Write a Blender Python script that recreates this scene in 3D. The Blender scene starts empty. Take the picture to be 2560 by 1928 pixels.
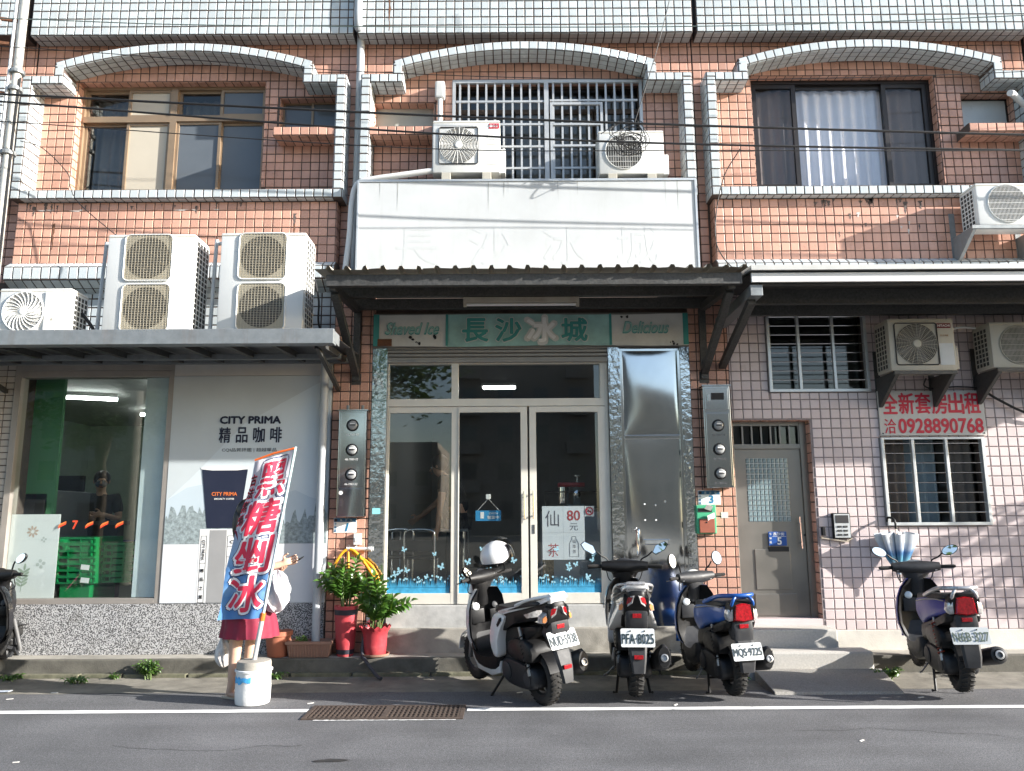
import bpy, bmesh, math, random
from mathutils import Vector, Matrix, Euler
random.seed(7)
SC = bpy.context.scene
COL = SC.collection
R = math.radians

# ------------------------------------------------------------------ camera
cam = bpy.data.cameras.new('camera'); cam_o = bpy.data.objects.new('camera', cam); COL.objects.link(cam_o)
CAMP = Vector((0, -7.9, 1.45)); PITCH = R(9.6); ROLL = R(0.33)
_f = Vector((0, math.cos(PITCH), math.sin(PITCH))); _u0 = Vector((0, -math.sin(PITCH), math.cos(PITCH))); _r0 = Vector((1, 0, 0))
_r = _r0*math.cos(ROLL) - _u0*math.sin(ROLL); _u = _r0*math.sin(ROLL) + _u0*math.cos(ROLL)
cam_o.matrix_world = Matrix(((_r.x, _u.x, -_f.x, CAMP.x), (_r.y, _u.y, -_f.y, CAMP.y), (_r.z, _u.z, -_f.z, CAMP.z), (0, 0, 0, 1)))
cam.sensor_fit = 'HORIZONTAL'; cam.sensor_width = 36; cam.lens = 36*1926/2560
cam.clip_start = 0.05; cam.clip_end = 2000
SC.camera = cam_o

# ------------------------------------------------------------------ sky, sun, exposure
SUN = Vector((3.4, -1.0, 1.24)).normalized()
w = bpy.data.worlds.new('World'); SC.world = w; w.use_nodes = True
sky = w.node_tree.nodes.new('ShaderNodeTexSky'); sky.sky_type = 'NISHITA'; sky.sun_disc = False
sky.sun_elevation = math.asin(SUN.z); sky.sun_rotation = math.atan2(SUN.x, SUN.y)
sky.dust_density = 1.3; sky.ozone_density = 1.0; sky.altitude = 50
bg = w.node_tree.nodes['Background']; bg.inputs[1].default_value = 0.118
w.node_tree.links.new(sky.outputs[0], bg.inputs[0])
sl = bpy.data.lights.new('sun', 'SUN'); sl.energy = 5.0; sl.angle = R(0.53); sl.color = (1.0, 0.965, 0.91)
so = bpy.data.objects.new('sun', sl); COL.objects.link(so); so.rotation_euler = SUN.to_track_quat('Z', 'Y').to_euler(); so.location = (12, -6, 14)
vs = SC.view_settings; vs.view_transform = 'Standard'; vs.look = 'None'; vs.gamma = 1; vs.exposure = 1.45; vs.use_curve_mapping = False
SC.render.engine = 'CYCLES'
SC.cycles.max_bounces = 8; SC.cycles.glossy_bounces = 4; SC.cycles.transparent_max_bounces = 12; SC.cycles.transmission_bounces = 4
SC.cycles.caustics_reflective = False; SC.cycles.caustics_refractive = False

# ------------------------------------------------------------------ materials
def lin(r, g, b):
    f = lambda c: (c/255/12.92) if c/255 <= .04045 else ((c/255+.055)/1.055)**2.4
    return (f(r), f(g), f(b))
MATS = {}
def M(name, col, rough=.5, metal=0.0, var=.08, vs=6.0, bump=0.0, bs=60.0, coat=0.0, spec=.5, dirt=0.0, dcol=(.05, .045, .04), emit=None, streak=False, rand=0.0):
    """plain procedural surface: base colour with noise variation, optional grime and fine relief"""
    if name in MATS: return MATS[name]
    m = bpy.data.materials.new(name); m.use_nodes = True; MATS[name] = m
    nt = m.node_tree; N = nt.nodes; L = nt.links; b = N['Principled BSDF']
    b.inputs['Roughness'].default_value = rough; b.inputs['Metallic'].default_value = metal
    b.inputs['Specular IOR Level'].default_value = spec
    if coat: b.inputs['Coat Weight'].default_value = coat; b.inputs['Coat Roughness'].default_value = .06
    tc = N.new('ShaderNodeTexCoord')
    n1 = N.new('ShaderNodeTexNoise'); n1.inputs['Scale'].default_value = vs; n1.inputs['Detail'].default_value = 6; n1.inputs['Roughness'].default_value = .65
    L.new(tc.outputs['Object'], n1.inputs['Vector'])
    mr = N.new('ShaderNodeMapRange'); mr.inputs[1].default_value = .3; mr.inputs[2].default_value = .7; mr.inputs[3].default_value = 1-var; mr.inputs[4].default_value = 1+var
    L.new(n1.outputs['Fac'], mr.inputs[0])
    hs = N.new('ShaderNodeMix'); hs.data_type = 'RGBA'; hs.blend_type = 'MULTIPLY'; hs.inputs[0].default_value = 1
    hs.inputs[6].default_value = (*col, 1); L.new(mr.outputs[0], hs.inputs[7])
    out = hs.outputs[2]
    if rand:
        at = N.new('ShaderNodeAttribute'); at.attribute_name = 'rnd'; oi = N.new('ShaderNodeObjectInfo')
        ad = N.new('ShaderNodeMath'); ad.operation = 'ADD'; L.new(at.outputs['Fac'], ad.inputs[0]); L.new(oi.outputs['Random'], ad.inputs[1])
        fr = N.new('ShaderNodeMath'); fr.operation = 'FRACT'; L.new(ad.outputs[0], fr.inputs[0])
        r2 = N.new('ShaderNodeMapRange'); r2.inputs[3].default_value = 1-rand; r2.inputs[4].default_value = 1+rand*.6; L.new(fr.outputs[0], r2.inputs[0])
        h2 = N.new('ShaderNodeMix'); h2.data_type = 'RGBA'; h2.blend_type = 'MULTIPLY'; h2.inputs[0].default_value = 1
        L.new(out, h2.inputs[6]); L.new(r2.outputs[0], h2.inputs[7]); out = h2.outputs[2]
    if dirt:
        mp = N.new('ShaderNodeMapping'); mp.inputs['Scale'].default_value = (9, 9, .9) if streak else (2.2, 2.2, 2.2)
        L.new(tc.outputs['Object'], mp.inputs['Vector'])
        n2 = N.new('ShaderNodeTexNoise'); n2.inputs['Scale'].default_value = 1.0; n2.inputs['Detail'].default_value = 8; n2.inputs['Roughness'].default_value = .7
        L.new(mp.outputs[0], n2.inputs['Vector'])
        m2 = N.new('ShaderNodeMapRange'); m2.inputs[1].default_value = .52; m2.inputs[2].default_value = .78; m2.inputs[3].default_value = 0; m2.inputs[4].default_value = dirt; L.new(n2.outputs['Fac'], m2.inputs[0])
        h3 = N.new('ShaderNodeMix'); h3.data_type = 'RGBA'; L.new(m2.outputs[0], h3.inputs[0]); L.new(out, h3.inputs[6]); h3.inputs[7].default_value = (*dcol, 1); out = h3.outputs[2]
    L.new(out, b.inputs['Base Color'])
    if bump:
        n3 = N.new('ShaderNodeTexNoise'); n3.inputs['Scale'].default_value = bs; n3.inputs['Detail'].default_value = 4; L.new(tc.outputs['Object'], n3.inputs['Vector'])
        bp = N.new('ShaderNodeBump'); bp.inputs['Strength'].default_value = bump; bp.inputs['Distance'].default_value = .004
        L.new(n3.outputs['Fac'], bp.inputs['Height']); L.new(bp.outputs[0], b.inputs['Normal'])
    if rough > .05 and metal < .9:
        rr = N.new('ShaderNodeMapRange'); rr.inputs[1].default_value = .3; rr.inputs[2].default_value = .7; rr.inputs[3].default_value = rough*.85; rr.inputs[4].default_value = min(1, rough*1.2)
        L.new(n1.outputs['Fac'], rr.inputs[0]); L.new(rr.outputs[0], b.inputs['Roughness'])
    if emit: b.inputs['Emission Color'].default_value = (*emit[:3], 1); b.inputs['Emission Strength'].default_value = emit[3]
    return m
def glassmat(name, tint=(.9, .95, .95), rough=0.0, base=.04, refl=(1, 1, 1)):
    """thin clear pane: transparent with Schlick reflection, the same from both sides"""
    if name in MATS: return MATS[name]
    m = bpy.data.materials.new(name); m.use_nodes = True; MATS[name] = m
    N = m.node_tree.nodes; L = m.node_tree.links; N.remove(N['Principled BSDF']); o = N['Material Output']
    t = N.new('ShaderNodeBsdfTransparent'); t.inputs[0].default_value = (*tint, 1)
    g = N.new('ShaderNodeBsdfGlossy'); g.inputs['Roughness'].default_value = rough; g.inputs[0].default_value = (*refl, 1)
    ge = N.new('ShaderNodeNewGeometry'); dt = N.new('ShaderNodeVectorMath'); dt.operation = 'DOT_PRODUCT'; L.new(ge.outputs['Normal'], dt.inputs[0]); L.new(ge.outputs['Incoming'], dt.inputs[1])
    def mth(op, a, b_=None):
        q = N.new('ShaderNodeMath'); q.operation = op; q.use_clamp = op in ('SUBTRACT', 'MULTIPLY_ADD')
        for i, x in enumerate((a, b_)):
            if x is None: continue
            if isinstance(x, (int, float)): q.inputs[i].default_value = x
            else: L.new(x, q.inputs[i])
        return q
    c = mth('ABSOLUTE', dt.outputs['Value']); om = mth('SUBTRACT', 1, c.outputs[0]); p5 = mth('POWER', om.outputs[0], 5)
    ma = mth('MULTIPLY_ADD', p5.outputs[0], 1-base); ma.inputs[2].default_value = base
    s = N.new('ShaderNodeMixShader'); L.new(ma.outputs[0], s.inputs[0]); L.new(t.outputs[0], s.inputs[1]); L.new(g.outputs[0], s.inputs[2]); L.new(s.outputs[0], o.inputs[0])
    return m
def emitmat(name, col, st):
    return M(name, (.8, .8, .8), emit=(*col, st), var=0)

# ------------------------------------------------------------------ mesh builder
class B:
    def __init__(s): s.v = []; s.f = []
    def add(s, v, f):
        k = len(s.v); s.v += [tuple(p) for p in v]; s.f += [tuple(i+k for i in q) for q in f]; return s
    def box(s, x0, x1, y0, y1, z0, z1):
        if x0 > x1: x0, x1 = x1, x0
        if y0 > y1: y0, y1 = y1, y0
        if z0 > z1: z0, z1 = z1, z0
        return s.add([(x0,y0,z0),(x1,y0,z0),(x1,y1,z0),(x0,y1,z0),(x0,y0,z1),(x1,y0,z1),(x1,y1,z1),(x0,y1,z1)],
                     [(0,3,2,1),(4,5,6,7),(0,1,5,4),(1,2,6,5),(2,3,7,6),(3,0,4,7)])
    def obox(s, c, size, rot=(0,0,0)):
        m = Euler(rot).to_matrix(); c = Vector(c); h = [d/2 for d in size]
        v = [c + m @ Vector((sx*h[0], sy*h[1], sz*h[2])) for sz in (-1,1) for sx, sy in ((-1,-1),(1,-1),(1,1),(-1,1))]
        return s.add(v, [(0,3,2,1),(4,5,6,7),(0,1,5,4),(1,2,6,5),(2,3,7,6),(3,0,4,7)])
    def bar(s, a, b, w, h, up=(0,0,1)):
        a = Vector(a); b = Vector(b); d = (b-a).normalized(); up = Vector(up)
        if abs(d.dot(up)) > .98: up = Vector((0,1,0))
        x = d.cross(up).normalized(); z = x.cross(d)
        v = [p + x*sx*w/2 + z*sz*h/2 for p in (a, b) for sx, sz in ((-1,-1),(1,-1),(1,1),(-1,1))]
        return s.add(v, [(0,1,2,3),(7,6,5,4),(0,4,5,1),(1,5,6,2),(2,6,7,3),(3,7,4,0)])
    def tube(s, pts, r, n=8, closed=False, caps=True):
        pts = [Vector(p) for p in pts]; k = len(pts)
        rr = r if isinstance(r, (list, tuple)) else [r]*k
        base = len(s.v); prev = None
        for i, p in enumerate(pts):
            if closed: d = pts[(i+1) % k] - pts[i-1]
            else: d = pts[min(i+1, k-1)] - pts[max(i-1, 0)]
            d = d.normalized() if d.length > 1e-9 else Vector((0,0,1))
            if prev is None:
                ref = Vector((0,0,1)) if abs(d.z) < .9 else Vector((1,0,0)); x = d.cross(ref).normalized()
            else:
                x = prev - d*prev.dot(d); x = x.normalized() if x.length > 1e-6 else d.orthogonal().normalized()
            prev = x; y = d.cross(x)
            for j in range(n):
                a = 2*math.pi*j/n; q = p + (x*math.cos(a) + y*math.sin(a))*rr[i]; s.v.append(tuple(q))
        m = k if closed else k-1
        for i in range(m):
            for j in range(n):
                a = base+i*n+j; b_ = base+i*n+(j+1) % n; i2 = (i+1) % k
                s.f.append((a, b_, base+i2*n+(j+1) % n, base+i2*n+j))
        if caps and not closed:
            s.f.append(tuple(base+j for j in reversed(range(n)))); s.f.append(tuple(base+(k-1)*n+j for j in range(n)))
        return s
    def cyl(s, a, b, r, n=16, r2=None): return s.tube([a, b], [r, r if r2 is None else r2], n)
    def lathe(s, prof, c=(0,0,0), axis=(0,0,1), n=24, cap0=True, cap1=True, ang=(0, 2*math.pi)):
        """prof: (radius, height along axis)"""
        c = Vector(c); ax = Vector(axis).normalized(); x = ax.orthogonal().normalized()
        if abs(ax.z) > .99: x = Vector((1,0,0))
        y = ax.cross(x); base = len(s.v); full = abs(ang[1]-ang[0]-2*math.pi) < 1e-6; nn = n if full else n+1
        for r, h in prof:
            for j in range(nn):
                a = ang[0] + (ang[1]-ang[0])*j/n; s.v.append(tuple(c + ax*h + (x*math.cos(a) + y*math.sin(a))*r))
        for i in range(len(prof)-1):
            for j in range(n):
                j2 = (j+1) % nn
                s.f.append((base+i*nn+j, base+i*nn+j2, base+(i+1)*nn+j2, base+(i+1)*nn+j))
        if cap0 and full: s.f.append(tuple(base+j for j in reversed(range(nn))))
        if cap1 and full: s.f.append(tuple(base+(len(prof)-1)*nn+j for j in range(nn)))
        return s
    def prism(s, poly, o, u, v, d):
        """2-d polygon in the plane o + u,v extruded by vector d"""
        o = Vector(o); u = Vector(u); v = Vector(v); d = Vector(d); k = len(poly)
        a = [o + u*p[0] + v*p[1] for p in poly]
        return s.add(a + [q+d for q in a], [tuple(range(k)), tuple(range(2*k-1, k-1, -1))] + [(i, i+k, (i+1) % k + k, (i+1) % k) for i in range(k)])
    def loft(s, secs, closed=True, caps=True):
        base = len(s.v); n = len(secs[0])
        for q in secs: s.v += [tuple(p) for p in q]
        for i in range(len(secs)-1):
            for j in range(n if closed else n-1):
                j2 = (j+1) % n; s.f.append((base+i*n+j, base+i*n+j2, base+(i+1)*n+j2, base+(i+1)*n+j))
        if caps and closed:
            s.f.append(tuple(base+j for j in reversed(range(n)))); s.f.append(tuple(base+(len(secs)-1)*n+j for j in range(n)))
        return s
    def ell(s, c, r, n=16, m=10, rot=(0,0,0)):
        mt = Euler(rot).to_matrix(); c = Vector(c); base = len(s.v)
        for i in range(m+1):
            t = math.pi*i/m
            for j in range(n):
                a = 2*math.pi*j/n
                s.v.append(tuple(c + mt @ Vector((r[0]*math.sin(t)*math.cos(a), r[1]*math.sin(t)*math.sin(a), r[2]*math.cos(t)))))
        for i in range(m):
            for j in range(n):
                s.f.append((base+i*n+j, base+(i+1)*n+j, base+(i+1)*n+(j+1) % n, base+i*n+(j+1) % n))
        return s
    def pillow(s, poly, wf, rings=((1, .5), (.985, .8), (.93, .95), (.8, 1.0)), both=True):
        """outline in XZ, both flanks bulging to half width wf(x,z); a moulded panel pair with closed edge"""
        k = len(poly); cx = sum(p[0] for p in poly)/k; cz = sum(p[1] for p in poly)/k
        for sg in (1, -1):
            secs = []
            for sc_, h in rings:
                secs.append([(cx+(p[0]-cx)*sc_, sg*h*wf(cx+(p[0]-cx)*sc_, cz+(p[1]-cz)*sc_), cz+(p[1]-cz)*sc_) for p in poly])
            base = len(s.v)
            s.loft(secs, caps=False)
            s.f.append(tuple(base+(len(rings)-1)*k+j for j in range(k)))
            if sg == 1: b1 = base
            else: b2 = base
        for j in range(k): s.f.append((b1+j, b1+(j+1) % k, b2+(j+1) % k, b2+j))
        return s
    def mesh(s, name, smooth=None, bev=0.0, merge=False):
        me = bpy.data.meshes.new(name); me.from_pydata(s.v, [], s.f)
        bm = bmesh.new(); bm.from_mesh(me)
        if merge: bmesh.ops.remove_doubles(bm, verts=bm.verts, dist=1e-5)
        bmesh.ops.recalc_face_normals(bm, faces=bm.faces)
        if bev:
            ed = [e for e in bm.edges if len(e.link_faces) == 2 and e.calc_face_angle(0) > .5]
            bmesh.ops.bevel(bm, geom=ed, offset=bev, segments=2, affect='EDGES', clamp_overlap=True, profile=.6)
        bm.to_mesh(me); bm.free()
        if smooth is not None:
            me.shade_smooth()
            try: me.set_sharp_from_angle(angle=R(smooth))
            except Exception: pass
        return me
    def mk(s, name, mat, parent=None, smooth=None, bev=0.0, merge=False, **tags):
        return link(name, s.mesh(name, smooth, bev, merge), mat, parent, **tags)
def link(name, me, mat, parent=None, loc=None, **tags):
    o = bpy.data.objects.new(name, me); COL.objects.link(o)
    if mat is not None and me is not None and len(me.materials) == 0: me.materials.append(mat if not isinstance(mat, str) else MATS[mat])
    if parent is not None: o.parent = parent
    if loc is not None: o.location = loc
    for k, v in tags.items(): o[k] = v
    return o
def thing(name, label, cat, loc=(0,0,0), rz=0.0, group=None):
    o = bpy.data.objects.new(name, None); COL.objects.link(o); o.empty_display_size = .1
    o.location = loc; o.rotation_euler = (0, 0, rz); o['label'] = label; o['category'] = cat
    if group: o['group'] = group
    return o
def tag(o, label, cat, group=None):
    o['label'] = label; o['category'] = cat
    if group: o['group'] = group
    return o
def copy_tree(o, parent=None):
    c = o.copy(); COL.objects.link(c); c.parent = parent
    for ch in list(o.children): copy_tree(ch, c)
    return c
_tc = {}
def text(s, w, h, mat, parent, c, u=(1,0,0), v=(0,0,1), bold=0.0, shear=0.0, name='lettering', space=1.0, keep=False, tilt=0.0):
    """flat lettering centred on c, fitted into w x h, reading along u with up v"""
    key = (s, shear, space)
    if key not in _tc:
        cu = bpy.data.curves.new('t', 'FONT'); cu.body = s; cu.shear = shear; cu.space_character = space; cu.resolution_u = 3
        to = bpy.data.objects.new('t', cu); COL.objects.link(to)
        dg = bpy.context.evaluated_depsgraph_get(); dg.update()
        me = bpy.data.meshes.new_from_object(to.evaluated_get(dg)); bpy.data.objects.remove(to)
        _tc[key] = me
    src = _tc[key]; vs_ = [q.co.copy() for q in src.vertices]
    if not vs_: return None
    x0 = min(q.x for q in vs_); x1 = max(q.x for q in vs_); y0 = min(q.y for q in vs_); y1 = max(q.y for q in vs_)
    sx = w/(x1-x0) if w else None; sy = h/(y1-y0) if h else None
    if sx is None: sx = sy
    if sy is None: sy = sx
    if keep: sx = sy = min(sx, sy)
    u = Vector(u).normalized(); v = Vector(v).normalized()
    if tilt: u, v = u*math.cos(tilt)+v*math.sin(tilt), v*math.cos(tilt)-u*math.sin(tilt)
    c = Vector(c)
    me = bpy.data.meshes.new(name); nrm = u.cross(v).normalized(); V0 = [c + u*(q.x-(x0+x1)/2)*sx + v*(q.y-(y0+y1)/2)*sy for q in vs_]; F0 = [tuple(p.vertices) for p in src.polygons]
    em = min(abs(sx), abs(sy)); AV = []; AF = []
    # heavier strokes: the glyph laid down several times, each a hair in front of the last
    offs = [(0, 0)] + ([(bold*em*math.cos(a), bold*em*math.sin(a)) for a in [math.pi*q/4 for q in range(8)]] if bold else [])
    for k, (ou, ov) in enumerate(offs):
        n0 = len(AV); d = u*ou + v*ov + nrm*k*.00012
        AV += [tuple(p+d) for p in V0]; AF += [tuple(i+n0 for i in f) for f in F0]
    me.from_pydata(AV, [], AF)
    return link(name, me, mat, parent)
def rect(x0, x1, z0, z1, y, name, mat, parent, t=.002):
    return B().box(x0, x1, y-t, y, z0, z1).mk(name, mat, parent)
def catmull(pts, n=6):
    pts = [Vector(p) for p in pts]; out = []
    P_ = [pts[0]*2-pts[1]] + pts + [pts[-1]*2-pts[-2]]
    for i in range(1, len(P_)-2):
        a, b, c, d = P_[i-1:i+3]
        for k in range(n):
            t = k/n
            out.append(.5*((2*b) + (-a+c)*t + (2*a-5*b+4*c-d)*t*t + (-a+3*b-3*c+d)*t**3))
    out.append(pts[-1]); return out

# shared materials
M('orange_tile', (.585, .33, .245), .28, var=.10, vs=3, rand=.18, dirt=.35, dcol=(.3, .16, .11), streak=True, spec=.45)
M('white_tile', (.52, .57, .585), .25, var=.06, vs=3, rand=.10, dirt=.45, dcol=(.30, .29, .25), streak=True)
M('pink_tile', (.64, .54, .53), .3, var=.05, vs=2.5, rand=.07, dirt=.15, dcol=(.45, .36, .33))
M('beige_tile', (.48, .43, .37), .4, var=.08, rand=.1)
M('grout', (.092, .068, .058), .9, var=.3, vs=20, dirt=.5, dcol=(.02, .018, .015), bump=.3, bs=150)
M('grout_pink', (.27, .225, .22), .9, var=.25, vs=20, bump=.3, bs=150)
M('concrete', (.33, .31, .27), .85, var=.22, vs=4, dirt=.75, dcol=(.09, .085, .07), bump=.5, bs=90)
M('concrete_dark', (.115, .108, .09), .9, var=.35, vs=5, dirt=.8, dcol=(.035, .034, .026), bump=.6, bs=80)
M('white_paint', (.74, .74, .72), .35, var=.04, dirt=.2, dcol=(.42, .40, .35))
M('ac_white', (.68, .69, .67), .38, var=.04, vs=3, dirt=.34, dcol=(.42, .39, .33), streak=True)
M('ac_old', (.44, .42, .36), .45, var=.06, vs=3, dirt=.4, dcol=(.25, .21, .16), streak=True)
M('ac_grille', (.42, .39, .31), .5, var=.1)
M('ac_dark', (.035, .035, .033), .6)
M('steel_dark', (.075, .075, .072), .55, .4, var=.4, vs=45, dirt=.5, dcol=(.03, .022, .018), bump=.3, bs=60)
M('steel_grey', (.23, .25, .26), .45, .35, var=.15, vs=12, dirt=.45, dcol=(.17, .10, .06), streak=True)
M('stainless', (.58, .59, .59), .11, 1.0, var=.05, vs=3, bump=.12, bs=3.2)
M('stainless_wavy', (.60, .62, .62), .09, 1.0, var=.05, vs=3, bump=1.0, bs=17)
M('stainless_door', (.24, .225, .20), .38, .75, var=.08, vs=2, bump=.06, bs=3)
M('alu_cream', (.70, .67, .59), .38, .1, var=.05, dirt=.15, dcol=(.45, .42, .36))
M('alu_brown', (.30, .215, .14), .4, .35, var=.1)
M('alu_grey', (.33, .30, .27), .4, .3, var=.08, dirt=.3, dcol=(.16, .13, .1))
M('alu_silver', (.60, .62, .62), .35, .55, var=.06)
M('alu_dark', (.022, .018, .017), .35, .2)
M('pvc_grey', (.40, .43, .45), .5, var=.08, dirt=.35, dcol=(.2, .19, .17), streak=True)
M('pvc_white', (.66, .67, .66), .5, var=.06, dirt=.3, dcol=(.35, .33, .29), streak=True)
M('black_plastic', (.007, .007, .0075), .45, var=.2, vs=15, spec=.3)
M('grey_plastic', (.03, .031, .034), .5, var=.2, vs=15, spec=.35)
M('rubber', (.012, .0115, .011), .85, var=.3, vs=40, bump=.5, bs=90)
M('chrome', (.75, .75, .75), .12, 1.0, var=.03)
M('mirror', (.95, .92, .87), .015, 1.0, var=0)
M('iron_dark', (.02, .02, .021), .55, .3, var=.3, vs=30)
M('cable', (.01, .01, .011), .6)
M('rust', (.16, .07, .035), .8, .2, var=.3, vs=30)
M('room_dark', (.10, .10, .10), .8, var=.1)
M('room_wall', (.30, .30, .28), .8, var=.06)
M('white_print', (.80, .80, .78), .6, var=.03)
M('black_print', (.012, .012, .014), .6, var=.02)
M('navy_print', (.010, .014, .035), .55, var=.03)
M('red_print', lin(190, 30, 55), .55, var=.06, vs=12)
M('teal_print', lin(50, 150, 145), .6, var=.15, vs=10, dirt=.3, dcol=(.3, .33, .3))
glassmat('glass', (.93, .95, .945), 0, .05)
glassmat('glass_dark', (.88, .9, .9), 0, .035)
# ------------------------------------------------------------------ tiles
X_, Y_, Z_ = Vector((1,0,0)), Vector((0,1,0)), Vector((0,0,1))
def tile_rect(lst, O, U, V, W, H, mat, pu=.1, pv=.1, holes=(), offu=0.0, offv=0.0, j=.010):
    O = Vector(O); U = Vector(U).normalized(); V = Vector(V).normalized()
    iu = math.floor(-offu/pu); 
    u = offu if offu <= 0 else offu-pu
    while u < W-1e-6:
        v = offv if offv <= 0 else offv-pv
        while v < H-1e-6:
            a, b_, c, d = max(u, 0), min(u+pu, W), max(v, 0), min(v+pv, H)
            ok = True
            for (h0, h1, g0, g1) in holes:
                if a < h1-1e-4 and b_ > h0+1e-4 and c < g1-1e-4 and d > g0+1e-4:
                    cand = [(a, h0, c, d), (h1, b_, c, d), (a, b_, c, g0), (a, b_, g1, d)]
                    cand = [q for q in cand if q[1]-q[0] > .02 and q[3]-q[2] > .02 and q[0] >= a-1e-6 and q[1] <= b_+1e-6 and q[2] >= c-1e-6 and q[3] <= d+1e-6]
                    if not cand: ok = False; break
                    a, b_, c, d = max(cand, key=lambda q: (q[1]-q[0])*(q[3]-q[2]))
            if ok and b_-a > .018 and d-c > .018:
                lst.append((O+U*(a+b_)/2+V*(c+d)/2+U*random.gauss(0, .0007)+V*random.gauss(0, .0007), U, V, (b_-a-j-(.003 if mat == 'white_tile' else 0))*random.uniform(.975, 1.01), (d-c-j-(.003 if mat == 'white_tile' else 0))*random.uniform(.975, 1.01), mat))
            v += pv
        u += pu
_unit = {}
def unit_tile(mat):
    if mat not in _unit:
        i = .455
        b = B().add([(-.5,-.5,0),(.5,-.5,0),(.5,.5,0),(-.5,.5,0),(-.5,-.5,.6),(.5,-.5,.6),(.5,.5,.6),(-.5,.5,.6),(-i,-i,1),(i,-i,1),(i,i,1),(-i,i,1)],
                    [(0,1,5,4),(1,2,6,5),(2,3,7,6),(3,0,4,7),(4,5,9,8),(5,6,10,9),(6,7,11,10),(7,4,8,11),(8,9,10,11)])
        _unit[mat] = b.mesh('tile'); _unit[mat].materials.append(MATS[mat])
    return _unit[mat]
_uv = [(-.5,-.5,0),(.5,-.5,0),(.5,.5,0),(-.5,.5,0),(-.5,-.5,.6),(.5,-.5,.6),(.5,.5,.6),(-.5,.5,.6),(-.455,-.455,1),(.455,-.455,1),(.455,.455,1),(-.455,.455,1)]
_uf = [(0,1,5,4),(1,2,6,5),(2,3,7,6),(3,0,4,7),(4,5,9,8),(5,6,10,9),(6,7,11,10),(7,4,8,11),(8,9,10,11)]
def emit_tiles(lst, parent, keep=300, t=.007):
    def score(q):
        c, U, V, w_, h_, m = q; n = U.cross(V); d = c-CAMP; zc = d.dot(_f)
        px = d.dot(_r)/zc; py = d.dot(_u)/zc
        if abs(px) > .66 or abs(py) > .497: return 0
        return max(0, -n.dot(d.normalized()))*w_*h_/zc**2
    order = sorted(range(len(lst)), key=lambda i: -score(lst[i]))
    rest = {}
    for k, i in enumerate(order):
        c, U, V, w_, h_, m = lst[i]; n = U.cross(V)
        a, b_ = random.gauss(0, .006), random.gauss(0, .006)
        n2 = (n + U*a + V*b_).normalized(); U2 = (U - n2*U.dot(n2)).normalized(); V2 = n2.cross(U2)
        mt = Matrix(((U2.x*w_, V2.x*h_, n2.x*t, c.x), (U2.y*w_, V2.y*h_, n2.y*t, c.y), (U2.z*w_, V2.z*h_, n2.z*t, c.z), (0,0,0,1)))
        if k < keep:
            o = bpy.data.objects.new('tile', unit_tile(m)); COL.objects.link(o); o.parent = parent; o.matrix_basis = mt
        else:
            v, f, r = rest.setdefault(m, ([], [], []))
            base = len(v); v += [tuple(mt @ Vector(p)) for p in _uv]; f += [tuple(q+base for q in p) for p in _uf]; r += [random.random()]*len(_uf)
    for m, (v, f, r) in rest.items():
        me = bpy.data.meshes.new('tile_field'); me.from_pydata(v, [], f); at = me.attributes.new('rnd', 'FLOAT', 'FACE'); at.data.foreach_set('value', r)
        o = link('tile_field', me, MATS[m], parent); o['kind'] = 'stuff'
def wall_holes(b, x0, x1, z0, z1, y0, y1, holes):
    xs = sorted({x0, x1, *[min(max(h[0], x0), x1) for h in holes], *[min(max(h[1], x0), x1) for h in holes]})
    for i in range(len(xs)-1):
        xa, xb = xs[i], xs[i+1]; xm = (xa+xb)/2
        cuts = sorted((max(h[2], z0), min(h[3], z1)) for h in holes if h[0] < xm < h[1]); z = z0
        for c in cuts:
            if c[0] > z+1e-4: b.box(xa, xb, y0, y1, z, c[0])
            z = max(z, c[1])
        if z < z1-1e-4: b.box(xa, xb, y0, y1, z, z1)
    return b

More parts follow.
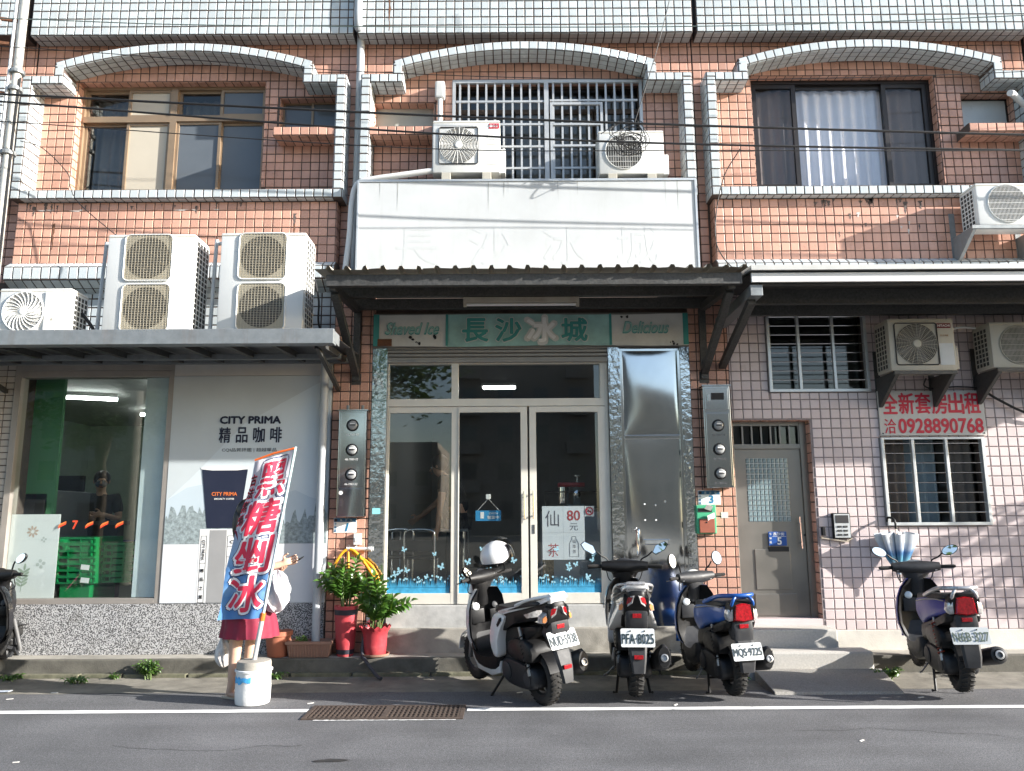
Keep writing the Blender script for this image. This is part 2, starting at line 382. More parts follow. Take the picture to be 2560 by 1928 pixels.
def surround(lst, b, x0, x1, sl, sr, bottom=True, zs=6.225, ze=6.485, za=6.715, yw=.26):
    """raised tiled frame of a bay: two side posts, sill, stepped shoulders and a shallow arch"""
    t = .1; zb = 4.87; z_top = zs+t
    a, d = x0+sl, x1-sr
    for (xa, xb) in ((x0, x0+t), (x1-t, x1)): b.box(xa, xb, 0, yw, zb, z_top)
    b.box(x0+t, a+t, 0.0005, yw, zs, z_top); b.box(d-t, x1-t, 0.0005, yw, zs, z_top)
    b.box(a, a+t, .001, yw, z_top, ze-.02); b.box(d-t, d, .001, yw, z_top, ze-.02)
    if bottom: b.box(x0+t, x1-t, 0.0005, .13, zb, zb+t)
    # front faces
    tile_rect(lst, (x0, 0, zb), X_, Z_, t, z_top-zb, 'white_tile', t, t); tile_rect(lst, (x1-t, 0, zb), X_, Z_, t, z_top-zb, 'white_tile', t, t)
    if bottom:
        tile_rect(lst, (x0+t, .0005, zb), X_, Z_, x1-x0-2*t, t, 'white_tile', t, t)
        tile_rect(lst, (x1-t, .002, zb), -X_, Y_, x1-x0-2*t, .09, 'white_tile', t, .09)
    tile_rect(lst, (x0+t, .0005, zs), X_, Z_, sl, t, 'white_tile', t, t); tile_rect(lst, (d-t, .0005, zs), X_, Z_, sr, t, 'white_tile', t, t)
    tile_rect(lst, (a, .001, z_top), X_, Z_, t, ze-.03-z_top, 'white_tile', t, t); tile_rect(lst, (d-t, .001, z_top), X_, Z_, t, ze-.03-z_top, 'white_tile', t, t)
    # inner reveals and outer flanks, three tiles deep
    py = yw/3
    tile_rect(lst, (x0+t, 0, zb+t), Y_, Z_, yw, zs-zb-t, 'white_tile', py, t); tile_rect(lst, (x1-t, yw, zb+t), -Y_, Z_, yw, zs-zb-t, 'white_tile', py, t)
    tile_rect(lst, (x0, yw, zb), -Y_, Z_, yw, z_top-zb, 'white_tile', py, t); tile_rect(lst, (x1, 0, zb), Y_, Z_, yw, z_top-zb, 'white_tile', py, t)
    tile_rect(lst, (a+t, 0, zs), -X_, Y_, sl, yw, 'white_tile', t, py); tile_rect(lst, (x1-t, 0, zs), -X_, Y_, sr, yw, 'white_tile', t, py)
    tile_rect(lst, (a+t, 0, zs), Y_, Z_, yw, ze-zs-.12, 'white_tile', py, t); tile_rect(lst, (d-t, yw, zs), -Y_, Z_, yw, ze-zs-.12, 'white_tile', py, t)
    tile_rect(lst, (d, 0, z_top), Y_, Z_, yw, ze-z_top-.03, 'white_tile', py, t); tile_rect(lst, (a, yw, z_top), -Y_, Z_, yw, ze-z_top-.03, 'white_tile', py, t)
    # arch
    c = (d-a)/2; s = za-ze; Rr = (c*c+s*s)/(2*s); cx, cz = (a+d)/2, za-Rr; am = math.asin(c/Rr)
    n = max(8, round(2*am*Rr/.104))
    for k in range(n):
        a0 = -am+2*am*k/n; a1 = -am+2*am*(k+1)/n; q = []
        for an, rr in ((a0, Rr-t), (a1, Rr-t), (a1, Rr), (a0, Rr)): q.append((cx+rr*math.sin(an), cz+rr*math.cos(an)))
        b.prism(q, (0, .0015, 0), X_, Z_, (0, yw, 0))
        am_ = (a0+a1)/2; U = Vector((math.cos(am_), 0, -math.sin(am_))); V = Vector((math.sin(am_), 0, math.cos(am_)))
        wd = 2*(Rr-t/2)*math.sin((a1-a0)/2)
        lst.append((Vector((cx+(Rr-t/2)*math.sin(am_), .0015, cz+(Rr-t/2)*math.cos(am_))), U, V, wd-.013, t-.012, 'white_tile'))
        w2 = 2*(Rr-t)*math.sin((a1-a0)/2); cc = (Rr-t)*math.cos((a1-a0)/2)
        for r_ in range(3):
            lst.append((Vector((cx+cc*math.sin(am_), py*(r_+.5), cz+cc*math.cos(am_))), -U, Y_, w2-.013, py-.012, 'white_tile'))
    return b

def house(name, label, x0, x1):
    h = thing('town_house', label, 'house', ((x0+x1)/2, .3, 0)); h['group'] = 'row of tiled town houses'
    h.location = (0, 0, 0)
    return h
def upper(h, x0, x1, bx0, bx1, sl, sr, holes, ledge, band=True, sill=True):
    """upper storey of one house"""
    lst = []; b = B()
    wall_holes(b, x0, x1, 4.0, 7.02, .26, .42, holes)
    tile_rect(lst, (x0, .26, 4.9), X_, Z_, x1-x0, 2.1, 'orange_tile', .1, .1, holes=[(q[0]-x0, q[1]-x0, q[2]-4.9, q[3]-4.9) for q in holes])
    tile_rect(lst, (x0, .26, 4.0), X_, Z_, bx0+.03-x0, .9, 'orange_tile', .1, .1); tile_rect(lst, (bx1-.07, .26, 4.0), X_, Z_, x1-bx1+.07, .9, 'orange_tile', .1, .1)
    for q in holes:    # tiled reveals
        tile_rect(lst, (q[0], .26, q[2]), Y_, Z_, .15, q[3]-q[2], 'orange_tile', .075, .1); tile_rect(lst, (q[1], .41, q[2]), -Y_, Z_, .15, q[3]-q[2], 'orange_tile', .075, .1)
        tile_rect(lst, (q[1], .26, q[3]), -X_, Y_, q[1]-q[0], .15, 'orange_tile', .1, .15)
    # spandrel under the window
    s0, s1 = bx0+.04, bx1-.075
    if sill:
        b.box(s0, s1, .09, .26, 4.16, 4.872)
        tile_rect(lst, (s0, .09, 4.16), X_, Z_, s1-s0, .71, 'orange_tile', .1, .1); tile_rect(lst, (s1, .09, 4.16), Y_, Z_, .17, .71, 'orange_tile', .085, .1); tile_rect(lst, (s0, .26, 4.16), -Y_, Z_, .17, .71, 'orange_tile', .085, .1)
        # projecting white ledge: slope, front, under-slope
        b.prism([(.262, 4.165), (.088, 4.165), (.0, 4.10), (.0, 3.96), (.24, 3.84), (.262, 3.84)], (s0-.02, 0, 0), Y_, Z_, (s1-s0+.04, 0, 0))
        L_ = s1-s0+.04
        tile_rect(lst, (s0-.02, .0, 4.10), X_, Vector((0, .088, .065)), L_, .105, 'white_tile', .1, .105)
        tile_rect(lst, (s0-.02, .0, 3.96), X_, Z_, L_, .14, 'white_tile', .1, .14)
        tile_rect(lst, (s0-.02, .24, 3.84), X_, Vector((0, -.24, .12)), L_, .26, 'white_tile', .1, .13)
    # small window ledge
    l0, l1 = ledge
    b.box(l0, l1, 0.012, .26, 5.60, 5.70); tile_rect(lst, (l0, .012, 5.60), X_, Z_, l1-l0, .1, 'orange_tile', .1, .1)
    tile_rect(lst, (l1, .012, 5.60), -X_, Y_, l1-l0, .248, 'orange_tile', .1, .124)
    if band:
        b.box(x0+.02, x1-.02, .05, .27, 6.85, 7.75)
        tile_rect(lst, (x0+.02, .05, 6.85), X_, Z_, x1-x0-.04, .9, 'white_tile', .1, .1); tile_rect(lst, (x1-.02, .05, 6.85), -X_, Y_, x1-x0-.04, .2, 'white_tile', .1, .1)
    surround(lst, b, bx0, bx1, sl, sr, bottom=sill)
    return lst, b

# ================================================================== ground
def road_mat():
    m = M('asphalt', (.102, .102, .106), .85, var=.22, vs=1.3, bump=.9, bs=190)
    N = m.node_tree.nodes; L = m.node_tree.links; b = N['Principled BSDF']; src = b.inputs['Base Color'].links[0].from_socket
    tc = N.new('ShaderNodeTexCoord'); n = N.new('ShaderNodeTexNoise'); n.inputs['Scale'].default_value = 130; n.inputs['Detail'].default_value = 3
    L.new(tc.outputs['Object'], n.inputs['Vector'])
    mr = N.new('ShaderNodeMapRange'); mr.inputs[1].default_value = .35; mr.inputs[2].default_value = .7; mr.inputs[3].default_value = .55; mr.inputs[4].default_value = 1.75; L.new(n.outputs['Fac'], mr.inputs[0])
    x = N.new('ShaderNodeMix'); x.data_type = 'RGBA'; x.blend_type = 'MULTIPLY'; x.inputs[0].default_value = 1; L.new(src, x.inputs[6]); L.new(mr.outputs[0], x.inputs[7])
    n5 = N.new('ShaderNodeTexNoise'); n5.inputs['Scale'].default_value = 38; n5.inputs['Detail'].default_value = 5; n5.inputs['Roughness'].default_value = .75; L.new(tc.outputs['Object'], n5.inputs['Vector'])
    m5 = N.new('ShaderNodeMapRange'); m5.inputs[1].default_value = .3; m5.inputs[2].default_value = .7; m5.inputs[3].default_value = .72; m5.inputs[4].default_value = 1.3; L.new(n5.outputs['Fac'], m5.inputs[0])
    x5 = N.new('ShaderNodeMix'); x5.data_type = 'RGBA'; x5.blend_type = 'MULTIPLY'; x5.inputs[0].default_value = 1; L.new(x.outputs[2], x5.inputs[6]); L.new(m5.outputs[0], x5.inputs[7]); x = x5
    # tyre-worn long streaks along the street
    mp = N.new('ShaderNodeMapping'); mp.inputs['Scale'].default_value = (.25, 3.0, 1); L.new(tc.outputs['Object'], mp.inputs['Vector'])
    n2 = N.new('ShaderNodeTexNoise'); n2.inputs['Scale'].default_value = 1.4; n2.inputs['Detail'].default_value = 5; L.new(mp.outputs[0], n2.inputs['Vector'])
    m2 = N.new('ShaderNodeMapRange'); m2.inputs[1].default_value = .3; m2.inputs[2].default_value = .7; m2.inputs[3].default_value = .86; m2.inputs[4].default_value = 1.12; L.new(n2.outputs['Fac'], m2.inputs[0])
    y = N.new('ShaderNodeMix'); y.data_type = 'RGBA'; y.blend_type = 'MULTIPLY'; y.inputs[0].default_value = 1; L.new(x.outputs[2], y.inputs[6]); L.new(m2.outputs[0], y.inputs[7])
    L.new(y.outputs[2], b.inputs['Base Color']); return m
road_mat()
g = B().add([(-400,-400,-.08),(400,-400,-.08),(400,400,-.08),(-400,400,-.08)], [(0,1,2,3)]).mk('ground', M('ground', (.20, .19, .16), .9, var=.2)); g['kind'] = 'structure'
prof = [(-13.0, 0.0), (-1.5, 0.0), (-1.15, -.012), (-.92, -.036)]; rb = B(); nx = 2
xs_ = [-60, 60]
for i in range(len(prof)-1):
    (ya, za_), (yb, zb_) = prof[i], prof[i+1]
    rb.add([(-60, ya, za_), (60, ya, za_), (60, yb, zb_), (-60, yb, zb_)], [(0,1,2,3)])
o = rb.mk('road', MATS['asphalt'], smooth=60, merge=True); o['kind'] = 'structure'
M('gutter', (.19, .175, .145), .9, var=.35, vs=5, dirt=.75, dcol=(.06, .058, .042), bump=.9, bs=60)
gb = B(); yy = [-.98, -.72, -.5, -.42, -.34, -.26]; zz = [-.03, -.036, -.04, -.04, -.028, -.028]
nxx = 90
for k in range(len(yy)-1):
    for i in range(nxx):
        xa, xb = -7+14*i/nxx, -7+14*(i+1)/nxx
        ja = lambda x, j: (random.Random(int(x*977)+j*31).uniform(-.012, .012) if j not in (0, 5) else (random.Random(int(x*577)).uniform(-.035, .035) if j == 0 else 0))
        gb.add([(xa, yy[k]+ja(xa, k), zz[k]), (xb, yy[k]+ja(xb, k), zz[k]), (xb, yy[k+1]+ja(xb, k+1), zz[k+1]), (xa, yy[k+1]+ja(xa, k+1), zz[k+1])], [(0,1,2,3)])
o = gb.mk('gutter', MATS['gutter'], merge=True); o['kind'] = 'structure'
# broken little kerbstone strip along the foot of the platform
kb = B(); x = -6.6
while x < 1.9:
    L_ = random.uniform(.35, .75); kb.obox((x+L_/2, -.30+random.uniform(-.006, .006), -.022+random.uniform(-.004, .004)), (L_-.02, .07, .05), (random.uniform(-.03, .03), 0, random.uniform(-.01, .01))); x += L_
o = kb.mk('kerb_strip', M('kerb_mossy', (.14, .135, .09), .95, var=.4, vs=9, dirt=.8, dcol=(.05, .065, .02), bump=.8, bs=70), bev=.008); o['kind'] = 'structure'
# raised platform
def slab(name, x0, x1, y0, y1, z0, z1, mat, bev=.012):
    o = B().box(x0, x1, y0, y1, z0, z1).mk(name, mat, bev=bev); o['kind'] = 'structure'; return o
slab('kerb', -7.0, 2.25, -.28, -.215, -.1, .128, MATS['concrete_dark']); slab('kerb', 3.31, 8.0, -.28, -.215, -.1, .128, MATS['concrete_dark'])
slab('pavement', -7.0, 2.25, -.217, .3, -.1, .131, MATS['concrete']); slab('pavement', 3.31, 8.0, -.217, .3, -.1, .131, MATS['concrete'])
M('terrazzo_step', (.50, .475, .43), .8, var=.15, vs=60, dirt=.35, dcol=(.2, .18, .15), bump=.6, bs=150)
slab('step', 2.02, 3.09, -.28, .0, .0, .368, MATS['terrazzo_step'], .02); slab('step', 2.0, 3.305, -.52, -.281, -.08, .205, MATS['terrazzo_step'], .02)
rp = B().prism([(-.521, -.08), (-.521, .055), (-1.24, .012), (-1.27, -.02)], (0,0,0), Y_, Z_, (1.15, 0, 0))
for k in range(len(rp.v)):
    xx, y2, z2 = rp.v[k]; tt = (y2+.52)/-.72; rp.v[k] = ((2.2-.06*tt) if xx < .5 else (3.36-.16*tt), y2, z2)
o = rp.mk('ramp', M('ramp_terrazzo', (.27, .255, .23), .85, var=.35, vs=80, dirt=.5, dcol=(.12, .09, .06), bump=.8, bs=120), bev=.008); o['kind'] = 'structure'
slab('step', -1.29, 1.86, -.03, .3, .1, .362, MATS['concrete'])
slab('step', -1.275, .965, .02, .35, .3, .578, M('sill_concrete', (.40, .40, .385), .8, var=.25, vs=5, dirt=.8, dcol=(.62, .60, .55), bump=.3, bs=50))
# painted edge line, worn
def line_mat():
    m = M('road_paint', (.72, .72, .70), .7, var=.05, vs=20, bump=.4, bs=150)
    N = m.node_tree.nodes; L = m.node_tree.links; b = N['Principled BSDF']; src = b.inputs['Base Color'].links[0].from_socket
    tc = N.new('ShaderNodeTexCoord'); n = N.new('ShaderNodeTexNoise'); n.inputs['Scale'].default_value = 7; n.inputs['Detail'].default_value = 9; n.inputs['Roughness'].default_value = .75; L.new(tc.outputs['Object'], n.inputs['Vector'])
    mr = N.new('ShaderNodeMapRange'); mr.inputs[1].default_value = .62; mr.inputs[2].default_value = .68; L.new(n.outputs['Fac'], mr.inputs[0])
    x = N.new('ShaderNodeMix'); x.data_type = 'RGBA'; L.new(mr.outputs[0], x.inputs[0]); L.new(src, x.inputs[6]); x.inputs[7].default_value = (.14, .14, .14, 1); L.new(x.outputs[2], b.inputs['Base Color']); return m
line_mat()
def strip(xa, xb, y0, y1, z):
    n = 60; b = B(); rnd = random.Random(3)
    e0 = [y0+rnd.uniform(-.005, .005) for _ in range(n+1)]; e1 = [y1+rnd.uniform(-.005, .005) for _ in range(n+1)]
    for i in range(n):
        xs0, xs1 = xa+(xb-xa)*i/n, xa+(xb-xa)*(i+1)/n
        b.add([(xs0, e0[i], z), (xs1, e0[i+1], z), (xs1, e1[i+1], z), (xs0, e1[i], z)], [(0,1,2,3)])
    o = b.mk('road_line', MATS['road_paint'], merge=True); o['kind'] = 'structure'
strip(-9, -1.56, -1.785, -1.69, .004); strip(-.355, 9, -1.775, -1.685, .004); strip(-1.45, -.42, -2.03, -2.012, .004)

# ================================================================== house with the corner store (left)
M('aggregate', (.42, .41, .39), .75)
def aggregate():
    m = MATS['aggregate']; N = m.node_tree.nodes; L = m.node_tree.links; b = N['Principled BSDF']
    tc = N.new('ShaderNodeTexCoord'); n = N.new('ShaderNodeTexNoise'); n.inputs['Scale'].default_value = 92; n.inputs['Detail'].default_value = 1.5; L.new(tc.outputs['Object'], n.inputs['Vector'])
    cr = N.new('ShaderNodeMapRange'); cr.inputs[1].default_value = .47; cr.inputs[2].default_value = .53; L.new(n.outputs['Fac'], cr.inputs[0])
    v = N.new('ShaderNodeTexVoronoi'); v.inputs['Scale'].default_value = 90; L.new(tc.outputs['Object'], v.inputs['Vector'])
    c1 = N.new('ShaderNodeMix'); c1.data_type = 'RGBA'; L.new(v.outputs['Color'], c1.inputs[0]); c1.inputs[6].default_value = (.42, .42, .42, 1); c1.inputs[7].default_value = (.54, .535, .53, 1)
    x = N.new('ShaderNodeMix'); x.data_type = 'RGBA'; L.new(cr.outputs[0], x.inputs[0]); x.inputs[6].default_value = (.075, .075, .076, 1); L.new(c1.outputs[2], x.inputs[7])
    n2 = N.new('ShaderNodeTexNoise'); n2.inputs['Scale'].default_value = 3.2; n2.inputs['Detail'].default_value = 6; L.new(tc.outputs['Object'], n2.inputs['Vector'])
    m2 = N.new('ShaderNodeMapRange'); m2.inputs[1].default_value = .55; m2.inputs[2].default_value = .75; m2.inputs[4].default_value = .55; L.new(n2.outputs['Fac'], m2.inputs[0])
    y = N.new('ShaderNodeMix'); y.data_type = 'RGBA'; L.new(m2.outputs[0], y.inputs[0]); L.new(x.outputs[2], y.inputs[6]); y.inputs[7].default_value = (.12, .115, .10, 1); L.new(y.outputs[2], b.inputs['Base Color'])
    bp = N.new('ShaderNodeBump'); bp.inputs['Strength'].default_value = .5; bp.inputs['Distance'].default_value = .004; L.new(n.outputs['Fac'], bp.inputs['Height']); L.new(bp.outputs[0], b.inputs['Normal'])
aggregate()
def sash(h, x0, x1, z0, z1, y, fm, pm, fw=.035, name='window'):
    """one framed pane: the frame is the part, its pane the sub-part"""
    b = B(); b.box(x0, x0+fw, y-.02, y+.02, z0, z1).box(x1-fw, x1, y-.02, y+.02, z0, z1).box(x0+fw, x1-fw, y-.019, y+.019, z0, z0+fw).box(x0+fw, x1-fw, y-.019, y+.019, z1-fw, z1)
    f = b.mk(name, fm, h); B().box(x0+fw-.004, x1-fw+.004, y-.003, y+.003, z0+fw-.004, z1-fw+.004).mk('pane', pm, f); return f
def curtain(h, x0, x1, z0, z1, y, mat, folds=9, amp=.03):
    n = folds*8; b = B(); secs = [[], []]
    rnd = random.Random(int(x0*100)); ph = [rnd.uniform(-.4, .4) for _ in range(n+1)]
    rows = 6; grid = []
    for r_ in range(rows+1):
        t = r_/rows
        for i in range(n+1):
            u = i/n; grid.append((x0+(x1-x0)*u, y+amp*math.sin(2*math.pi*folds*u+ph[i]*.8+t*.5)*(.6+.4*t), z1+(z0-z1)*t))
    f = [(r_*(n+1)+i, r_*(n+1)+i+1, (r_+1)*(n+1)+i+1, (r_+1)*(n+1)+i) for r_ in range(rows) for i in range(n)]
    return B().add(grid, f).mk('curtain', mat, h, smooth=70)
def room(h, x0, x1, y0, y1, z0, z1, wall, floor, ceil, name='interior_room'):
    b = B(); b.box(x0-.05, x0, y0, y1, z0, z1).box(x1, x1+.05, y0, y1, z0, z1).box(x0, x1, y1, y1+.05, z0, z1)
    o = b.mk(name, wall, h); B().box(x0, x1, y0, y1, z0-.05, z0).mk('floor', floor, o); B().box(x0, x1, y0, y1, z1, z1+.05).mk('ceiling', ceil, o); return o

H1 = house('', 'orange tiled house on the left with brown windows and the store with the coffee poster', -5.5, -1.74)
lst, b = upper(H1, -5.46, -1.755, -5.44, -1.835, .35, .375, [(-4.965, -2.81, 5.06, 6.40), (-2.64, -1.95, 5.69, 6.19)], (-2.62, -1.937))
# wall behind the outdoor units, store front wall below
wall_holes(b, -5.46, -1.86, 3.0, 3.98, .2, .4, [])
tile_rect(lst, (-5.46, .2, 3.0), X_, Z_, 3.6, .88, 'white_tile', .1, .1)
b.box(-5.47, -5.17, -.0, .35, .6, 3.1); tile_rect(lst, (-5.47, 0, .6), X_, Z_, .30, 2.5, 'beige_tile', .21, .066, j=.008)
W1 = b.mk('wall', MATS['grout'], H1); emit_tiles(lst, W1)
ag = B().box(-5.6, -1.872, -.03, .3, .1, .612).mk('base_wall', MATS['aggregate'], H1)
# first-floor windows
br = MATS['alu_brown']; 
glassmat('glass_win', (.75, .77, .78), 0, .06, (.8, .78, .74)); M('frosted_beige', (.52, .47, .38), .35, var=.05, vs=2); M('glass_blue', (.115, .13, .145), .12, var=.06, vs=2, spec=.6)
b = B(); y = .40
b.box(-4.965, -2.81, y-.04, y+.06, 6.36, 6.40).box(-4.965, -4.93, y-.04, y+.06, 5.06, 6.36).box(-2.845, -2.81, y-.04, y+.06, 5.06, 6.36).box(-3.93, -3.855, y-.05, y+.06, 5.06, 6.36).box(-4.93, -3.93, y-.05, y+.05, 5.95, 6.02).box(-3.855, -2.845, y-.05, y+.05, 5.96, 6.03).box(-4.93, -2.845, y-.04, y+.05, 5.06, 5.10)
wf = b.mk('window_frame', br, H1)
for (xa, xb, za_, zb_, pm, dy) in ((-4.93, -4.42, 6.02, 6.36, 'glass_win', .02), (-4.43, -3.93, 6.02, 6.36, 'frosted_beige', -.01), (-3.855, -3.35, 6.03, 6.36, 'glass_win', .02), (-3.36, -2.845, 6.03, 6.36, 'glass_blue', -.01),
                                   (-4.93, -4.42, 5.10, 5.95, 'glass_win', .02), (-4.43, -3.93, 5.10, 5.95, 'frosted_beige', -.01), (-3.855, -3.34, 5.10, 5.96, 'glass_blue', -.01), (-3.36, -2.845, 5.10, 5.96, 'glass_blue', .02)):
    sash(H1, xa, xb, za_, zb_, y+dy, br, MATS[pm], .03)
curtain(H1, -4.92, -3.9, 5.05, 6.35, .62, M('curtain_dim', (.42, .40, .37), .9), 8); curtain(H1, -3.87, -2.85, 5.05, 6.35, .62, MATS['curtain_dim'], 8)
sash(H1, -2.64, -2.28, 5.69, 6.19, .39, br, MATS['glass_blue'], .025); sash(H1, -2.30, -1.95, 5.69, 6.19, .375, br, MATS['glass_blue'], .025)
room(H1, -5.4, -1.8, .43, 3.5, 4.9, 6.9, MATS['room_wall'], MATS['room_dark'], MATS['room_wall'], 'upper_room')
# store window: aluminium frame, glass, side panel
ag2 = MATS['alu_grey']; y = -.03
b = B(); b.box(-5.158, -3.505, y, .12, 2.965, 3.085).box(-5.158, -5.09, y+.001, .1, .61, 2.965).box(-3.56, -3.505, y+.001, .1, .61, 2.965).box(-5.09, -3.56, y+.001, .1, 2.895, 2.963).box(-5.09, -3.56, y+.001, .1, .612, .665)
sw = b.mk('store_window', ag2, H1, bev=.004)
B().box(-5.095, -3.555, .02, .03, .66, 2.90).mk('pane', glassmat('glass_store', (.93, .955, .945), 0, .045), sw)
M('pale_panel', (.68, .77, .80), .5, var=.05, dirt=.2, dcol=(.3, .3, .28))
B().box(-3.815, -3.562, .034, .05, .67, 2.893).mk('side_panel', MATS['pale_panel'], sw)
M('frost_film', (.85, .87, .86), .55, var=.02)
ff = B().box(-5.088, -4.592, .033, .038, .667, 1.492).mk('frosted_film', MATS['frost_film'], sw)
# printed leaves and blossoms on the film
def leaf_print(cx, cz, s, mat, parent, y, n=5, lean=.1):
    b = B()
    def pet(ox, oz, an, l, w_):
        pts = []
        for k in range(12):
            t = 2*math.pi*k/12; a, c = l/2*math.cos(t)+l/2, w_/2*math.sin(t)
            pts.append((ox+a*math.cos(an)-c*math.sin(an), oz+a*math.sin(an)+c*math.cos(an)))
        b.add([(p[0], y, p[1]) for p in pts], [tuple(range(12))])
    for k in range(n):
        zz_ = cz-s*.35+s*.75*k/n
        pet(cx+lean*s*(k/n), zz_, R(35), s*.34, s*.11); pet(cx+lean*s*(k/n), zz_, R(145), s*.34, s*.11)
    pet(cx+lean*s, cz+s*.36, R(85), s*.3, s*.11)
    b.add([(cx-.012*s, y, cz-s*.6), (cx+.012*s, y, cz-s*.6), (cx+lean*s+.008*s, y, cz+s*.42), (cx+lean*s-.008*s, y, cz+s*.42)], [(0,1,2,3)])
    return b.mk('leaf_print', mat, parent)
def blossom(cx, cz, r, n, mat, parent, y, w_=.35):
    b = B()
    for k in range(n):
        an = 2*math.pi*k/n+.2; pts = []
        for q in range(10):
            t = 2*math.pi*q/10; a, c = r*.36*math.cos(t)+r*.62, r*w_*.5*math.sin(t)
            pts.append((cx+a*math.cos(an)-c*math.sin(an), y, cz+a*math.sin(an)+c*math.cos(an)))
        b.add(pts, [tuple(range(10))])
    return b.mk('blossom_print', mat, parent)
M('print_green', (.42, .50, .40), .6, var=.05); M('print_tan', (.62, .47, .38), .6, var=.05); M('print_grey', (.58, .62, .59), .6, var=.05)
leaf_print(-4.93, .86, .22, MATS['print_green'], ff, .032); blossom(-4.86, 1.32, .062, 8, MATS['print_tan'], ff, .032); blossom(-4.74, 1.24, .03, 4, MATS['print_grey'], ff, .032, .7); blossom(-4.75, 1.0, .05, 4, MATS['print_grey'], ff, .032, .7)
# row of orange chevrons and a 7 stuck on the glass
M('mark_orange', lin(240, 130, 60), .5); M('mark_red', lin(225, 75, 45), .5)
b1 = B(); b2 = B()
for cx in (-4.56, -4.286, -4.134, -3.981):
    for b_, dz in ((b1, .012), (b2, -.006)):
        b_.add([(cx-.04, .0165, 1.37+dz-.01), (cx-.02, .0165, 1.385+dz), (cx+.04, .0165, 1.41+dz), (cx+.04, .0165, 1.397+dz), (cx-.01, .0165, 1.372+dz), (cx-.04, .0165, 1.352+dz)], [(0,1,2,3,4,5)])
b1.mk('stripe_mark', MATS['mark_orange'], sw); b2.mk('stripe_mark', MATS['mark_red'], sw)
text('7', .05, .08, MATS['mark_red'], sw, (-4.43, .0165, 1.385), bold=.03)
b1 = B()
# store interior
M('store_green', lin(75, 135, 95), .6, var=.03); M('store_pale_green', (.42, .50, .42), .7, var=.04); M('store_ceiling', (.55, .56, .54), .7); M('store_floor', (.35, .34, .32), .35)
rm = room(H1, -7.2, -2.0, .12, 5.2, .35, 3.0, M('store_wall', (.30, .38, .30), .7), MATS['store_floor'], MATS['store_ceiling'], 'store_room')
B().box(-5.25, -4.86, .35, .40, 1.3, 3.0).mk('green_partition', MATS['store_green'], rm)
pw = B().box(-5.15, -4.05, 3.0, 3.1, .35, 2.55).box(-4.05, -2.6, 3.3, 3.4, .35, 2.55).mk('back_partition', MATS['store_pale_green'], rm)
leaf_print(-4.75, 2.05, .34, M('print_dkgreen', (.07, .13, .08), .6), pw, 2.995); blossom(-4.45, 2.35, .07, 4, MATS['print_dkgreen'], pw, 2.995, .7)
for (xa, ya, xb, yb) in ((-5.6, 1.5, -5.0, 1.75), (-4.15, 1.0, -3.4, 1.35), (-5.4, 3.2, -4.9, 3.4)):
    tb = thing('ceiling_tube_light', 'glowing tube light on the store ceiling, ' + {-5.6: 'left one by the green partition', -4.15: 'nearest the pale side panel', -5.4: 'small far one at the back'}[xa], 'light'); tb['group'] = 'store ceiling tubes'
    B().bar((xa, ya, 2.975), (xb, yb, 2.975), .07, .05).mk('fitting', MATS['white_paint'], tb); B().tube([(xa, ya, 2.93), (xb, yb, 2.93)], .02, 10).mk('tube', emitmat('tube_glow', (.95, 1, .97), 14), tb)
# ------------------------------------------------------------------ coffee poster on the left house
PO = thing('wall_poster', 'large pale coffee poster with navy cup and white lower band, left of the drainpipe', 'poster', (0, 0, 0))
y = -.032
B().box(-3.503, -1.866, y, .1, .614, 2.898).mk('panel', M('poster_paper', (.50, .55, .57), .5, var=.07, vs=1.2, dirt=.12, dcol=(.5, .5, .46)), PO)
B().box(-3.503, -1.866, y+.002, .1, 2.902, 3.085).mk('header_panel', M('poster_head', (.52, .51, .48), .55, var=.05), PO)
def sheet(pts, yy, name, mat, parent): return B().add([(p[0], yy, p[1]) for p in pts], [tuple(range(len(pts)))]).mk(name, mat, parent)
y1, y2, y3, y4 = y-.001, y-.002, y-.003, y-.004
sheet([(-3.5, 1.5), (-3.5, 1.62), (-3.28, 1.83), (-2.75, 2.4), (-2.0, 2.82), (-1.87, 2.85), (-1.87, 1.5)], y1, 'sky_print', M('poster_sky', (.57, .635, .665), .5, var=.04, vs=1.0), PO)
sheet([(-3.5, 1.2), (-3.5, 1.62), (-3.3, 1.75), (-3.15, 1.78), (-2.95, 1.7), (-2.6, 1.6), (-2.4, 1.66), (-2.2, 1.72), (-2.05, 1.65), (-1.87, 1.6), (-1.87, 1.2)], y2, 'hill_print', M('poster_hill', (.48, .56, .61), .5, var=.05, vs=2), PO)
def tree_line(x0, x1, z0, za_, yy, seed):
    rnd = random.Random(seed); pts = [(x0, z0)]; x = x0
    while x < x1:
        pts.append((x, za_+rnd.uniform(-.09, .06)+.04*math.sin(x*9))); x += rnd.uniform(.012, .035)
    pts += [(x1, za_), (x1, z0)]
    b = B(); 
    for i in range(1, len(pts)-2): b.add([(pts[i][0], yy, z0), (pts[i+1][0], yy, z0), (pts[i+1][0], yy, pts[i+1][1]), (pts[i][0], yy, pts[i][1])], [(0,1,2,3)])
    return b.mk('tree_print', M('poster_trees', (.25, .30, .31), .55, var=.55, vs=28), PO, merge=True)
tree_line(-3.5, -1.87, 1.19, 1.50, y3, 4)
rect(-3.5, -1.868, .618, 1.188, y3, 'table_print', M('poster_white', (.62, .64, .66), .5, var=.06, vs=3), PO, .0006)
rect(-3.14, -2.50, .62, 1.335, y4, 'box_print', M('poster_box', (.74, .74, .73), .5, var=.02), PO, .0006)
rect(-3.04, -2.87, .62, 1.325, y4-.001, 'box_side_print', M('poster_boxside', (.30, .30, .30), .55, var=.05), PO, .0006)
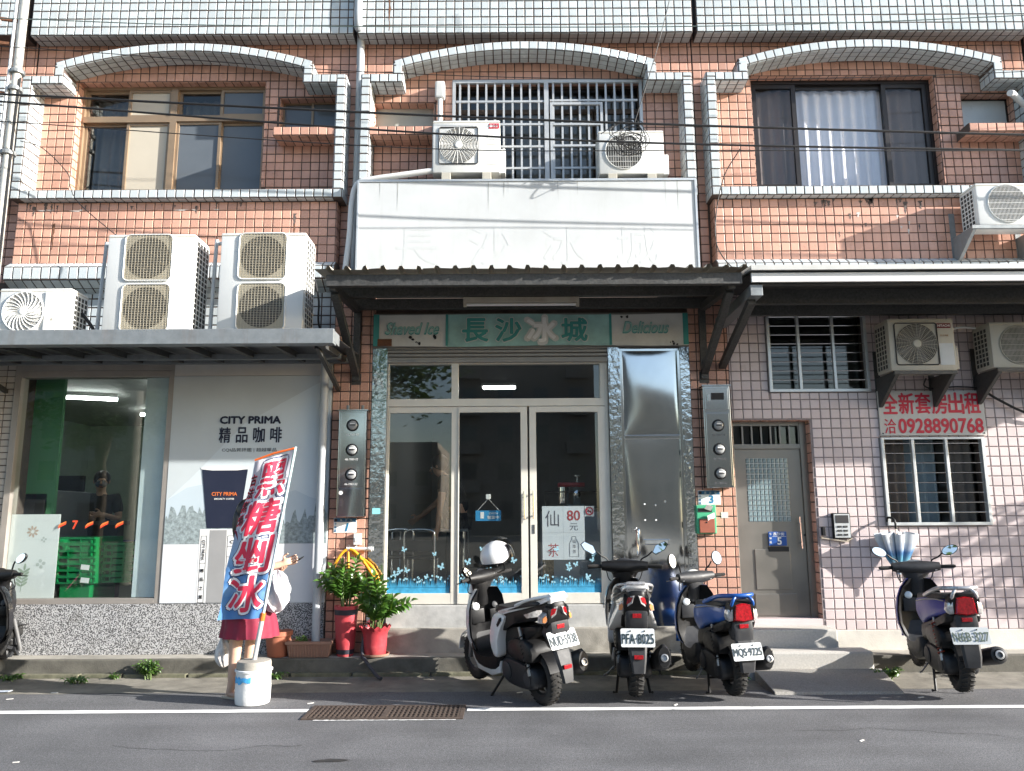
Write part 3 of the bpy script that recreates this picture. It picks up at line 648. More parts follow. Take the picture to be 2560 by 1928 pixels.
def outline(x0, x1, z0, z1, yy, wd, mat, parent, name='frame_print'):
    B().box(x0, x1, yy-.0006, yy, z1-wd, z1).box(x0, x1, yy-.0006, yy, z0, z0+wd).box(x0, x0+wd, yy-.0006, yy, z0+wd, z1-wd).box(x1-wd, x1, yy-.0006, yy, z0+wd, z1-wd).mk(name, mat, parent)
bp_ = MATS['black_print']
outline(-3.125, -3.065, .62, 1.27, y4-.001, .004, bp_, PO); rect(-3.121, -3.069, 1.0, 1.004, y4-.001, 'rule_print', bp_, PO, .0006)
outline(-2.86, -2.5, .62, 1.27, y4-.001, .004, bp_, PO); rect(-2.856, -2.504, 1.16, 1.164, y4-.001, 'rule_print', bp_, PO, .0006); rect(-2.856, -2.504, 1.06, 1.064, y4-.001, 'rule_print', bp_, PO, .0006)
text('CITY PRIMA', .20, .028, bp_, PO, (-3.095, y4-.003, 1.13), u=(0,0,-1), v=(1,0,0), bold=.02)
for k, ch in enumerate('精品之屋'): text(ch, .035, .035, bp_, PO, (-3.095, y4-.003, .93-.085*k), bold=.02)
text('CITY PRIMA', .30, .03, bp_, PO, (-2.68, y4-.003, 1.21), bold=.02)
# cup
sheet([(-3.075, 1.345), (-2.755, 1.345), (-2.69, 1.93), (-3.155, 1.93)], y4-.001, 'cup_print', MATS['navy_print'], PO)
sheet([(-3.165, 1.935), (-3.16, 1.95), (-3.05, 1.965), (-2.8, 1.965), (-2.685, 1.95), (-2.68, 1.935), (-2.8, 1.922), (-3.05, 1.922)], y4-.002, 'lid_print', MATS['white_print'], PO)
text('CITY PRIMA', .255, .035, M('orange_print', lin(225, 120, 60), .55), PO, (-2.915, y4-.003, 1.685), bold=.02)
text('SPECIALTY COFFEE', .20, .016, MATS['white_print'], PO, (-2.915, y4-.003, 1.635), bold=.02)
np_ = MATS['navy_print']
text('CITY PRIMA', .62, .072, np_, PO, (-2.69, y4, 2.437), bold=.05)
for k, ch in enumerate('精品咖啡'): text(ch, .115, .155, np_, PO, (-2.945+.175*k, y4, 2.283), bold=.022)
text('CQI品質評鑑 | 超越單品', .56, .045, bp_, PO, (-2.687, y4, 2.127))

# ================================================================== middle house with the ice shop
H2 = house('', 'middle orange tiled house with the white signboard and glazed ice shop below', -1.74, 2.09)
lst, b = upper(H2, -1.75, 2.095, -1.66, 2.02, .355, .395, [(-.66, 1.505, 4.9, 6.375), (-1.56, -.87, 5.69, 6.12)], (-1.56, -.62), sill=False)
# ground-floor pillars
for (xa, xb) in ((-1.862, -1.452), (1.85, 2.262)):
    b.box(xa, xb, 0, .35, .1, 4.0); tile_rect(lst, (xa, 0, .131), X_, Z_, xb-xa, 3.8, 'orange_tile', .1, .1, offu=-.02)
    tile_rect(lst, (xb, 0, .131), Y_, Z_, .2, 3.8, 'orange_tile', .1, .1)
b.box(-1.452, 1.85, .08, .35, 3.19, 4.0)
W2 = b.mk('wall', MATS['grout'], H2); emit_tiles(lst, W2)
# first-floor grilled window
sv = M('grille_silver', (.50, .51, .51), .4, .45, var=.06)
b = B(); yg = .235
for (xa, xb) in ((-.66, -.625), (.385, .435), (1.47, 1.505)): b.box(xa, xb, yg-.02, yg+.02, 4.95, 6.375)
b.box(-.625, 1.47, yg-.021, yg+.019, 6.335, 6.374)
gr = b.mk('window_grille', sv, H2)
def shared(name, me, mat, parent, locs):
    for k, l in enumerate(locs): link(name, me, mat, parent, loc=l)
vb = B().box(-.011, .011, -.010, .010, -.70, .70).mesh('bar'); 
shared('bar', vb, sv, gr, [(-.625+.1*k+.05, yg, 5.65) for k in range(0, 10)] + [(.435+.1*k+.055, yg, 5.65) for k in range(0, 10)])
hb = B().box(-.5, .5, -.012, .012, -.012, .012).mesh('rail')
shared('rail', hb, sv, gr, [(-.12, yg-.002, z) for z in (6.11, 5.83, 5.56, 5.3, 5.05)] + [(.95, yg-.002, z) for z in (6.12, 5.3, 5.05)])
b = B(); 
for (xa, xb) in ((.45, .48), (1.02, 1.05)): b.box(xa, xb, yg-.025, yg+.01, 5.13, 6.09)
b.box(.48, 1.02, yg-.025, yg+.01, 6.06, 6.09).box(.48, 1.02, yg-.025, yg+.01, 5.13, 5.16).box(.48, 1.02, yg-.026, yg+.01, 5.55, 5.575).box(.48, 1.02, yg-.026, yg+.01, 5.81, 5.835)
b.mk('escape_hatch', sv, gr)
for (xa, xb) in ((-.65, .06), (.03, .42), (.40, .97), (.95, 1.5)): sash(H2, xa, xb, 4.95, 6.05, .36, M('alu_bronze', (.10, .07, .05), .4, .3), MATS['glass_win'], .03)
for (xa, xb) in ((-.65, .42), (.40, 1.5)): sash(H2, xa, xb, 6.05, 6.37, .37, MATS['alu_bronze'], MATS['glass_win'], .03)
room(H2, -1.7, 2.05, .43, 3.5, 4.9, 6.9, MATS['room_wall'], MATS['room_dark'], MATS['room_wall'], 'upper_room')
curtain(H2, -.1, 1.45, 4.95, 6.3, .6, MATS['curtain_dim'], 9)
# louvred side opening
vp = B().box(-1.56, -.87, .385, .395, 5.69, 6.12)
vpo = vp.mk('vent_panel', M('vent_panel', (.42, .41, .36), .4, var=.08), H2)
sl_ = B().box(-.345, .345, -.006, .002, -.006, .006).mesh('slat')
# ---- shop front: shutter box, transom, three door panes, stainless cladding
cr = MATS['alu_cream']; y = .06
b = B()
b.box(-1.30, 1.0, y-.03, y+.05, 2.575, 2.655)
b.box(-1.30, -1.285, y-.031, y+.05, .58, 3.04).box(.965, 1.0, y-.031, y+.05, .58, 3.04)
b.box(-.632, -.56, y-.029, y+.05, 2.655, 3.04).box(.92, .965, y-.029, y+.05, 2.655, 3.04).box(-1.285, .965, y-.0285, y+.05, 3.02, 3.045)
sf = b.mk('shop_front', cr, H2, bev=.003)
for (xa, xb) in ((-1.285, -.632), (-.56, .92)): B().box(xa, xb, y+.008, y+.014, 2.655, 3.02).mk('transom_pane', MATS['glass'], sf)
def leafdoor(x0, x1, l, r, name, dy):
    b = B(); yy = y+dy
    b.box(x0, x0+l, yy-.02, yy+.02, .585, 2.57).box(x1-r, x1, yy-.02, yy+.02, .585, 2.57).box(x0+l, x1-r, yy-.0195, yy+.0195, 2.51, 2.57).box(x0+l, x1-r, yy-.0195, yy+.0195, .585, .69)
    d = b.mk(name, cr, H2, bev=.003); B().box(x0+l-.005, x1-r+.005, yy-.003, yy+.003, .685, 2.515).mk('pane', MATS['glass'], d); return d
d1 = leafdoor(-1.283, -.561, .012, .068, 'fixed_window', .0); d2 = leafdoor(-.56, .155, .012, .07, 'glass_door', -.012); d3 = leafdoor(.175, .965, .07, .08, 'glass_door', -.012)
for d, xh in ((d2, .118), (d3, .21)):
    B().tube([(xh, y-.075, 1.42), (xh, y-.075, 1.70)], .011, 10).cyl((xh, y-.075, 1.45), (xh, y-.03, 1.45), .007, 8).cyl((xh, y-.075, 1.67), (xh, y-.03, 1.67), .007, 8).mk('door_handle', MATS['chrome'], d, smooth=40)
B().box(.2, .222, y-.036, y-.031, 1.27, 1.36).mk('lock_plate', MATS['chrome'], d3)
# rolling shutter bottom slats
b = B(); slm = M('shutter', (.34, .32, .29), .4, .5, var=.1)
sh = B().box(-1.30, 1.003, .0, .1, 3.175, 3.2).mk('shutter_box', slm, H2)
me = B().prism([(-.0, 0), (-.014, .008), (-.014, .03), (0, .038)], (-1.15, 0, 0), Y_, Z_, (2.3, 0, 0)).mesh('slat')
shared('slat', me, slm, sh, [(-.15, .02, z) for z in (3.135, 3.095, 3.055)])
link('slat', me, MATS['alu_silver'], sh, loc=(-.15, .012, 3.03))
# stainless cladding and side door
st = MATS['stainless_wavy']
B().box(-1.452, -1.30, -.012, .1, .362, 3.19).mk('cladding', st, H2)
B().box(1.003, 1.125, -.012, .1, .58, 3.19).mk('cladding', st, H2); B().box(1.755, 1.85, -.012, .1, .362, 3.19).mk('cladding', st, H2)
sd = B().box(1.125, 1.755, .03, .06, 3.15, 3.19).box(1.125, 1.155, .0, .06, .362, 3.15).box(1.725, 1.755, .0, .06, .362, 3.15).box(1.155, 1.725, .001, .06, 2.225, 2.262).mk('steel_door', MATS['stainless'], H2, bev=.003)
def dished(x0, x1, z0, z1, y0, depth, name, mat, parent):
    """pressed sheet with a shallow cushion so reflections bend"""
    n = 24; v = []; f = []
    for i in range(n+1):
        for j in range(n+1):
            u, w_ = i/n, j/n; k = (math.sin(math.pi*u)*math.sin(math.pi*w_))**.5
            v.append((x0+(x1-x0)*u, y0+depth*(1-k)+.0025*math.sin(7*w_+2*u), z0+(z1-z0)*w_))
    for i in range(n):
        for j in range(n): f.append((i*(n+1)+j, (i+1)*(n+1)+j, (i+1)*(n+1)+j+1, i*(n+1)+j+1))
    return B().add(v, f).mk(name, mat, parent, smooth=80)
dished(1.155, 1.725, 2.262, 3.15, .018, .008, 'upper_panel', MATS['stainless'], sd); dished(1.155, 1.725, .39, 2.225, .018, .005, 'door_leaf', MATS['stainless'], sd)
B().box(1.155, 1.725, .015, .06, .362, .392).mk('door_foot', MATS['stainless'], sd)
hx = 1.245
B().box(1.2, 1.275, .0, .016, 1.07, 1.16).tube(catmull([(1.225, -.0, 1.30), (1.262, -.045, 1.31), (1.258, -.06, 1.2), (1.262, -.05, 1.07), (1.25, .01, 1.06)]), .009, 8).box(1.2, 1.23, .0, .016, 1.28, 1.32).mk('door_handle', MATS['chrome'], sd, smooth=40)
ml = B().box(1.31, 1.58, .0, .016, 1.155, 1.21).mk('letter_slot', MATS['stainless'], sd, bev=.004); B().box(1.33, 1.56, -.004, .0, 1.167, 1.198).mk('flap', MATS['steel_grey'], ml)
b = B()
for z in (2.08, 1.86, 1.35): b.box(1.72, 1.745, -.012, .003, z-.03, z+.03)
b.mk('hinge', MATS['stainless'], sd)
b = B()
for (sx, sz) in ((1.34, 1.56), (1.45, 1.55), (1.55, 1.585), (1.34, 1.40), (1.45, 1.40)): b.box(sx-.008, sx+.008, .012, .017, sz-.008, sz+.008)
b.mk('tape_patch', MATS['white_print'], sd)
tag(B().box(-1.42, -1.34, -.016, -.0125, 1.475, 1.535).mk('sticker', M('sticker_teal', lin(140, 210, 215), .5)), 'small teal sticker on the stainless strip left of the shop', 'sticker')
# shop room behind the glass
rm2 = room(H2, -1.4, 1.8, .12, 5.5, .58, 3.22, M('shop_wall', (.22, .22, .21), .8, var=.1), M('shop_floor', (.12, .12, .12), .4), M('shop_ceiling', (.22, .22, .22), .8))
cl = thing('ceiling_panel_light', 'lit rectangular ceiling panel inside the ice shop', 'light'); B().box(-.41, .06, 2.28, 2.56, 3.17, 3.21).mk('housing', MATS['white_paint'], cl); B().box(-.39, .04, 2.30, 2.54, 3.164, 3.17).mk('diffuser', emitmat('panel_glow', (1, 1, .98), 9), cl)
# blue meadow and butterflies film
M('film_blue', lin(60, 150, 190), .6, var=.25, vs=20); M('film_pale', lin(140, 185, 200), .6)
def meadow(x0, x1, parent, yy, seed):
    rnd = random.Random(seed); b = B(); p = B(); x = x0
    b.add([(x0, yy, .69), (x1, yy, .69), (x1, yy, .745), (x0, yy, .745)], [(0,1,2,3)])
    while x < x1:
        h_ = rnd.uniform(.05, .12); b.add([(x, yy, .742), (x+.009, yy, .742), (x+.0045+rnd.uniform(-.008, .008), yy, .742+h_)], [(0,1,2)])
        if rnd.random() < .3: p.add([(x+.011*math.cos(t*1.05), yy-.0005, .742+h_+.011*math.sin(t*1.05)) for t in range(6)], [tuple(range(6))])
        x += .0075
    b.mk('meadow_film', MATS['film_blue'], parent); p.mk('flower_film', MATS['film_pale'], parent)
    q = B()
    for k in range(7):
        cx, cz, s, an = rnd.uniform(x0+.03, x1-.03), rnd.uniform(.84, 1.12), rnd.uniform(.022, .034), rnd.uniform(-.6, .6)
        for sg in (1, -1):
            for (u, v_) in (((0, 0), (.9, .9)), ((0, 0), (.7, -.6))):
                pass
            pts = [(0, .1), (.5, 1), (1, .9), (.9, .25), (.3, 0), (.7, -.35), (.55, -.75), (.2, -.6), (0, -.2)]
            q.add([(cx+s*(sg*a*math.cos(an)-c*math.sin(an)), yy-.0006, cz+s*(sg*a*math.sin(an)+c*math.cos(an))) for a, c in pts], [tuple(range(9))])
    q.mk('butterfly_film', MATS['film_pale'], parent)
meadow(-1.27, -.64, d1, y-.0045, 1); meadow(-.545, .08, d2, y-.0165, 2); meadow(.25, .88, d3, y-.0165, 5)
# hanging open card, price poster, no-smoking sticker
oc = thing('hanging_shop_card', 'blue open card hanging on a cord inside the glass door', 'sign'); yy = y+.02
B().box(-.38, -.12, yy, yy+.004, 1.40, 1.505).mk('card', M('card_blue', lin(50, 140, 190), .5), oc)
B().tube([(-.36, yy, 1.505), (-.25, yy, 1.625), (-.14, yy, 1.505)], .002, 5).mk('cord', MATS['white_print'], oc); B().box(-.275, -.225, yy-.002, yy+.006, 1.62, 1.67).mk('hook', MATS['white_paint'], oc, bev=.004)
text('營業中', .12, .035, MATS['white_print'], oc, (-.20, yy-.001, 1.435), bold=.01); text('OPEN', .09, .018, MATS['white_print'], oc, (-.20, yy-.001, 1.475)); rect(-.33, -.295, 1.425, 1.49, yy-.001, 'picture', MATS['white_print'], oc, .0006)
pp = thing('paper_price_poster', 'four taped white sheets with hand drawn tea price on the right glass door', 'poster'); yy = y+.004
for (xa, xb, za_, zb_) in ((.30, .512, 1.28, 1.545), (.514, .73, 1.28, 1.545), (.30, .512, 1.01, 1.278), (.514, .73, 1.01, 1.278)): B().box(xa, xb, yy, yy+.0015, za_, zb_).mk('sheet', M('paper_blueish', (.62, .66, .70), .7, var=.03), pp)
pk = M('marker_red', lin(165, 70, 75), .7); gk = M('marker_grey', lin(85, 85, 95), .7)
text('仙', .14, .16, gk, pp, (.40, yy-.001, 1.42)); text('80', .13, .10, pk, pp, (.62, yy-.001, 1.45), bold=.015); text('元', .085, .07, gk, pp, (.62, yy-.001, 1.335)); text('茶', .11, .13, pk, pp, (.41, yy-.001, 1.105)); text('仙草茶', .032, None, gk, pp, (.62, yy-.0015, 1.14)) if False else None
for k, ch in enumerate('仙草茶'): text(ch, .035, .035, gk, pp, (.62, yy-.001, 1.19-.05*k))
bt = [(-.045, 0), (-.045, .13), (-.03, .16), (-.02, .175), (-.02, .20), (.02, .20), (.02, .175), (.03, .16), (.045, .13), (.045, 0)]
B().tube([(.62+p[0], yy-.001, 1.04+p[1]) for p in bt], .0018, 4, closed=True).mk('bottle_drawing', gk, pp)
ns = thing('no_smoking_sticker', 'square white no smoking sticker beside the price poster', 'sticker'); B().box(.735, .83, yy-.0006, yy+.001, 1.44, 1.545).mk('backing', MATS['white_print'], ns)
cxs, czs = .7825, 1.4925; B().tube([(cxs+.036*math.cos(t*.314), yy-.002, czs+.036*math.sin(t*.314)) for t in range(20)], .006, 5, closed=True).bar((cxs-.026, yy-.002, czs+.026), (cxs+.026, yy-.002, czs-.026), .008, .008).mk('red_ring', MATS['red_print'], ns); B().box(cxs-.028, cxs+.02, yy-.0016, yy-.0008, czs-.006, czs+.004).mk('cigarette', MATS['black_print'], ns)

# ================================================================== right house, pink tiled ground floor
H3 = house('', 'right house, orange tiles above and pink tiles below around the grey steel door', 2.09, 5.9)
lst, b = upper(H3, 2.10, 5.93, 2.185, 5.86, .365, .36, [(2.76, 4.872, 5.06, 6.43), (5.16, 5.76, 5.69, 6.19)], (5.06, 5.76))
hl = [(2.263, 3.065, 0, 2.408), (2.665, 3.715, 2.695, 3.56), (3.765, 4.825, 1.33, 2.22)]
wall_holes(b, 2.263, 7.2, .1, 4.02, 0, .16, hl)
W3 = b.mk('wall', MATS['grout'], H3)
p3 = []
tile_rect(p3, (2.263, 0, .32), X_, Z_, 4.9, 3.65, 'pink_tile', .1, .1, holes=[(q[0]-2.263, q[1]-2.263, q[2]-.32, q[3]-.32) for q in hl], offu=.02)
tile_rect(p3, (3.065, 0, .37), Y_, Z_, .15, 2.04, 'orange_tile', .15, .1) if False else None
tile_rect(p3, (3.065, .15, .37), -Y_, Z_, .15, 2.04, 'orange_tile', .15, .1); tile_rect(p3, (3.065, 0, 2.408), -X_, Y_, .8, .15, 'orange_tile', .1, .15)
emit_tiles(lst + p3, W3)
# paler grout skin for the pink field
b = B(); wall_holes(b, 2.264, 7.2, .32, 4.0, -.001, .0, hl); b.mk('grout_skin', MATS['grout_pink'], W3)
B().box(3.09, 7.2, -.014, .02, .1, .322).mk('skirting', M('skirting', (.58, .555, .50), .85, var=.12, vs=6, dirt=.4, dcol=(.32, .3, .25), bump=.5, bs=90), H3, bev=.006)
B().box(2.263, 3.065, .0, .16, .3, .43).mk('door_sill', MATS['pink_tile'], H3, bev=.006)
# first-floor window of the right house
dk = MATS['alu_dark']; y = .40
b = B(); b.box(2.76, 4.872, y-.05, y+.06, 6.38, 6.43).box(2.76, 2.80, y-.05, y+.06, 5.06, 6.38).box(4.83, 4.872, y-.05, y+.06, 5.06, 6.38).box(2.80, 4.83, y-.05, y+.06, 5.06, 5.10)
b.mk('window_frame', dk, H3)
glassmat('glass_screen', (.68, .65, .63), 0, .03); glassmat('glass_clear', (.97, .975, .985), 0, .035)
sash(H3, 2.80, 3.31, 5.10, 6.38, y-.02, dk, MATS['glass_screen'], .05); sash(H3, 3.28, 4.36, 5.10, 6.38, y+.015, dk, MATS['glass_clear'], .04); sash(H3, 4.31, 4.83, 5.10, 6.38, y-.02, dk, MATS['glass_screen'], .05)
curtain(H3, 2.78, 4.85, 5.06, 6.36, .475, M('curtain_white', (.80, .81, .86), .85, var=.04), 15, .028)
sash(H3, 5.16, 5.76, 5.69, 6.19, .385, dk, M('milky_panel', (.60, .64, .65), .3, var=.04), .02)
room(H3, 2.2, 5.85, .43, 3.5, 4.9, 6.9, MATS['room_wall'], MATS['room_dark'], MATS['room_wall'], 'upper_room')
# barred ground-floor windows
def barred(x0, x1, z0, z1, nbars, posts, label):
    b = B(); fw = .03; yy = -.02
    b.box(x0, x0+fw, yy-.02, .02, z0, z1).box(x1-fw, x1, yy-.02, .02, z0, z1).box(x0+fw, x1-fw, yy-.019, .02, z0, z0+fw).box(x0+fw, x1-fw, yy-.019, .02, z1-.02, z1)
    for p in posts: b.box(p-.014, p+.014, yy-.0185, .0, z0+fw, z1-.02)
    f = b.mk('barred_window', MATS['alu_silver'], H3, bev=.002)
    me = B().cyl((x0+fw, 0, 0), (x1-fw, 0, 0), .0055, 6).mesh('bar')
    for k in range(nbars): link('bar', me, MATS['chrome'], f, loc=(0, yy, z0+fw+(z1-z0-fw)*(k+1)/(nbars+.6)))
    B().box(x0+.01, x1-.01, .09, .10, z0, z1).mk('pane', MATS['glass_dark'], f)
    return f
barred(2.668, 3.712, 2.697, 3.555, 8, (2.995, 3.357), ''); barred(3.768, 4.822, 1.332, 2.218, 8, (4.09, 4.432), '')
curtain(H3, 3.75, 4.13, 1.33, 2.25, .24, M('curtain_brown', (.26, .19, .155), .9), 4, .03); curtain(H3, 4.12, 4.47, 1.33, 2.25, .27, M('curtain_blue', (.28, .35, .40), .9), 3, .03); curtain(H3, 4.55, 4.84, 1.33, 2.25, .24, MATS['curtain_brown'], 3, .03)
room(H3, 2.3, 7.0, .17, 3.5, .4, 3.95, MATS['room_wall'], MATS['room_dark'], MATS['room_wall'], 'lower_room')
# grey steel entrance door with glass-block light
dm = MATS['stainless_door']; y = .12
b = B(); b.box(2.263, 2.302, y-.02, y+.04, .43, 2.408).box(2.99, 3.065, y-.02, y+.04, .43, 2.408).box(2.302, 2.99, y-.019, y+.04, 2.36, 2.408).box(2.302, 2.99, y-.019, y+.04, 2.12, 2.17)
en = b.mk('entrance_door', dm, H3, bev=.003)
b = B()
for k in range(8): b.box(2.302+.098*k-.008, 2.302+.098*k+.008, y-.01, y+.01, 2.17, 2.36) if 0 < k else None
b.mk('transom_bars', dm, en); B().box(2.302, 2.99, y+.03, y+.035, 2.17, 2.36).mk('transom_pane', MATS['glass_dark'], en)
b = B(); b.box(2.305, 2.42, y, y+.03, .432, 2.118).box(2.855, 2.988, y, y+.03, .432, 2.118).box(2.42, 2.855, y, y+.03, 2.025, 2.118).box(2.42, 2.855, y, y+.03, .432, 1.375)
lf = b.mk('door_leaf', dm, en)
B().box(2.46, 2.82, y-.008, y, .70, 1.10).mk('kick_panel', dm, en, bev=.004); B().box(2.44, 2.86, y-.008, y, .45, .66).mk('kick_panel', dm, en, bev=.004)
gb_ = B().box(-.019, .019, -.008, .008, -.024, .024).mesh('glass_block', bev=.005)
M('block_glass', (.18, .25, .27), .08, var=.5, vs=30, spec=.8)
for i in range(10):
    for j in range(12): link('glass_block', gb_, MATS['block_glass'], en, loc=(2.42+.0435*(i+.5), y+.004, 1.375+.0542*(j+.5)))
B().box(2.42, 2.855, y+.006, y+.02, 1.375, 2.025).mk('block_grid', MATS['alu_silver'], en)
B().tube(catmull([(2.915, y, 1.36), (2.925, y-.05, 1.36), (2.93, y-.055, 1.42), (2.932, y-.055, 1.25), (2.936, y-.055, 1.11), (2.93, y-.05, 1.16), (2.92, y, 1.16)]), .008, 8).mk('door_handle', MATS['chrome'], en, smooth=40)
B().lathe([(.013, 0), (.013, .006), (.006, .008)], (2.985, y, 1.24), (0, -1, 0), 12).mk('keyhole', MATS['iron_dark'], en)
ls = B().box(2.60, 2.81, y-.01, y, 1.075, 1.125).mk('letter_slot', MATS['iron_dark'], en, bev=.003)
# rust runs and grime below the sills
def stain(parent, x, z, l, wd, yy, mat, seed, name='rust_streak'):
    rnd = random.Random(seed); b = B(); n = 9; L_ = []; R2 = []
    for i in range(n+1):
        t = i/n; ww = wd*(1-.75*t)*rnd.uniform(.5, 1.2); xx = x+rnd.uniform(-.15, .15)*wd; L_.append((xx-ww/2, yy, z-l*t)); R2.append((xx+ww/2, yy, z-l*t))
    for i in range(n): b.add([L_[i], L_[i+1], R2[i+1], R2[i]], [(0,1,2,3)])
    b.mk(name, mat, parent, merge=True)
rs_ = M('rust_run', (.16, .075, .04), .8, var=.4, vs=40); gr_ = M('grime', (.12, .095, .085), .85, var=.4, vs=30); wt_ = M('efflorescence', (.60, .56, .52), .85, var=.2, vs=40)
stain(W1, -4.98, 4.62, .30, .03, .0815, rs_, 1); stain(W1, -2.36, 4.72, .22, .035, .0815, gr_, 2); stain(W1, -2.36, 4.60, .35, .02, .0812, rs_, 3); stain(W2, -1.37, 7.3, .42, .03, .042, rs_, 4)
rnd = random.Random(77)
for (Wx, xa, xb, nn_) in ((W3, 3.3, 4.5, 16), (W1, -5.3, -4.6, 7), (W1, -4.2, -2.2, 6)):
    for k in range(nn_): stain(Wx, rnd.uniform(xa, xb), 4.865-rnd.uniform(0, .05), rnd.uniform(.02, .12), rnd.uniform(.02, .06), .0812, gr_, 100+k, 'grime_stain')
for k in range(10): stain(W3, rnd.uniform(3.4, 4.6), rnd.uniform(4.45, 4.72), rnd.uniform(.02, .07), rnd.uniform(.01, .04), .0812, wt_ if k % 2 else gr_, 200+k, 'peeled_patch')
for k in range(7): stain(W1, rnd.uniform(-5.2, -2.1), 4.77+rnd.uniform(-.01, .01), .012, rnd.uniform(.05, .2), .0812, wt_, 300+k, 'peeled_patch')
# party edge beyond the left end: the neighbouring house
H0 = house('', 'neighbouring tiled house cut off behind the pole at the left edge', -8, -5.5)
lst = []; b = B(); b.box(-8.5, -5.47, .26, .5, 3.0, 7.0).box(-8.5, -5.5, .04, .3, 6.85, 7.75).box(-8.5, -5.62, .0, .26, 4.87, 6.325).box(-8.5, -5.48, .02, .3, .1, 3.1)
tile_rect(lst, (-7.5, .26, 4.0), X_, Z_, 2.03, 2.9, 'orange_tile'); tile_rect(lst, (-7.5, .04, 6.85), X_, Z_, 2.0, .9, 'white_tile'); tile_rect(lst, (-7.5, 0, 4.87), X_, Z_, 1.88, 1.45, 'white_tile'); tile_rect(lst, (-5.62, 0, 4.87), Y_, Z_, .26, 1.45, 'white_tile', .087); tile_rect(lst, (-7.5, .02, .3), X_, Z_, 2.0, 2.7, 'beige_tile', .21, .066)
W0 = b.mk('wall', MATS['grout'], H0); emit_tiles(lst, W0, 120)
H4 = house('', 'next house, only its edge showing at the far right', 5.95, 8)
lst = []; b = B(); b.box(5.96, 9.5, .26, .5, 4.0, 7.0).box(5.98, 9.5, .05, .3, 6.85, 7.75); tile_rect(lst, (5.96, .26, 4.0), X_, Z_, 2.0, 2.9, 'orange_tile'); tile_rect(lst, (5.98, .05, 6.85), X_, Z_, 2.0, .9, 'white_tile')
W4 = b.mk('wall', MATS['grout'], H4); emit_tiles(lst, W4, 60)
# ================================================================== awnings
# left: flat sheet canopy with deep gutter
CA = thing('sheet_canopy', 'grey flat canopy with rust-edged gutter carrying outdoor units over the store window', 'canopy')
B().box(-7.0, -1.58, -1.25, -1.23, 2.965, 3.10).box(-7.0, -1.58, -1.229, -1.13, 2.965, 2.985).box(-7.0, -1.58, -1.229, -1.19, 3.09, 3.10).box(-1.60, -1.58, -1.229, -1.0, 2.986, 3.09).mk('gutter', MATS['steel_grey'], CA, bev=.004)
B().prism([(-1.22, 3.05), (-1.22, 3.058), (.0, 3.128), (.0, 3.12)], (-7.0, 0, 0), Y_, Z_, (5.4, 0, 0)).mk('roof_sheet', M('sheet_dim', (.16, .165, .17), .6, .3, var=.2), CA)
for k in range(9):
    x = -5.1+k*.42; B().bar((x, -1.2, 3.0), (x, -.02, 3.06), .05, .06).mk('rafter', MATS['steel_dark'], CA)
for (yy, zz_) in ((-.06, 3.045), (-.40, 3.02)): B().bar((-7, yy, zz_), (-1.7, yy, zz_-.0), .05, .05).mk('beam', MATS['steel_grey'], CA)
for x in (-5.25, -1.80): B().bar((x, -.0, 2.75), (x, -.95, 3.0), .04, .04).mk('strut', MATS['steel_dark'], CA)
# middle: corrugated awning on steel brackets
AW = thing('corrugated_awning', 'rusty corrugated awning on dark steel brackets over the ice shop', 'awning')
n = 24; pts = []; x = -1.76; pitch = 3.88/24
for k in range(24):
    pts += [(x, 0), (x+pitch*.62, 0), (x+pitch*.70, .028), (x+pitch*.86, .028), (x+pitch*.95, 0)]; x += pitch
pts.append((x, 0))
v = []; f = []; m_ = len(pts)
rnd = random.Random(5)
for (yy, zz_) in ((-1.30, 3.625), (-.65, 3.70), (.0, 3.775)):
    for p in pts: v.append((p[0], yy+(rnd.uniform(-.012, .012) if yy < -1.2 else 0), zz_+p[1]+(rnd.uniform(-.006, .006) if yy < -1.2 else 0)))
for r_ in range(2):
    for i in range(m_-1): f.append((r_*m_+i, r_*m_+i+1, (r_+1)*m_+i+1, (r_+1)*m_+i))
bb = B().add(v, f); bb.add([(a, b_, c+.003) for a, b_, c in v], [tuple(reversed(q)) for q in f])
bb.mk('roof_sheet', M('rusty_sheet', (.50, .46, .38), .6, .3, var=.15, dirt=.6, dcol=(.15, .08, .045)), AW)
for (yy, za_, zb_) in ((-1.2, 3.495, 3.60), (-.62, 3.56, 3.655), (-.1, 3.58, 3.69)): B().box(-1.665, 2.075, yy-.03, yy+.03, za_, zb_).mk('beam', MATS['steel_dark'], AW, bev=.004)
for x in (-1.62, 2.0):
    bk = B().bar((x, -.0, 3.60), (x, -1.17, 3.505), .06, .07).mk('arm', MATS['steel_dark'], AW)
    B().bar((x, -.02, 2.90), (x, -1.08, 3.47), .07, .06).mk('strut', MATS['steel_dark'], AW, bev=.003)
    B().box(x-.035, x+.035, -.05, .0, 2.84, 3.58).box(x-.05, x+.05, -.012, -.002, 2.80, 2.92).mk('wall_post', MATS['steel_dark'], AW)
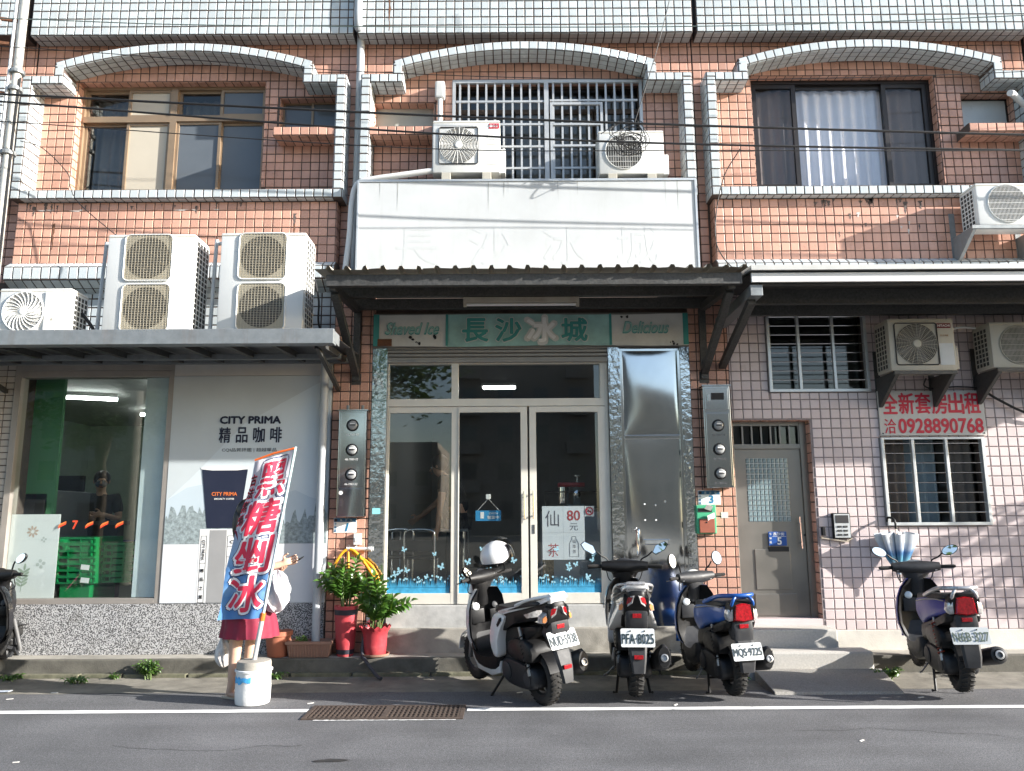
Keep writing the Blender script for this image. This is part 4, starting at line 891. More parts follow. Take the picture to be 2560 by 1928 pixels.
# right: white canopy
CB = thing('white_canopy', 'canopy with bright white fascia and dark underside on the right house', 'canopy')
B().box(2.15, 8.5, -1.26, -1.235, 3.50, 3.585).mk('fascia', MATS['white_paint'], CB, bev=.003)
B().prism([(-1.30, 3.60), (-1.30, 3.645), (.0, 3.80), (.0, 3.755)], (2.14, 0, 0), Y_, Z_, (6.4, 0, 0)).mk('roof_sheet', M('roof_pale', (.5, .5, .48), .5, var=.08, dirt=.3, dcol=(.3, .28, .24)), CB)
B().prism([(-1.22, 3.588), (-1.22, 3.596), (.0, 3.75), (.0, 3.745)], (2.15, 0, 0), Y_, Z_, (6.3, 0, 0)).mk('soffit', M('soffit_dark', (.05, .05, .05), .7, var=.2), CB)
for (yy, za_, zb_) in ((-1.18, 3.49, 3.58), (-.72, 3.44, 3.58), (-.3, 3.44, 3.58)): B().box(2.25, 8.5, yy-.03, yy+.03, za_, zb_).mk('beam', MATS['steel_dark'], CB)
for x in (2.2, 6.9):
    B().box(x-.055, x+.055, -1.225, -.0, 3.385, 3.485).mk('arm', MATS['steel_grey'], CB, bev=.003); B().bar((x-.01, -.02, 2.97), (x-.01, -1.1, 3.37), .07, .06).mk('strut', MATS['steel_dark'], CB, bev=.003)
# ================================================================== signs
SG = thing('blank_signboard', 'big white painted-over signboard with ghost lettering under the grilled window', 'sign')
B().box(-1.625, 1.97, -.1, -.005, 4.005, 4.995).mk('panel', M('sign_white', (.52, .54, .545), .5, var=.07, vs=1.5, dirt=.3, dcol=(.38, .39, .37), streak=True), SG)
B().box(-1.645, -1.625, -.11, -.0, 3.99, 5.02).box(1.97, 1.99, -.11, -.0, 3.99, 5.02).box(-1.625, 1.97, -.11, -.0, 4.995, 5.02).mk('edge_trim', MATS['alu_silver'], SG)
gh = M('ghost_grey', (.508, .53, .535), .5, var=.05)
for k, ch in enumerate('長沙冰城'): text(ch, .44, .42, gh, SG, (-1.0+.78*k, -.1012, 4.27))
b = B(); rnd = random.Random(2)
for k in range(9):
    x = rnd.uniform(-1.5, 1.8); l = rnd.uniform(.06, .4); b.add([(x, -.1014, 4.99), (x+rnd.uniform(.004, .012), -.1014, 4.99), (x+.004, -.1014, 4.99-l)], [(0,1,2)])
b.mk('drip_stain', M('drip_stain', (.32, .33, .31), .7, var=.3), SG)
SB = thing('shop_banner_sign', 'faded teal and white shaved ice sign strip under the awning', 'sign')
ya = -.05
def wavy(x0, x1, z0, z1, yy, name, mat):
    n = 40; v = []; f = []
    for i in range(n+1):
        u = x0+(x1-x0)*i/n
        for j, zz_ in enumerate((z0, (z0+z1)/2, z1)): v.append((u, yy+.004*math.sin(u*9+j)+.003*math.sin(u*23), zz_+.006*math.sin(u*3.1+j)*(1 if j != 1 else 0)))
    for i in range(n):
        for j in range(2): f.append((i*3+j, (i+1)*3+j, (i+1)*3+j+1, i*3+j+1))
    return B().add(v, f).mk(name, mat, SB, smooth=60)
B().box(-1.45, 1.85, ya+.012, .06, 3.19, 3.55).mk('backing', M('banner_back', (.2, .19, .17), .7, var=.2), SB)
M('banner_white', (.62, .62, .58), .6, var=.08, vs=4, dirt=.4, dcol=(.25, .22, .18))
wavy(-1.445, -.68, 3.197, 3.54, ya, 'left_panel', MATS['banner_white']); wavy(1.036, 1.845, 3.197, 3.53, ya, 'right_panel', MATS['banner_white'])
wavy(-.68, 1.036, 3.197, 3.535, ya, 'middle_panel', M('banner_teal', lin(150, 190, 184), .6, var=.3, vs=3, dirt=.5, dcol=lin(150, 180, 172)))
tp = M('banner_teal_dark', lin(62, 142, 136), .6, var=.15, vs=8); yt = ya-.012
for (xa, xb) in ((-1.445, -1.385), (-.69, -.665), (1.02, 1.045), (1.79, 1.845)): rect(xa, xb, 3.20, 3.535, yt+.002, 'teal_border', tp, SB)
for k, ch in enumerate('長沙冰城'):
    big = k == 2
    text(ch, .27 if not big else .33, .25 if not big else .29, MATS['banner_white'], SB, (-.38+.345*k, yt-.001, 3.365), bold=.05 if not big else .07)
    text(ch, .262 if not big else .29, .242 if not big else .25, tp if not big else MATS['white_print'], SB, (-.38+.345*k, yt-.003, 3.365), bold=.03)
for (s, xx, w_) in (('Shaved Ice', -1.04, .56), ('Delicious', 1.40, .48)):
    text(s, w_, .125, tp, SB, (xx, yt, 3.385), bold=.035, shear=.35); text(s, w_*.985, .112, M('banner_pale', lin(150, 190, 182), .6), SB, (xx, yt-.002, 3.387), bold=.012, shear=.35)
B().box(-1.40, -1.25, yt-.001, yt+.003, 3.2, 3.275).mk('rust_patch', MATS['rust'], SB)
b = B(); rnd = random.Random(9)
for k in range(14):
    x, z, s = rnd.choice([(rnd.uniform(-1.2, -.75), rnd.uniform(3.21, 3.3)), (rnd.uniform(1.1, 1.25), 3.5), (rnd.uniform(1.55, 1.75), rnd.uniform(3.2, 3.24))]) + (rnd.uniform(.006, .02),)
    b.add([(x+s*math.cos(t)*rnd.uniform(.6, 1.2), yt+.0015, z+s*math.sin(t)*rnd.uniform(.6, 1.4)) for t in (0, 1, 2.1, 3.1, 4.2, 5.2)], [tuple(range(6))])
b.mk('flaked_patch', MATS['black_print'], SB)
TL = thing('tube_light', 'unlit rusty fluorescent fitting hanging under the corrugated awning', 'light')
B().box(-.47, .66, -.64, -.56, 3.505, 3.556).mk('housing', M('fitting_cream', (.42, .38, .31), .5, var=.1, dirt=.6, dcol=(.16, .08, .04)), TL, bev=.006); B().cyl((-.44, -.60, 3.488), (.63, -.60, 3.488), .014, 10).mk('tube', MATS['white_print'], TL); [B().box(xa, xa+.03, -.625, -.575, 3.47, 3.506).mk('socket', MATS['fitting_cream'], TL) for xa in (-.47, .63)]
RS = thing('rental_sign', 'white room rental board with red lettering on the pink wall', 'sign')
B().box(3.775, 4.865, -.03, -.012, 2.238, 2.70).mk('board', M('rental_white', (.50, .49, .46), .5, var=.04, dirt=.15, dcol=(.42, .39, .34)), RS, bev=.002)
for k, ch in enumerate('全新套房出租'): text(ch, .155, .215, MATS['red_print'], RS, (3.895+.17*k, -.032, 2.57), bold=.028)
text('洽', .12, .15, MATS['red_print'], RS, (3.88, -.032, 2.335), bold=.012); text('0928890768', .865, .145, MATS['red_print'], RS, (4.40, -.032, 2.337), bold=.03)
for (x, z) in ((3.80, 2.67), (4.84, 2.67), (3.80, 2.26), (4.84, 2.26)): B().ell((x, -.032, z), (.008, .004, .008), 8, 5).mk('screw', MATS['iron_dark'], RS)
def plate(num, x0, x1, z0, z1, label, tiltv=False):
    p = thing('address_plate', label, 'sign', (0, 0, 0)); p['group'] = 'house number plates'
    B().box(x0, x1, -.012, -.006, z0, z1).mk('panel', MATS['white_print'], p, bev=.003)
    bl = M('plate_blue', lin(25, 85, 120), .5); tl = M('plate_teal', lin(20, 120, 165), .5)
    rect(x0+.004, x1-.004, z1-.042, z1-.004, -.0125, 'header', bl, p, .001)
    for k, ch in enumerate('長沙街'): text(ch, .022, .024, MATS['print_grey'], p, (x0+.075+.05*k, -.0145, z1-.023))
    for k, ch in enumerate('平鎮區'): text(ch, .022, .024, tl, p, (x0+.02, -.0135, z1-.062-.032*k), bold=.02)
    B().lathe([(.016, 0), (.016, .001)], (x0+.022, -.0135, z1-.023), (0, -1, 0), 16).mk('emblem', MATS['black_print'], p)
    text(num, None, .075, tl, p, ((x0+x1)/2+.02, -.0135, z0+.055), bold=.035, shear=.25 if num == '1' else 0)
plate('1', -1.806, -1.576, 1.291, 1.44, 'white number 1 plate below the left steel meter box')
plate('3', 1.879, 2.105, 1.549, 1.693, 'white number 3 plate above the green letter box')
p5 = thing('door_number_plate', 'blue number 5 street plate on the grey entrance door', 'sign'); yd = .108
B().box(2.605, 2.79, yd-.006, yd-.001, 1.135, 1.275).mk('panel', M('plate_deep_blue', lin(20, 75, 150), .45), p5, bev=.003); text('長沙街', .115, .03, MATS['white_print'], p5, (2.71, yd-.0075, 1.252), bold=.01)
for k, ch in enumerate('平鎮區'): text(ch, .022, .022, MATS['white_print'], p5, (2.625, yd-.0075, 1.25-.04*k), bold=.01)
text('5', None, .07, MATS['white_print'], p5, (2.715, yd-.0075, 1.182), bold=.03); rect(2.645, 2.785, 1.226, 1.229, yd-.0062, 'rule', MATS['white_print'], p5, .0006)
# ================================================================== outdoor units
def ringwire(b, c, r, rw, n=28, yy=0):
    b.tube([(c[0]+r*math.cos(2*math.pi*k/n), yy, c[1]+r*math.sin(2*math.pi*k/n)) for k in range(n)], rw, 4, closed=True)
def ac_unit(x0, x1, y0, y1, z0, z1, fans, style, body, label, side='R', feet=.05, logo=None, bump_box=True, group='air conditioner outdoor units'):
    a = thing('outdoor_unit', label, 'air conditioner'); a['group'] = group
    bm_ = MATS[body]
    B().box(x0, x1, y0, y1, z0, z1).mk('casing', bm_, a, bev=.014, smooth=50)
    B().box(x0-.002, x1+.002, y0-.003, y1+.003, z1-.03, z1-.024).mk('lid_seam', MATS['ac_grille'], a)
    for (fx, fz, r) in fans:
        if style in ('mesh',):
            s = r*1.12; pts = []
            for (sx, sz, a0) in ((1, 1, 0), (-1, 1, 90), (-1, -1, 180), (1, -1, 270)):
                for q in range(5): an = R(a0+22.5*q); pts.append((fx+sx*(s-.05)+.05*math.cos(an), fz+sz*(s-.05)+.05*math.sin(an)))
            B().tube([(p[0], y0-.006, p[1]) for p in pts], .009, 6, closed=True).mk('guard_frame', bm_, a, smooth=60)
            B().prism(pts, (0, y0-.004, 0), X_, Z_, (0, .003, 0)).mk('shroud', MATS['ac_grille'], a)
            B().lathe([(r, 0), (r, .002)], (fx, y0-.005, fz), (0, -1, 0), 40).mk('fan_opening', MATS['ac_dark'], a)
            b = B()
            for k in range(26):
                q = -s+.02+(2*s-.04)*k/25; b.box(fx-s+.01, fx+s-.01, y0-.0125, y0-.0105, fz+q-.0016, fz+q+.0016)
            for k in range(15):
                q = -s+.02+(2*s-.04)*k/14; b.box(fx+q-.002, fx+q+.002, y0-.0145, y0-.0127, fz-s+.01, fz+s-.01)
            b.mk('guard_mesh', M('guard_tan', (.42, .38, .29), .5), a)
        else:
            B().lathe([(r, 0), (r, .002)], (fx, y0-.001, fz), (0, -1, 0), 44).mk('fan_opening', MATS['ac_dark'], a)
            b = B()
            for k in range(5):
                an = 2*math.pi*k/5; t_ = Vector((math.cos(an), 0, math.sin(an))); n_ = Vector((-math.sin(an), 0, math.cos(an))); c_ = Vector((fx, y0-.0035, fz))
                b.add([c_+t_*r*.2-n_*r*.1, c_+t_*r*.9-n_*r*.25, c_+t_*r*.92+n_*r*.2, c_+t_*r*.2+n_*r*.15], [(0,1,2,3)])
            b.mk('fan_blades', M('fan_grey', (.09, .09, .088), .5), a)
            b = B()
            if style == 'rings':
                for k in range(11): ringwire(b, (fx, fz), r*(.24+.76*k/10), .0022, 32, y0-.012)
                for k in range(24):
                    an = 2*math.pi*k/24+.1; b.tube([(fx+r*.2*math.cos(an), y0-.014, fz+r*.2*math.sin(an)), (fx+r*1.02*math.cos(an+.12), y0-.012, fz+r*1.02*math.sin(an+.12))], .0022, 4)
                b.mk('guard', bm_, a); B().lathe([(r*.2, 0), (r*.2, .008), (r*.15, .012)], (fx, y0-.01, fz), (0, -1, 0), 24).mk('hub_cap', bm_, a)
                s = r*1.03; B().tube([(fx+sx*s, y0-.006, fz+sz*s) for sx, sz in ((-.93,-1),(.93,-1),(1,-.93),(1,.93),(.93,1),(-.93,1),(-1,.93),(-1,-.93))], .006, 6, closed=True).mk('guard_frame', MATS['grey_plastic'], a)
            elif style == 'swirl':
                for k in range(14): ringwire(b, (fx, fz), r*(.24+.73*k/13), .0024, 40, y0-.012)
                for k in range(22):
                    an = 2*math.pi*k/22; b.tube([(fx+r*q*math.cos(an+.75*(q-.2)), y0-.016, fz+r*q*math.sin(an+.75*(q-.2))) for q in (.2, .4, .6, .8, 1.0)], .0045, 5)
                b.mk('guard', bm_, a); B().lathe([(r*.2, 0), (r*.2, .01), (r*.12, .014)], (fx, y0-.01, fz), (0, -1, 0), 24).mk('hub_cap', bm_, a)
                B().tube([(fx+r*1.02*math.cos(2*math.pi*k/48), y0-.008, fz+r*1.02*math.sin(2*math.pi*k/48)) for k in range(48)], .011, 6, closed=True).mk('guard_frame', bm_, a, smooth=60)
            else:
                vert = style == 'vlines'
                for k in range(30 if not vert else 16):
                    q = -r*.97+2*r*.97*k/(29 if not vert else 15); l = math.sqrt(max(0, r*r-q*q))
                    b.box(fx+q-.0015, fx+q+.0015, y0-.013, y0-.011, fz-l, fz+l)
                for k in range(7):
                    q = -r*.9+2*r*.9*k/6; l = math.sqrt(max(0, r*r-q*q)); b.box(fx-l, fx+l, y0-.0155, y0-.0132, fz+q-.0018, fz+q+.0018)
                b.mk('guard', bm_, a)
                B().tube([(fx+r*1.01*math.cos(2*math.pi*k/44), y0-.005, fz+r*1.01*math.sin(2*math.pi*k/44)) for k in range(44)], .007, 6, closed=True).mk('guard_frame', bm_, a, smooth=60)
    # coil guard on one flank
    xs_ = x1 if side == 'R' else x0; sg = 1 if side == 'R' else -1
    B().box(xs_, xs_+sg*.002, y0+.05, y1-.02, z0+.03, z1-.05).mk('coil', MATS['ac_dark'], a)
    b = B(); nz = max(5, int((z1-z0)/.055))
    for k in range(nz+1): zz_ = z0+.03+(z1-z0-.08)*k/nz; b.box(xs_+sg*.002, xs_+sg*.008, y0+.05, y1-.02, zz_-.005, zz_+.005)
    for k in range(5): yy = y0+.05+(y1-y0-.07)*k/4; b.box(xs_+sg*.0021, xs_+sg*.0079, yy-.005, yy+.005, z0+.03, z1-.05)
    b.mk('coil_guard', bm_, a)
    if bump_box and side != 'R':
        B().box(x1, x1+.06, y0+.06, y1-.03, z0+.02, z0+(z1-z0)*.5).mk('valve_cover', bm_, a, bev=.012, smooth=50)
    if feet: 
        for xx in (x0+(x1-x0)*.2, x1-(x1-x0)*.2): B().box(xx-.05, xx+.05, y0+.0, y1, z0-feet, z0+.004).mk('foot', MATS['ac_old'], a, bev=.006)
    if logo: logo(a)
    return a
def l_jp(a):
    rect(-.235, -.125, 5.605, 5.665, -.1005-.002, 'badge', MATS['red_print'], a, .001); text('日立', .055, .032, MATS['white_print'], a, (-.165, -.1055, 5.635), bold=.02); B().lathe([(.016, 0), (.016, .001)], (-.213, -.1045, 5.635), (0, -1, 0), 16).mk('badge_disc', MATS['white_print'], a)
    outline(-.25, -.12, 5.42, 5.55, -.1025, .003, MATS['ac_grille'], a, 'panel_seam'); outline(-.25, -.12, 5.19, 5.33, -.1025, .003, MATS['ac_grille'], a, 'panel_seam')
    text('INVERTER', .09, .014, MATS['ac_dark'], a, (-.185, -.1035, 5.475))
def l_hit(a):
    rect(4.245, 4.385, 3.275, 3.325, -.4025, 'badge', M('badge_maroon', lin(110, 25, 35), .5), a, .001); text('HITACHI', .12, .022, MATS['white_print'], a, (4.315, -.4045, 3.30), bold=.02)
    text('日立冷氣', .08, .02, M('badge_gold', lin(170, 120, 60), .5), a, (4.315, -.404, 3.20), bold=.01); rect(4.255, 4.395, 2.90, 3.12, -.4025, 'panel', M('ac_panel', (.56, .58, .58), .4), a, .001)
def l_small(a):
    rect(-4.435, -4.325, 3.17, 3.585, -.806, 'service_panel', MATS['ac_white'], a, .008); text('Panasonic', .03, .008, MATS['ac_dark'], a, (-4.38, -.8155, 3.38)) if False else None
    B().add([(-4.375, -.8152, 3.30), (-4.345, -.8152, 3.30), (-4.36, -.8152, 3.325)], [(0,1,2)]).mk('warning_mark', MATS['ac_grille'], a)
ac_unit(-4.88, -4.20, -.80, -.50, 3.145, 3.62, [(-4.64, 3.386, .19)], 'swirl', 'ac_white', 'small white unit with round swirl grille at the left end of the canopy', logo=l_small)
ac_unit(-3.89, -3.055, -.80, -.44, 3.145, 4.155, [(-3.49, 3.917, .205), (-3.485, 3.421, .205)], 'mesh', 'ac_white', 'tall white twin fan unit on the canopy, nearer the pole')
ac_unit(-2.80, -1.985, -.80, -.44, 3.145, 4.165, [(-2.39, 3.925, .205), (-2.385, 3.425, .205)], 'mesh', 'ac_white', 'tall white twin fan unit on the canopy, next to the drainpipe')
ac_unit(-.845, -.115, -.10, .17, 5.10, 5.705, [(-.565, 5.41, .205)], 'rings', 'ac_white', 'white unit with red badge on the signboard', side='L', feet=.08, logo=l_jp)
ac_unit(.955, 1.66, -.10, .17, 5.075, 5.575, [(1.225, 5.33, .20)], 'vlines', 'ac_white', 'white unit under the tangled cable bundle on the signboard', side='L', feet=.055)
A3 = ac_unit(4.855, 5.62, -.30, -.01, 4.395, 4.855, [(5.17, 4.63, .205)], 'lines', 'ac_white', 'white unit on wall brackets below the curtained window', side='L', feet=0)
A5 = ac_unit(3.76, 4.415, -.40, -.11, 2.845, 3.375, [(4.03, 3.115, .205)], 'rings', 'ac_old', 'yellowed unit with maroon badge above the rental sign', side='L', feet=0, logo=l_hit)
A6 = ac_unit(4.775, 5.50, -.40, -.11, 2.87, 3.335, [(5.05, 3.10, .19)], 'lines', 'ac_old', 'yellowed unit at the right edge under the white canopy', side='L', feet=0)
for a, xs, yf, yw_, z, mt in ((A3, (4.80, 5.5), -.30, .09, 4.39, 'steel_grey'), (A5, (3.80, 4.36), -.42, 0, 2.84, 'steel_dark'), (A6, (4.82, 5.4), -.42, 0, 2.865, 'steel_dark')):
    for x in xs: B().prism([(yw_-.005, z-.005), (yf, z-.005), (yf, z-.045), (yw_-.06, z-.30), (yw_-.005, z-.32)], (x-.018, 0, 0), Y_, Z_, (.036, 0, 0)).box(x-.03, x+.03, yw_-.012, yw_-.001, z-.34, z+.28).mk('bracket', MATS[mt], a)
    B().box(min(xs)-.03, max(xs)+.03, yf-.015, yf+.02, z-.035, z-.001).mk('bracket_rail', MATS[mt], a)
# pipes of the outdoor units
def pipe(name, pts, r, mat, label, cat='pipe', n=8, sm=5):
    return tag(B().tube(catmull(pts, sm), r, n).mk(name, MATS[mat], smooth=60), label, cat)
pipe('refrigerant_pipe', [(-3.89, -.62, 4.10), (-3.99, -.62, 4.105), (-4.005, -.62, 4.06), (-4.03, -.62, 3.14)], .018, 'pvc_grey', 'thin grey pipe beside the tall unit nearer the pole', sm=3)
pipe('refrigerant_pipe', [(-2.80, -.62, 4.12), (-2.90, -.62, 4.12), (-2.915, -.62, 4.08), (-2.93, -.62, 3.14)], .020, 'pvc_grey', 'thin grey pipe between the two tall units', sm=3)
pipe('cable_bundle', [(-4.19, -.62, 3.42), (-4.12, -.60, 3.33), (-4.07, -.58, 3.24), (-4.06, -.58, 3.16)], .016, 'cable', 'black cable drooping from the small swirl unit', sm=4)
for k, dx in enumerate((0, .03, .055)): pass
pipe('cable_bundle', [(-1.96, -.5, 3.78), (-1.90, -.55, 3.55), (-1.88, -.6, 3.3), (-1.82, -.5, 3.14)], .01, 'cable', 'black cables hanging right of the tall unit by the drainpipe')
pipe('insulated_pipe', [(-.85, -.06, 5.14), (-1.2, -.06, 5.09), (-1.5, -.05, 5.05), (-1.66, -.04, 5.0), (-1.72, -.02, 4.8), (-1.74, .0, 4.4), (-1.80, .02, 3.85)], .032, 'pvc_white', 'white wrapped pipe from the red badge unit down past the signboard', n=10)
pipe('drain_pipe', [(-1.715, .18, 3.7), (-1.715, .18, 5.0), (-1.715, .18, 6.8), (-1.715, .0, 6.95), (-1.715, .0, 7.75)], .045, 'pvc_grey', 'tall grey drainpipe between the left and middle bays', n=12)
pipe('drain_pipe', [(-1.925, -.10, .13), (-1.925, -.10, 1.5), (-1.925, -.10, 3.02)], .042, 'pvc_grey', 'grey downpipe standing against the coffee poster', n=12)
pipe('vent_pipe', [(-.80, .2, 5.7), (-.80, .2, 6.2), (-.80, .21, 6.28), (-.80, .26, 6.31)], .028, 'pvc_white', 'white bent pipe above the red badge unit', n=10)
B().box(-.855, -.745, .15, .25, 6.13, 6.33).mk('hood', MATS['pvc_white'], bpy.data.objects['vent_pipe'], bev=.02)
pipe('vent_pipe', [(5.55, -.0, 6.05), (5.62, .05, 6.06), (5.75, .1, 5.98), (5.9, .12, 5.85)], .035, 'pvc_white', 'white pipe stub at the right edge near the small window', n=10)
pipe('drain_pipe', [(5.93, .1, 3.9), (5.93, .1, 6.0), (5.93, .1, 7.7)], .05, 'pvc_grey', 'grey drainpipe at the right edge of the photo', n=12)
pipe('refrigerant_pipe', [(4.41, -.25, 3.22), (4.5, -.24, 3.30), (4.62, -.2, 3.33), (4.76, -.2, 3.32)], .012, 'pvc_white', 'thin white pipe linking the two yellowed units')
pipe('drain_hose', [(4.2, -.2, 2.80), (4.22, -.12, 2.74), (4.35, -.05, 2.72), (4.6, -.04, 2.74), (4.9, -.04, 2.72)], .008, 'cable', 'thin dark hose under the unit above the rental sign')
pipe('refrigerant_pipe', [(5.66, -.1, 4.6), (5.72, -.05, 4.75), (5.75, .03, 5.0), (5.76, .05, 5.3)], .018, 'pvc_white', 'white wrapped pipe right of the bracketed upper unit')
# utility pole and its conduits on the left edge
UP = thing('utility_pole', 'pale steel pole with conduit and insulators at the left edge', 'pole', (-5.30, -.30, 0))
B().tube([(0, 0, -.08), (0, 0, 8.5)], [.05, .042], 14).mk('pole_shaft', M('pole_zinc', (.50, .49, .45), .5, .3, var=.12, dirt=.3, dcol=(.3, .27, .2), streak=True), UP, smooth=50)
B().tube([(-.07, -.02, 3.0), (-.07, -.02, 7.2), (-.05, 0, 7.3)], .02, 8).mk('conduit', MATS['pvc_white'], UP); B().tube([(.055, -.03, 3.4), (.05, -.03, 5.4), (.06, -.03, 6.1)], .01, 6).mk('conduit', MATS['cable'], UP)
for z in (5.98, 6.18, 5.25): B().lathe([(.072, -.02), (.075, 0), (.072, .02)], (0, 0, z), Z_, 14).mk('strap', MATS['steel_grey'], UP)
for (z, l) in ((6.78, .32), (6.50, .35), (5.92, .28)):
    B().bar((0, 0, z), (-l, -.05, z+.02), .03, .03).mk('cross_bar', MATS['rust'], UP)
    B().lathe([(.012, -.05), (.035, -.04), (.02, -.02), (.04, -.005), (.022, .012), (.036, .025), (.015, .04)], (-l*.75, -.05, z-.04), Z_, 12).mk('insulator', MATS['white_paint'], UP, smooth=60)
# overhead wires
def wire(pts, r, label, mat='cable'):
    return tag(B().tube(catmull(pts, 8), r, 6).mk('overhead_wire', MATS[mat]), label, 'wire', 'overhead wires across the facade')
wire([(-9, -.5, 6.03), (-5.3, -.5, 5.81), (0, -.5, 5.50), (5.3, -.5, 5.29), (9, -.5, 5.2)], .012, 'thickest black cable crossing all three upper windows')
wire([(-9, -.6, 6.0), (-5.24, -.6, 5.67), (0, -.6, 5.24), (5.2, -.6, 5.07), (9, -.6, 5.02)], .0105, 'second black cable just below the thickest one')
wire([(-9, -.6, 5.75), (-5.2, -.6, 5.45), (-.95, -.6, 5.13), (1.95, -.6, 5.09), (5.2, -.62, 5.06), (9, -.62, 5.1)], .005, 'thin cable lowest of the facade wires')
wire([(-9, -.6, 6.75), (-5.3, -.6, 6.61), (-2.9, -.6, 6.515), (1.9, -.6, 6.473), (5.4, -.6, 6.58), (9, -.6, 6.8)], .005, 'topmost pale green wire across the white band', 'wire_green') if 'wire_green' in MATS or M('wire_green', (.10, .14, .13), .5) else None
wire([(-9, -.4, 6.6), (-5.4, -.4, 6.42), (-1.5, -.4, 6.1), (1.95, -.4, 5.99), (5.4, -.4, 6.06), (9, -.4, 6.3)], .004, 'thin wire passing in front of the arches')
wire([(1.30, -.38, 5.5), (1.55, -.5, 6.3), (1.75, -.6, 7.1), (1.9, -.7, 8.0)], .005, 'thin wire dropping steeply to the cable tangle')
b = B(); rnd = random.Random(11)
for k in range(11):
    cx, cz, r_ = 1.30+rnd.uniform(-.08, .08), 5.36+rnd.uniform(-.08, .1), rnd.uniform(.09, .2); yy = -.33+rnd.uniform(-.05, .05); ph = rnd.uniform(0, 6)
    b.tube([(cx+r_*(.85+.15*math.sin(3*t+ph))*math.cos(t), yy+.03*math.sin(2*t+ph), cz+r_*.75*math.sin(t)) for t in [2*math.pi*q/18 for q in range(18)]], .0045, 5, closed=True)
b.tube(catmull([(.95, -.36, 5.40), (1.1, -.36, 5.5), (1.25, -.4, 5.52), (1.3, -.45, 5.46)], 5), .005, 5)
tag(b.mk('cable_tangle', MATS['cable']), 'tangled coil of black cable hanging in front of the right signboard unit', 'cable')
tag(B().tube(catmull([(-5.2, -.28, 5.4), (-5.0, -.22, 5.35), (-4.75, -.15, 5.1), (-4.72, -.12, 4.95), (-4.6, -.1, 4.75), (-4.0, -.25, 4.25), (-3.9, -.45, 4.05)], 6), .005, 5).mk('loose_cable', MATS['cable']), 'loose thin cable looping from the pole to the tall unit', 'cable')
tag(B().tube(catmull([(2.45, -.2, 5.3), (2.30, -.1, 5.05), (2.22, -.02, 4.7), (2.2, -.02, 4.3), (2.35, -.1, 4.0), (2.5, -.4, 3.85)], 6), .006, 5).mk('loose_cable', MATS['cable']), 'loose cable sagging down the edge of the right house', 'cable')
tag(B().tube(catmull([(4.87, -.06, 2.69), (5.0, -.06, 2.60), (5.3, -.06, 2.45), (5.7, -.05, 2.38)], 6), .013, 6).mk('loose_cable', MATS['cable']), 'black cable running right from the rental sign corner', 'cable')
# ================================================================== meter boxes, switch, letter box, intercom
def meter(x0, x1, z0, z1, zs, zr, label, dark):
    m_ = thing('meter_box', label, 'meter box'); yf = -.16
    B().box(x0, x1, yf, -.008, z0, z1).mk('case', MATS['stainless'], m_, bev=.004); B().box(x0-.01, x1+.012, yf-.015, -.008, z1+.001, z1+.012).mk('lid', MATS['stainless'], m_)
    xm = (x0+x1)/2
    dr = B().box(x0+.02, x1-.02, yf-.006, yf, zr[0], zr[1]).mk('door', MATS['stainless'], m_, bev=.002)
    for k, z in enumerate(zs):
        B().lathe([(.062, 0), (.062, .006), (.052, .008)], (xm, yf-.006, z), (0, -1, 0), 32).mk('bezel', MATS['black_plastic'], dr)
        B().lathe([(.047, 0), (.045, .012), (.03, .018), (.0, .02)], (xm+.004, yf-.012, z), (0, -1, 0), 28, cap1=False).mk('dial', M('dial', (.30, .31, .31), .15, var=.1), dr, smooth=60)
        B().box(xm-.026, xm+.034, yf-.036, yf-.0335, z-.004, z+.004).mk('counter', MATS['black_print'], dr); B().box(xm-.02, xm+.028, yf-.036, yf-.0335, z+.010, z+.02).mk('maker_plate', MATS['white_print'], dr)
        text('46-7983-52', .13, .02, M('marker_ink', (.10, .10, .11), .7) if not dark else MATS['white_print'], dr, (xm, yf-.008, z-.095), shear=.2)
    return m_, yf
m1, yf = meter(-1.75, -1.475, 1.452, 2.508, (2.36, 2.112, 1.865), (1.745, 2.49), 'stainless meter box with three dials on the left orange pillar', True)
B().box(-1.735, -1.495, yf-.006, yf, 1.475, 1.725).mk('lower_door', MATS['stainless'], m1, bev=.002); B().lathe([(.02, 0), (.02, .003)], (-1.71, yf-.006, 1.685), (0, -1, 0), 20).mk('seal_sticker', MATS['white_print'], m1); B().box(-1.715, -1.685, yf-.016, yf-.006, 1.555, 1.63).mk('latch', MATS['chrome'], m1)
for x in (-1.68, -1.53): B().cyl((x, -.08, 2.52), (x, -.08, 2.575), .016, 10).mk('conduit_stub', MATS['steel_grey'], m1)
m3, yf = meter(1.94, 2.212, 1.714, 2.742, (2.337, 2.097, 1.855), (1.735, 2.465), 'pale steel meter box with three dials beside the entrance door', False)
B().box(1.96, 2.192, yf-.006, yf, 2.50, 2.72).mk('upper_door', MATS['stainless'], m3, bev=.002); B().box(2.02, 2.15, yf-.009, yf-.0065, 2.60, 2.67).mk('viewing_slot', MATS['black_print'], m3); B().box(1.985, 2.01, yf-.02, yf-.006, 2.585, 2.655).mk('latch', MATS['chrome'], m3)
sw_ = thing('doorbell_switch', 'small white bell switch box under the number 1 plate', 'switch'); B().box(-1.595, -1.52, -.05, -.007, 1.172, 1.284).mk('box', MATS['ac_white'], sw_, bev=.005); B().box(-1.58, -1.55, -.058, -.05, 1.205, 1.245).mk('rocker', MATS['white_print'], sw_, bev=.003)
lb = thing('letter_box', 'green letter box with brown flap and leaflets sticking out', 'letter box')
B().box(1.842, 2.042, -.06, -.008, 1.262, 1.545).mk('body', M('box_green', lin(70, 170, 125), .5, var=.08, dirt=.2, dcol=lin(40, 110, 85)), lb, bev=.01)
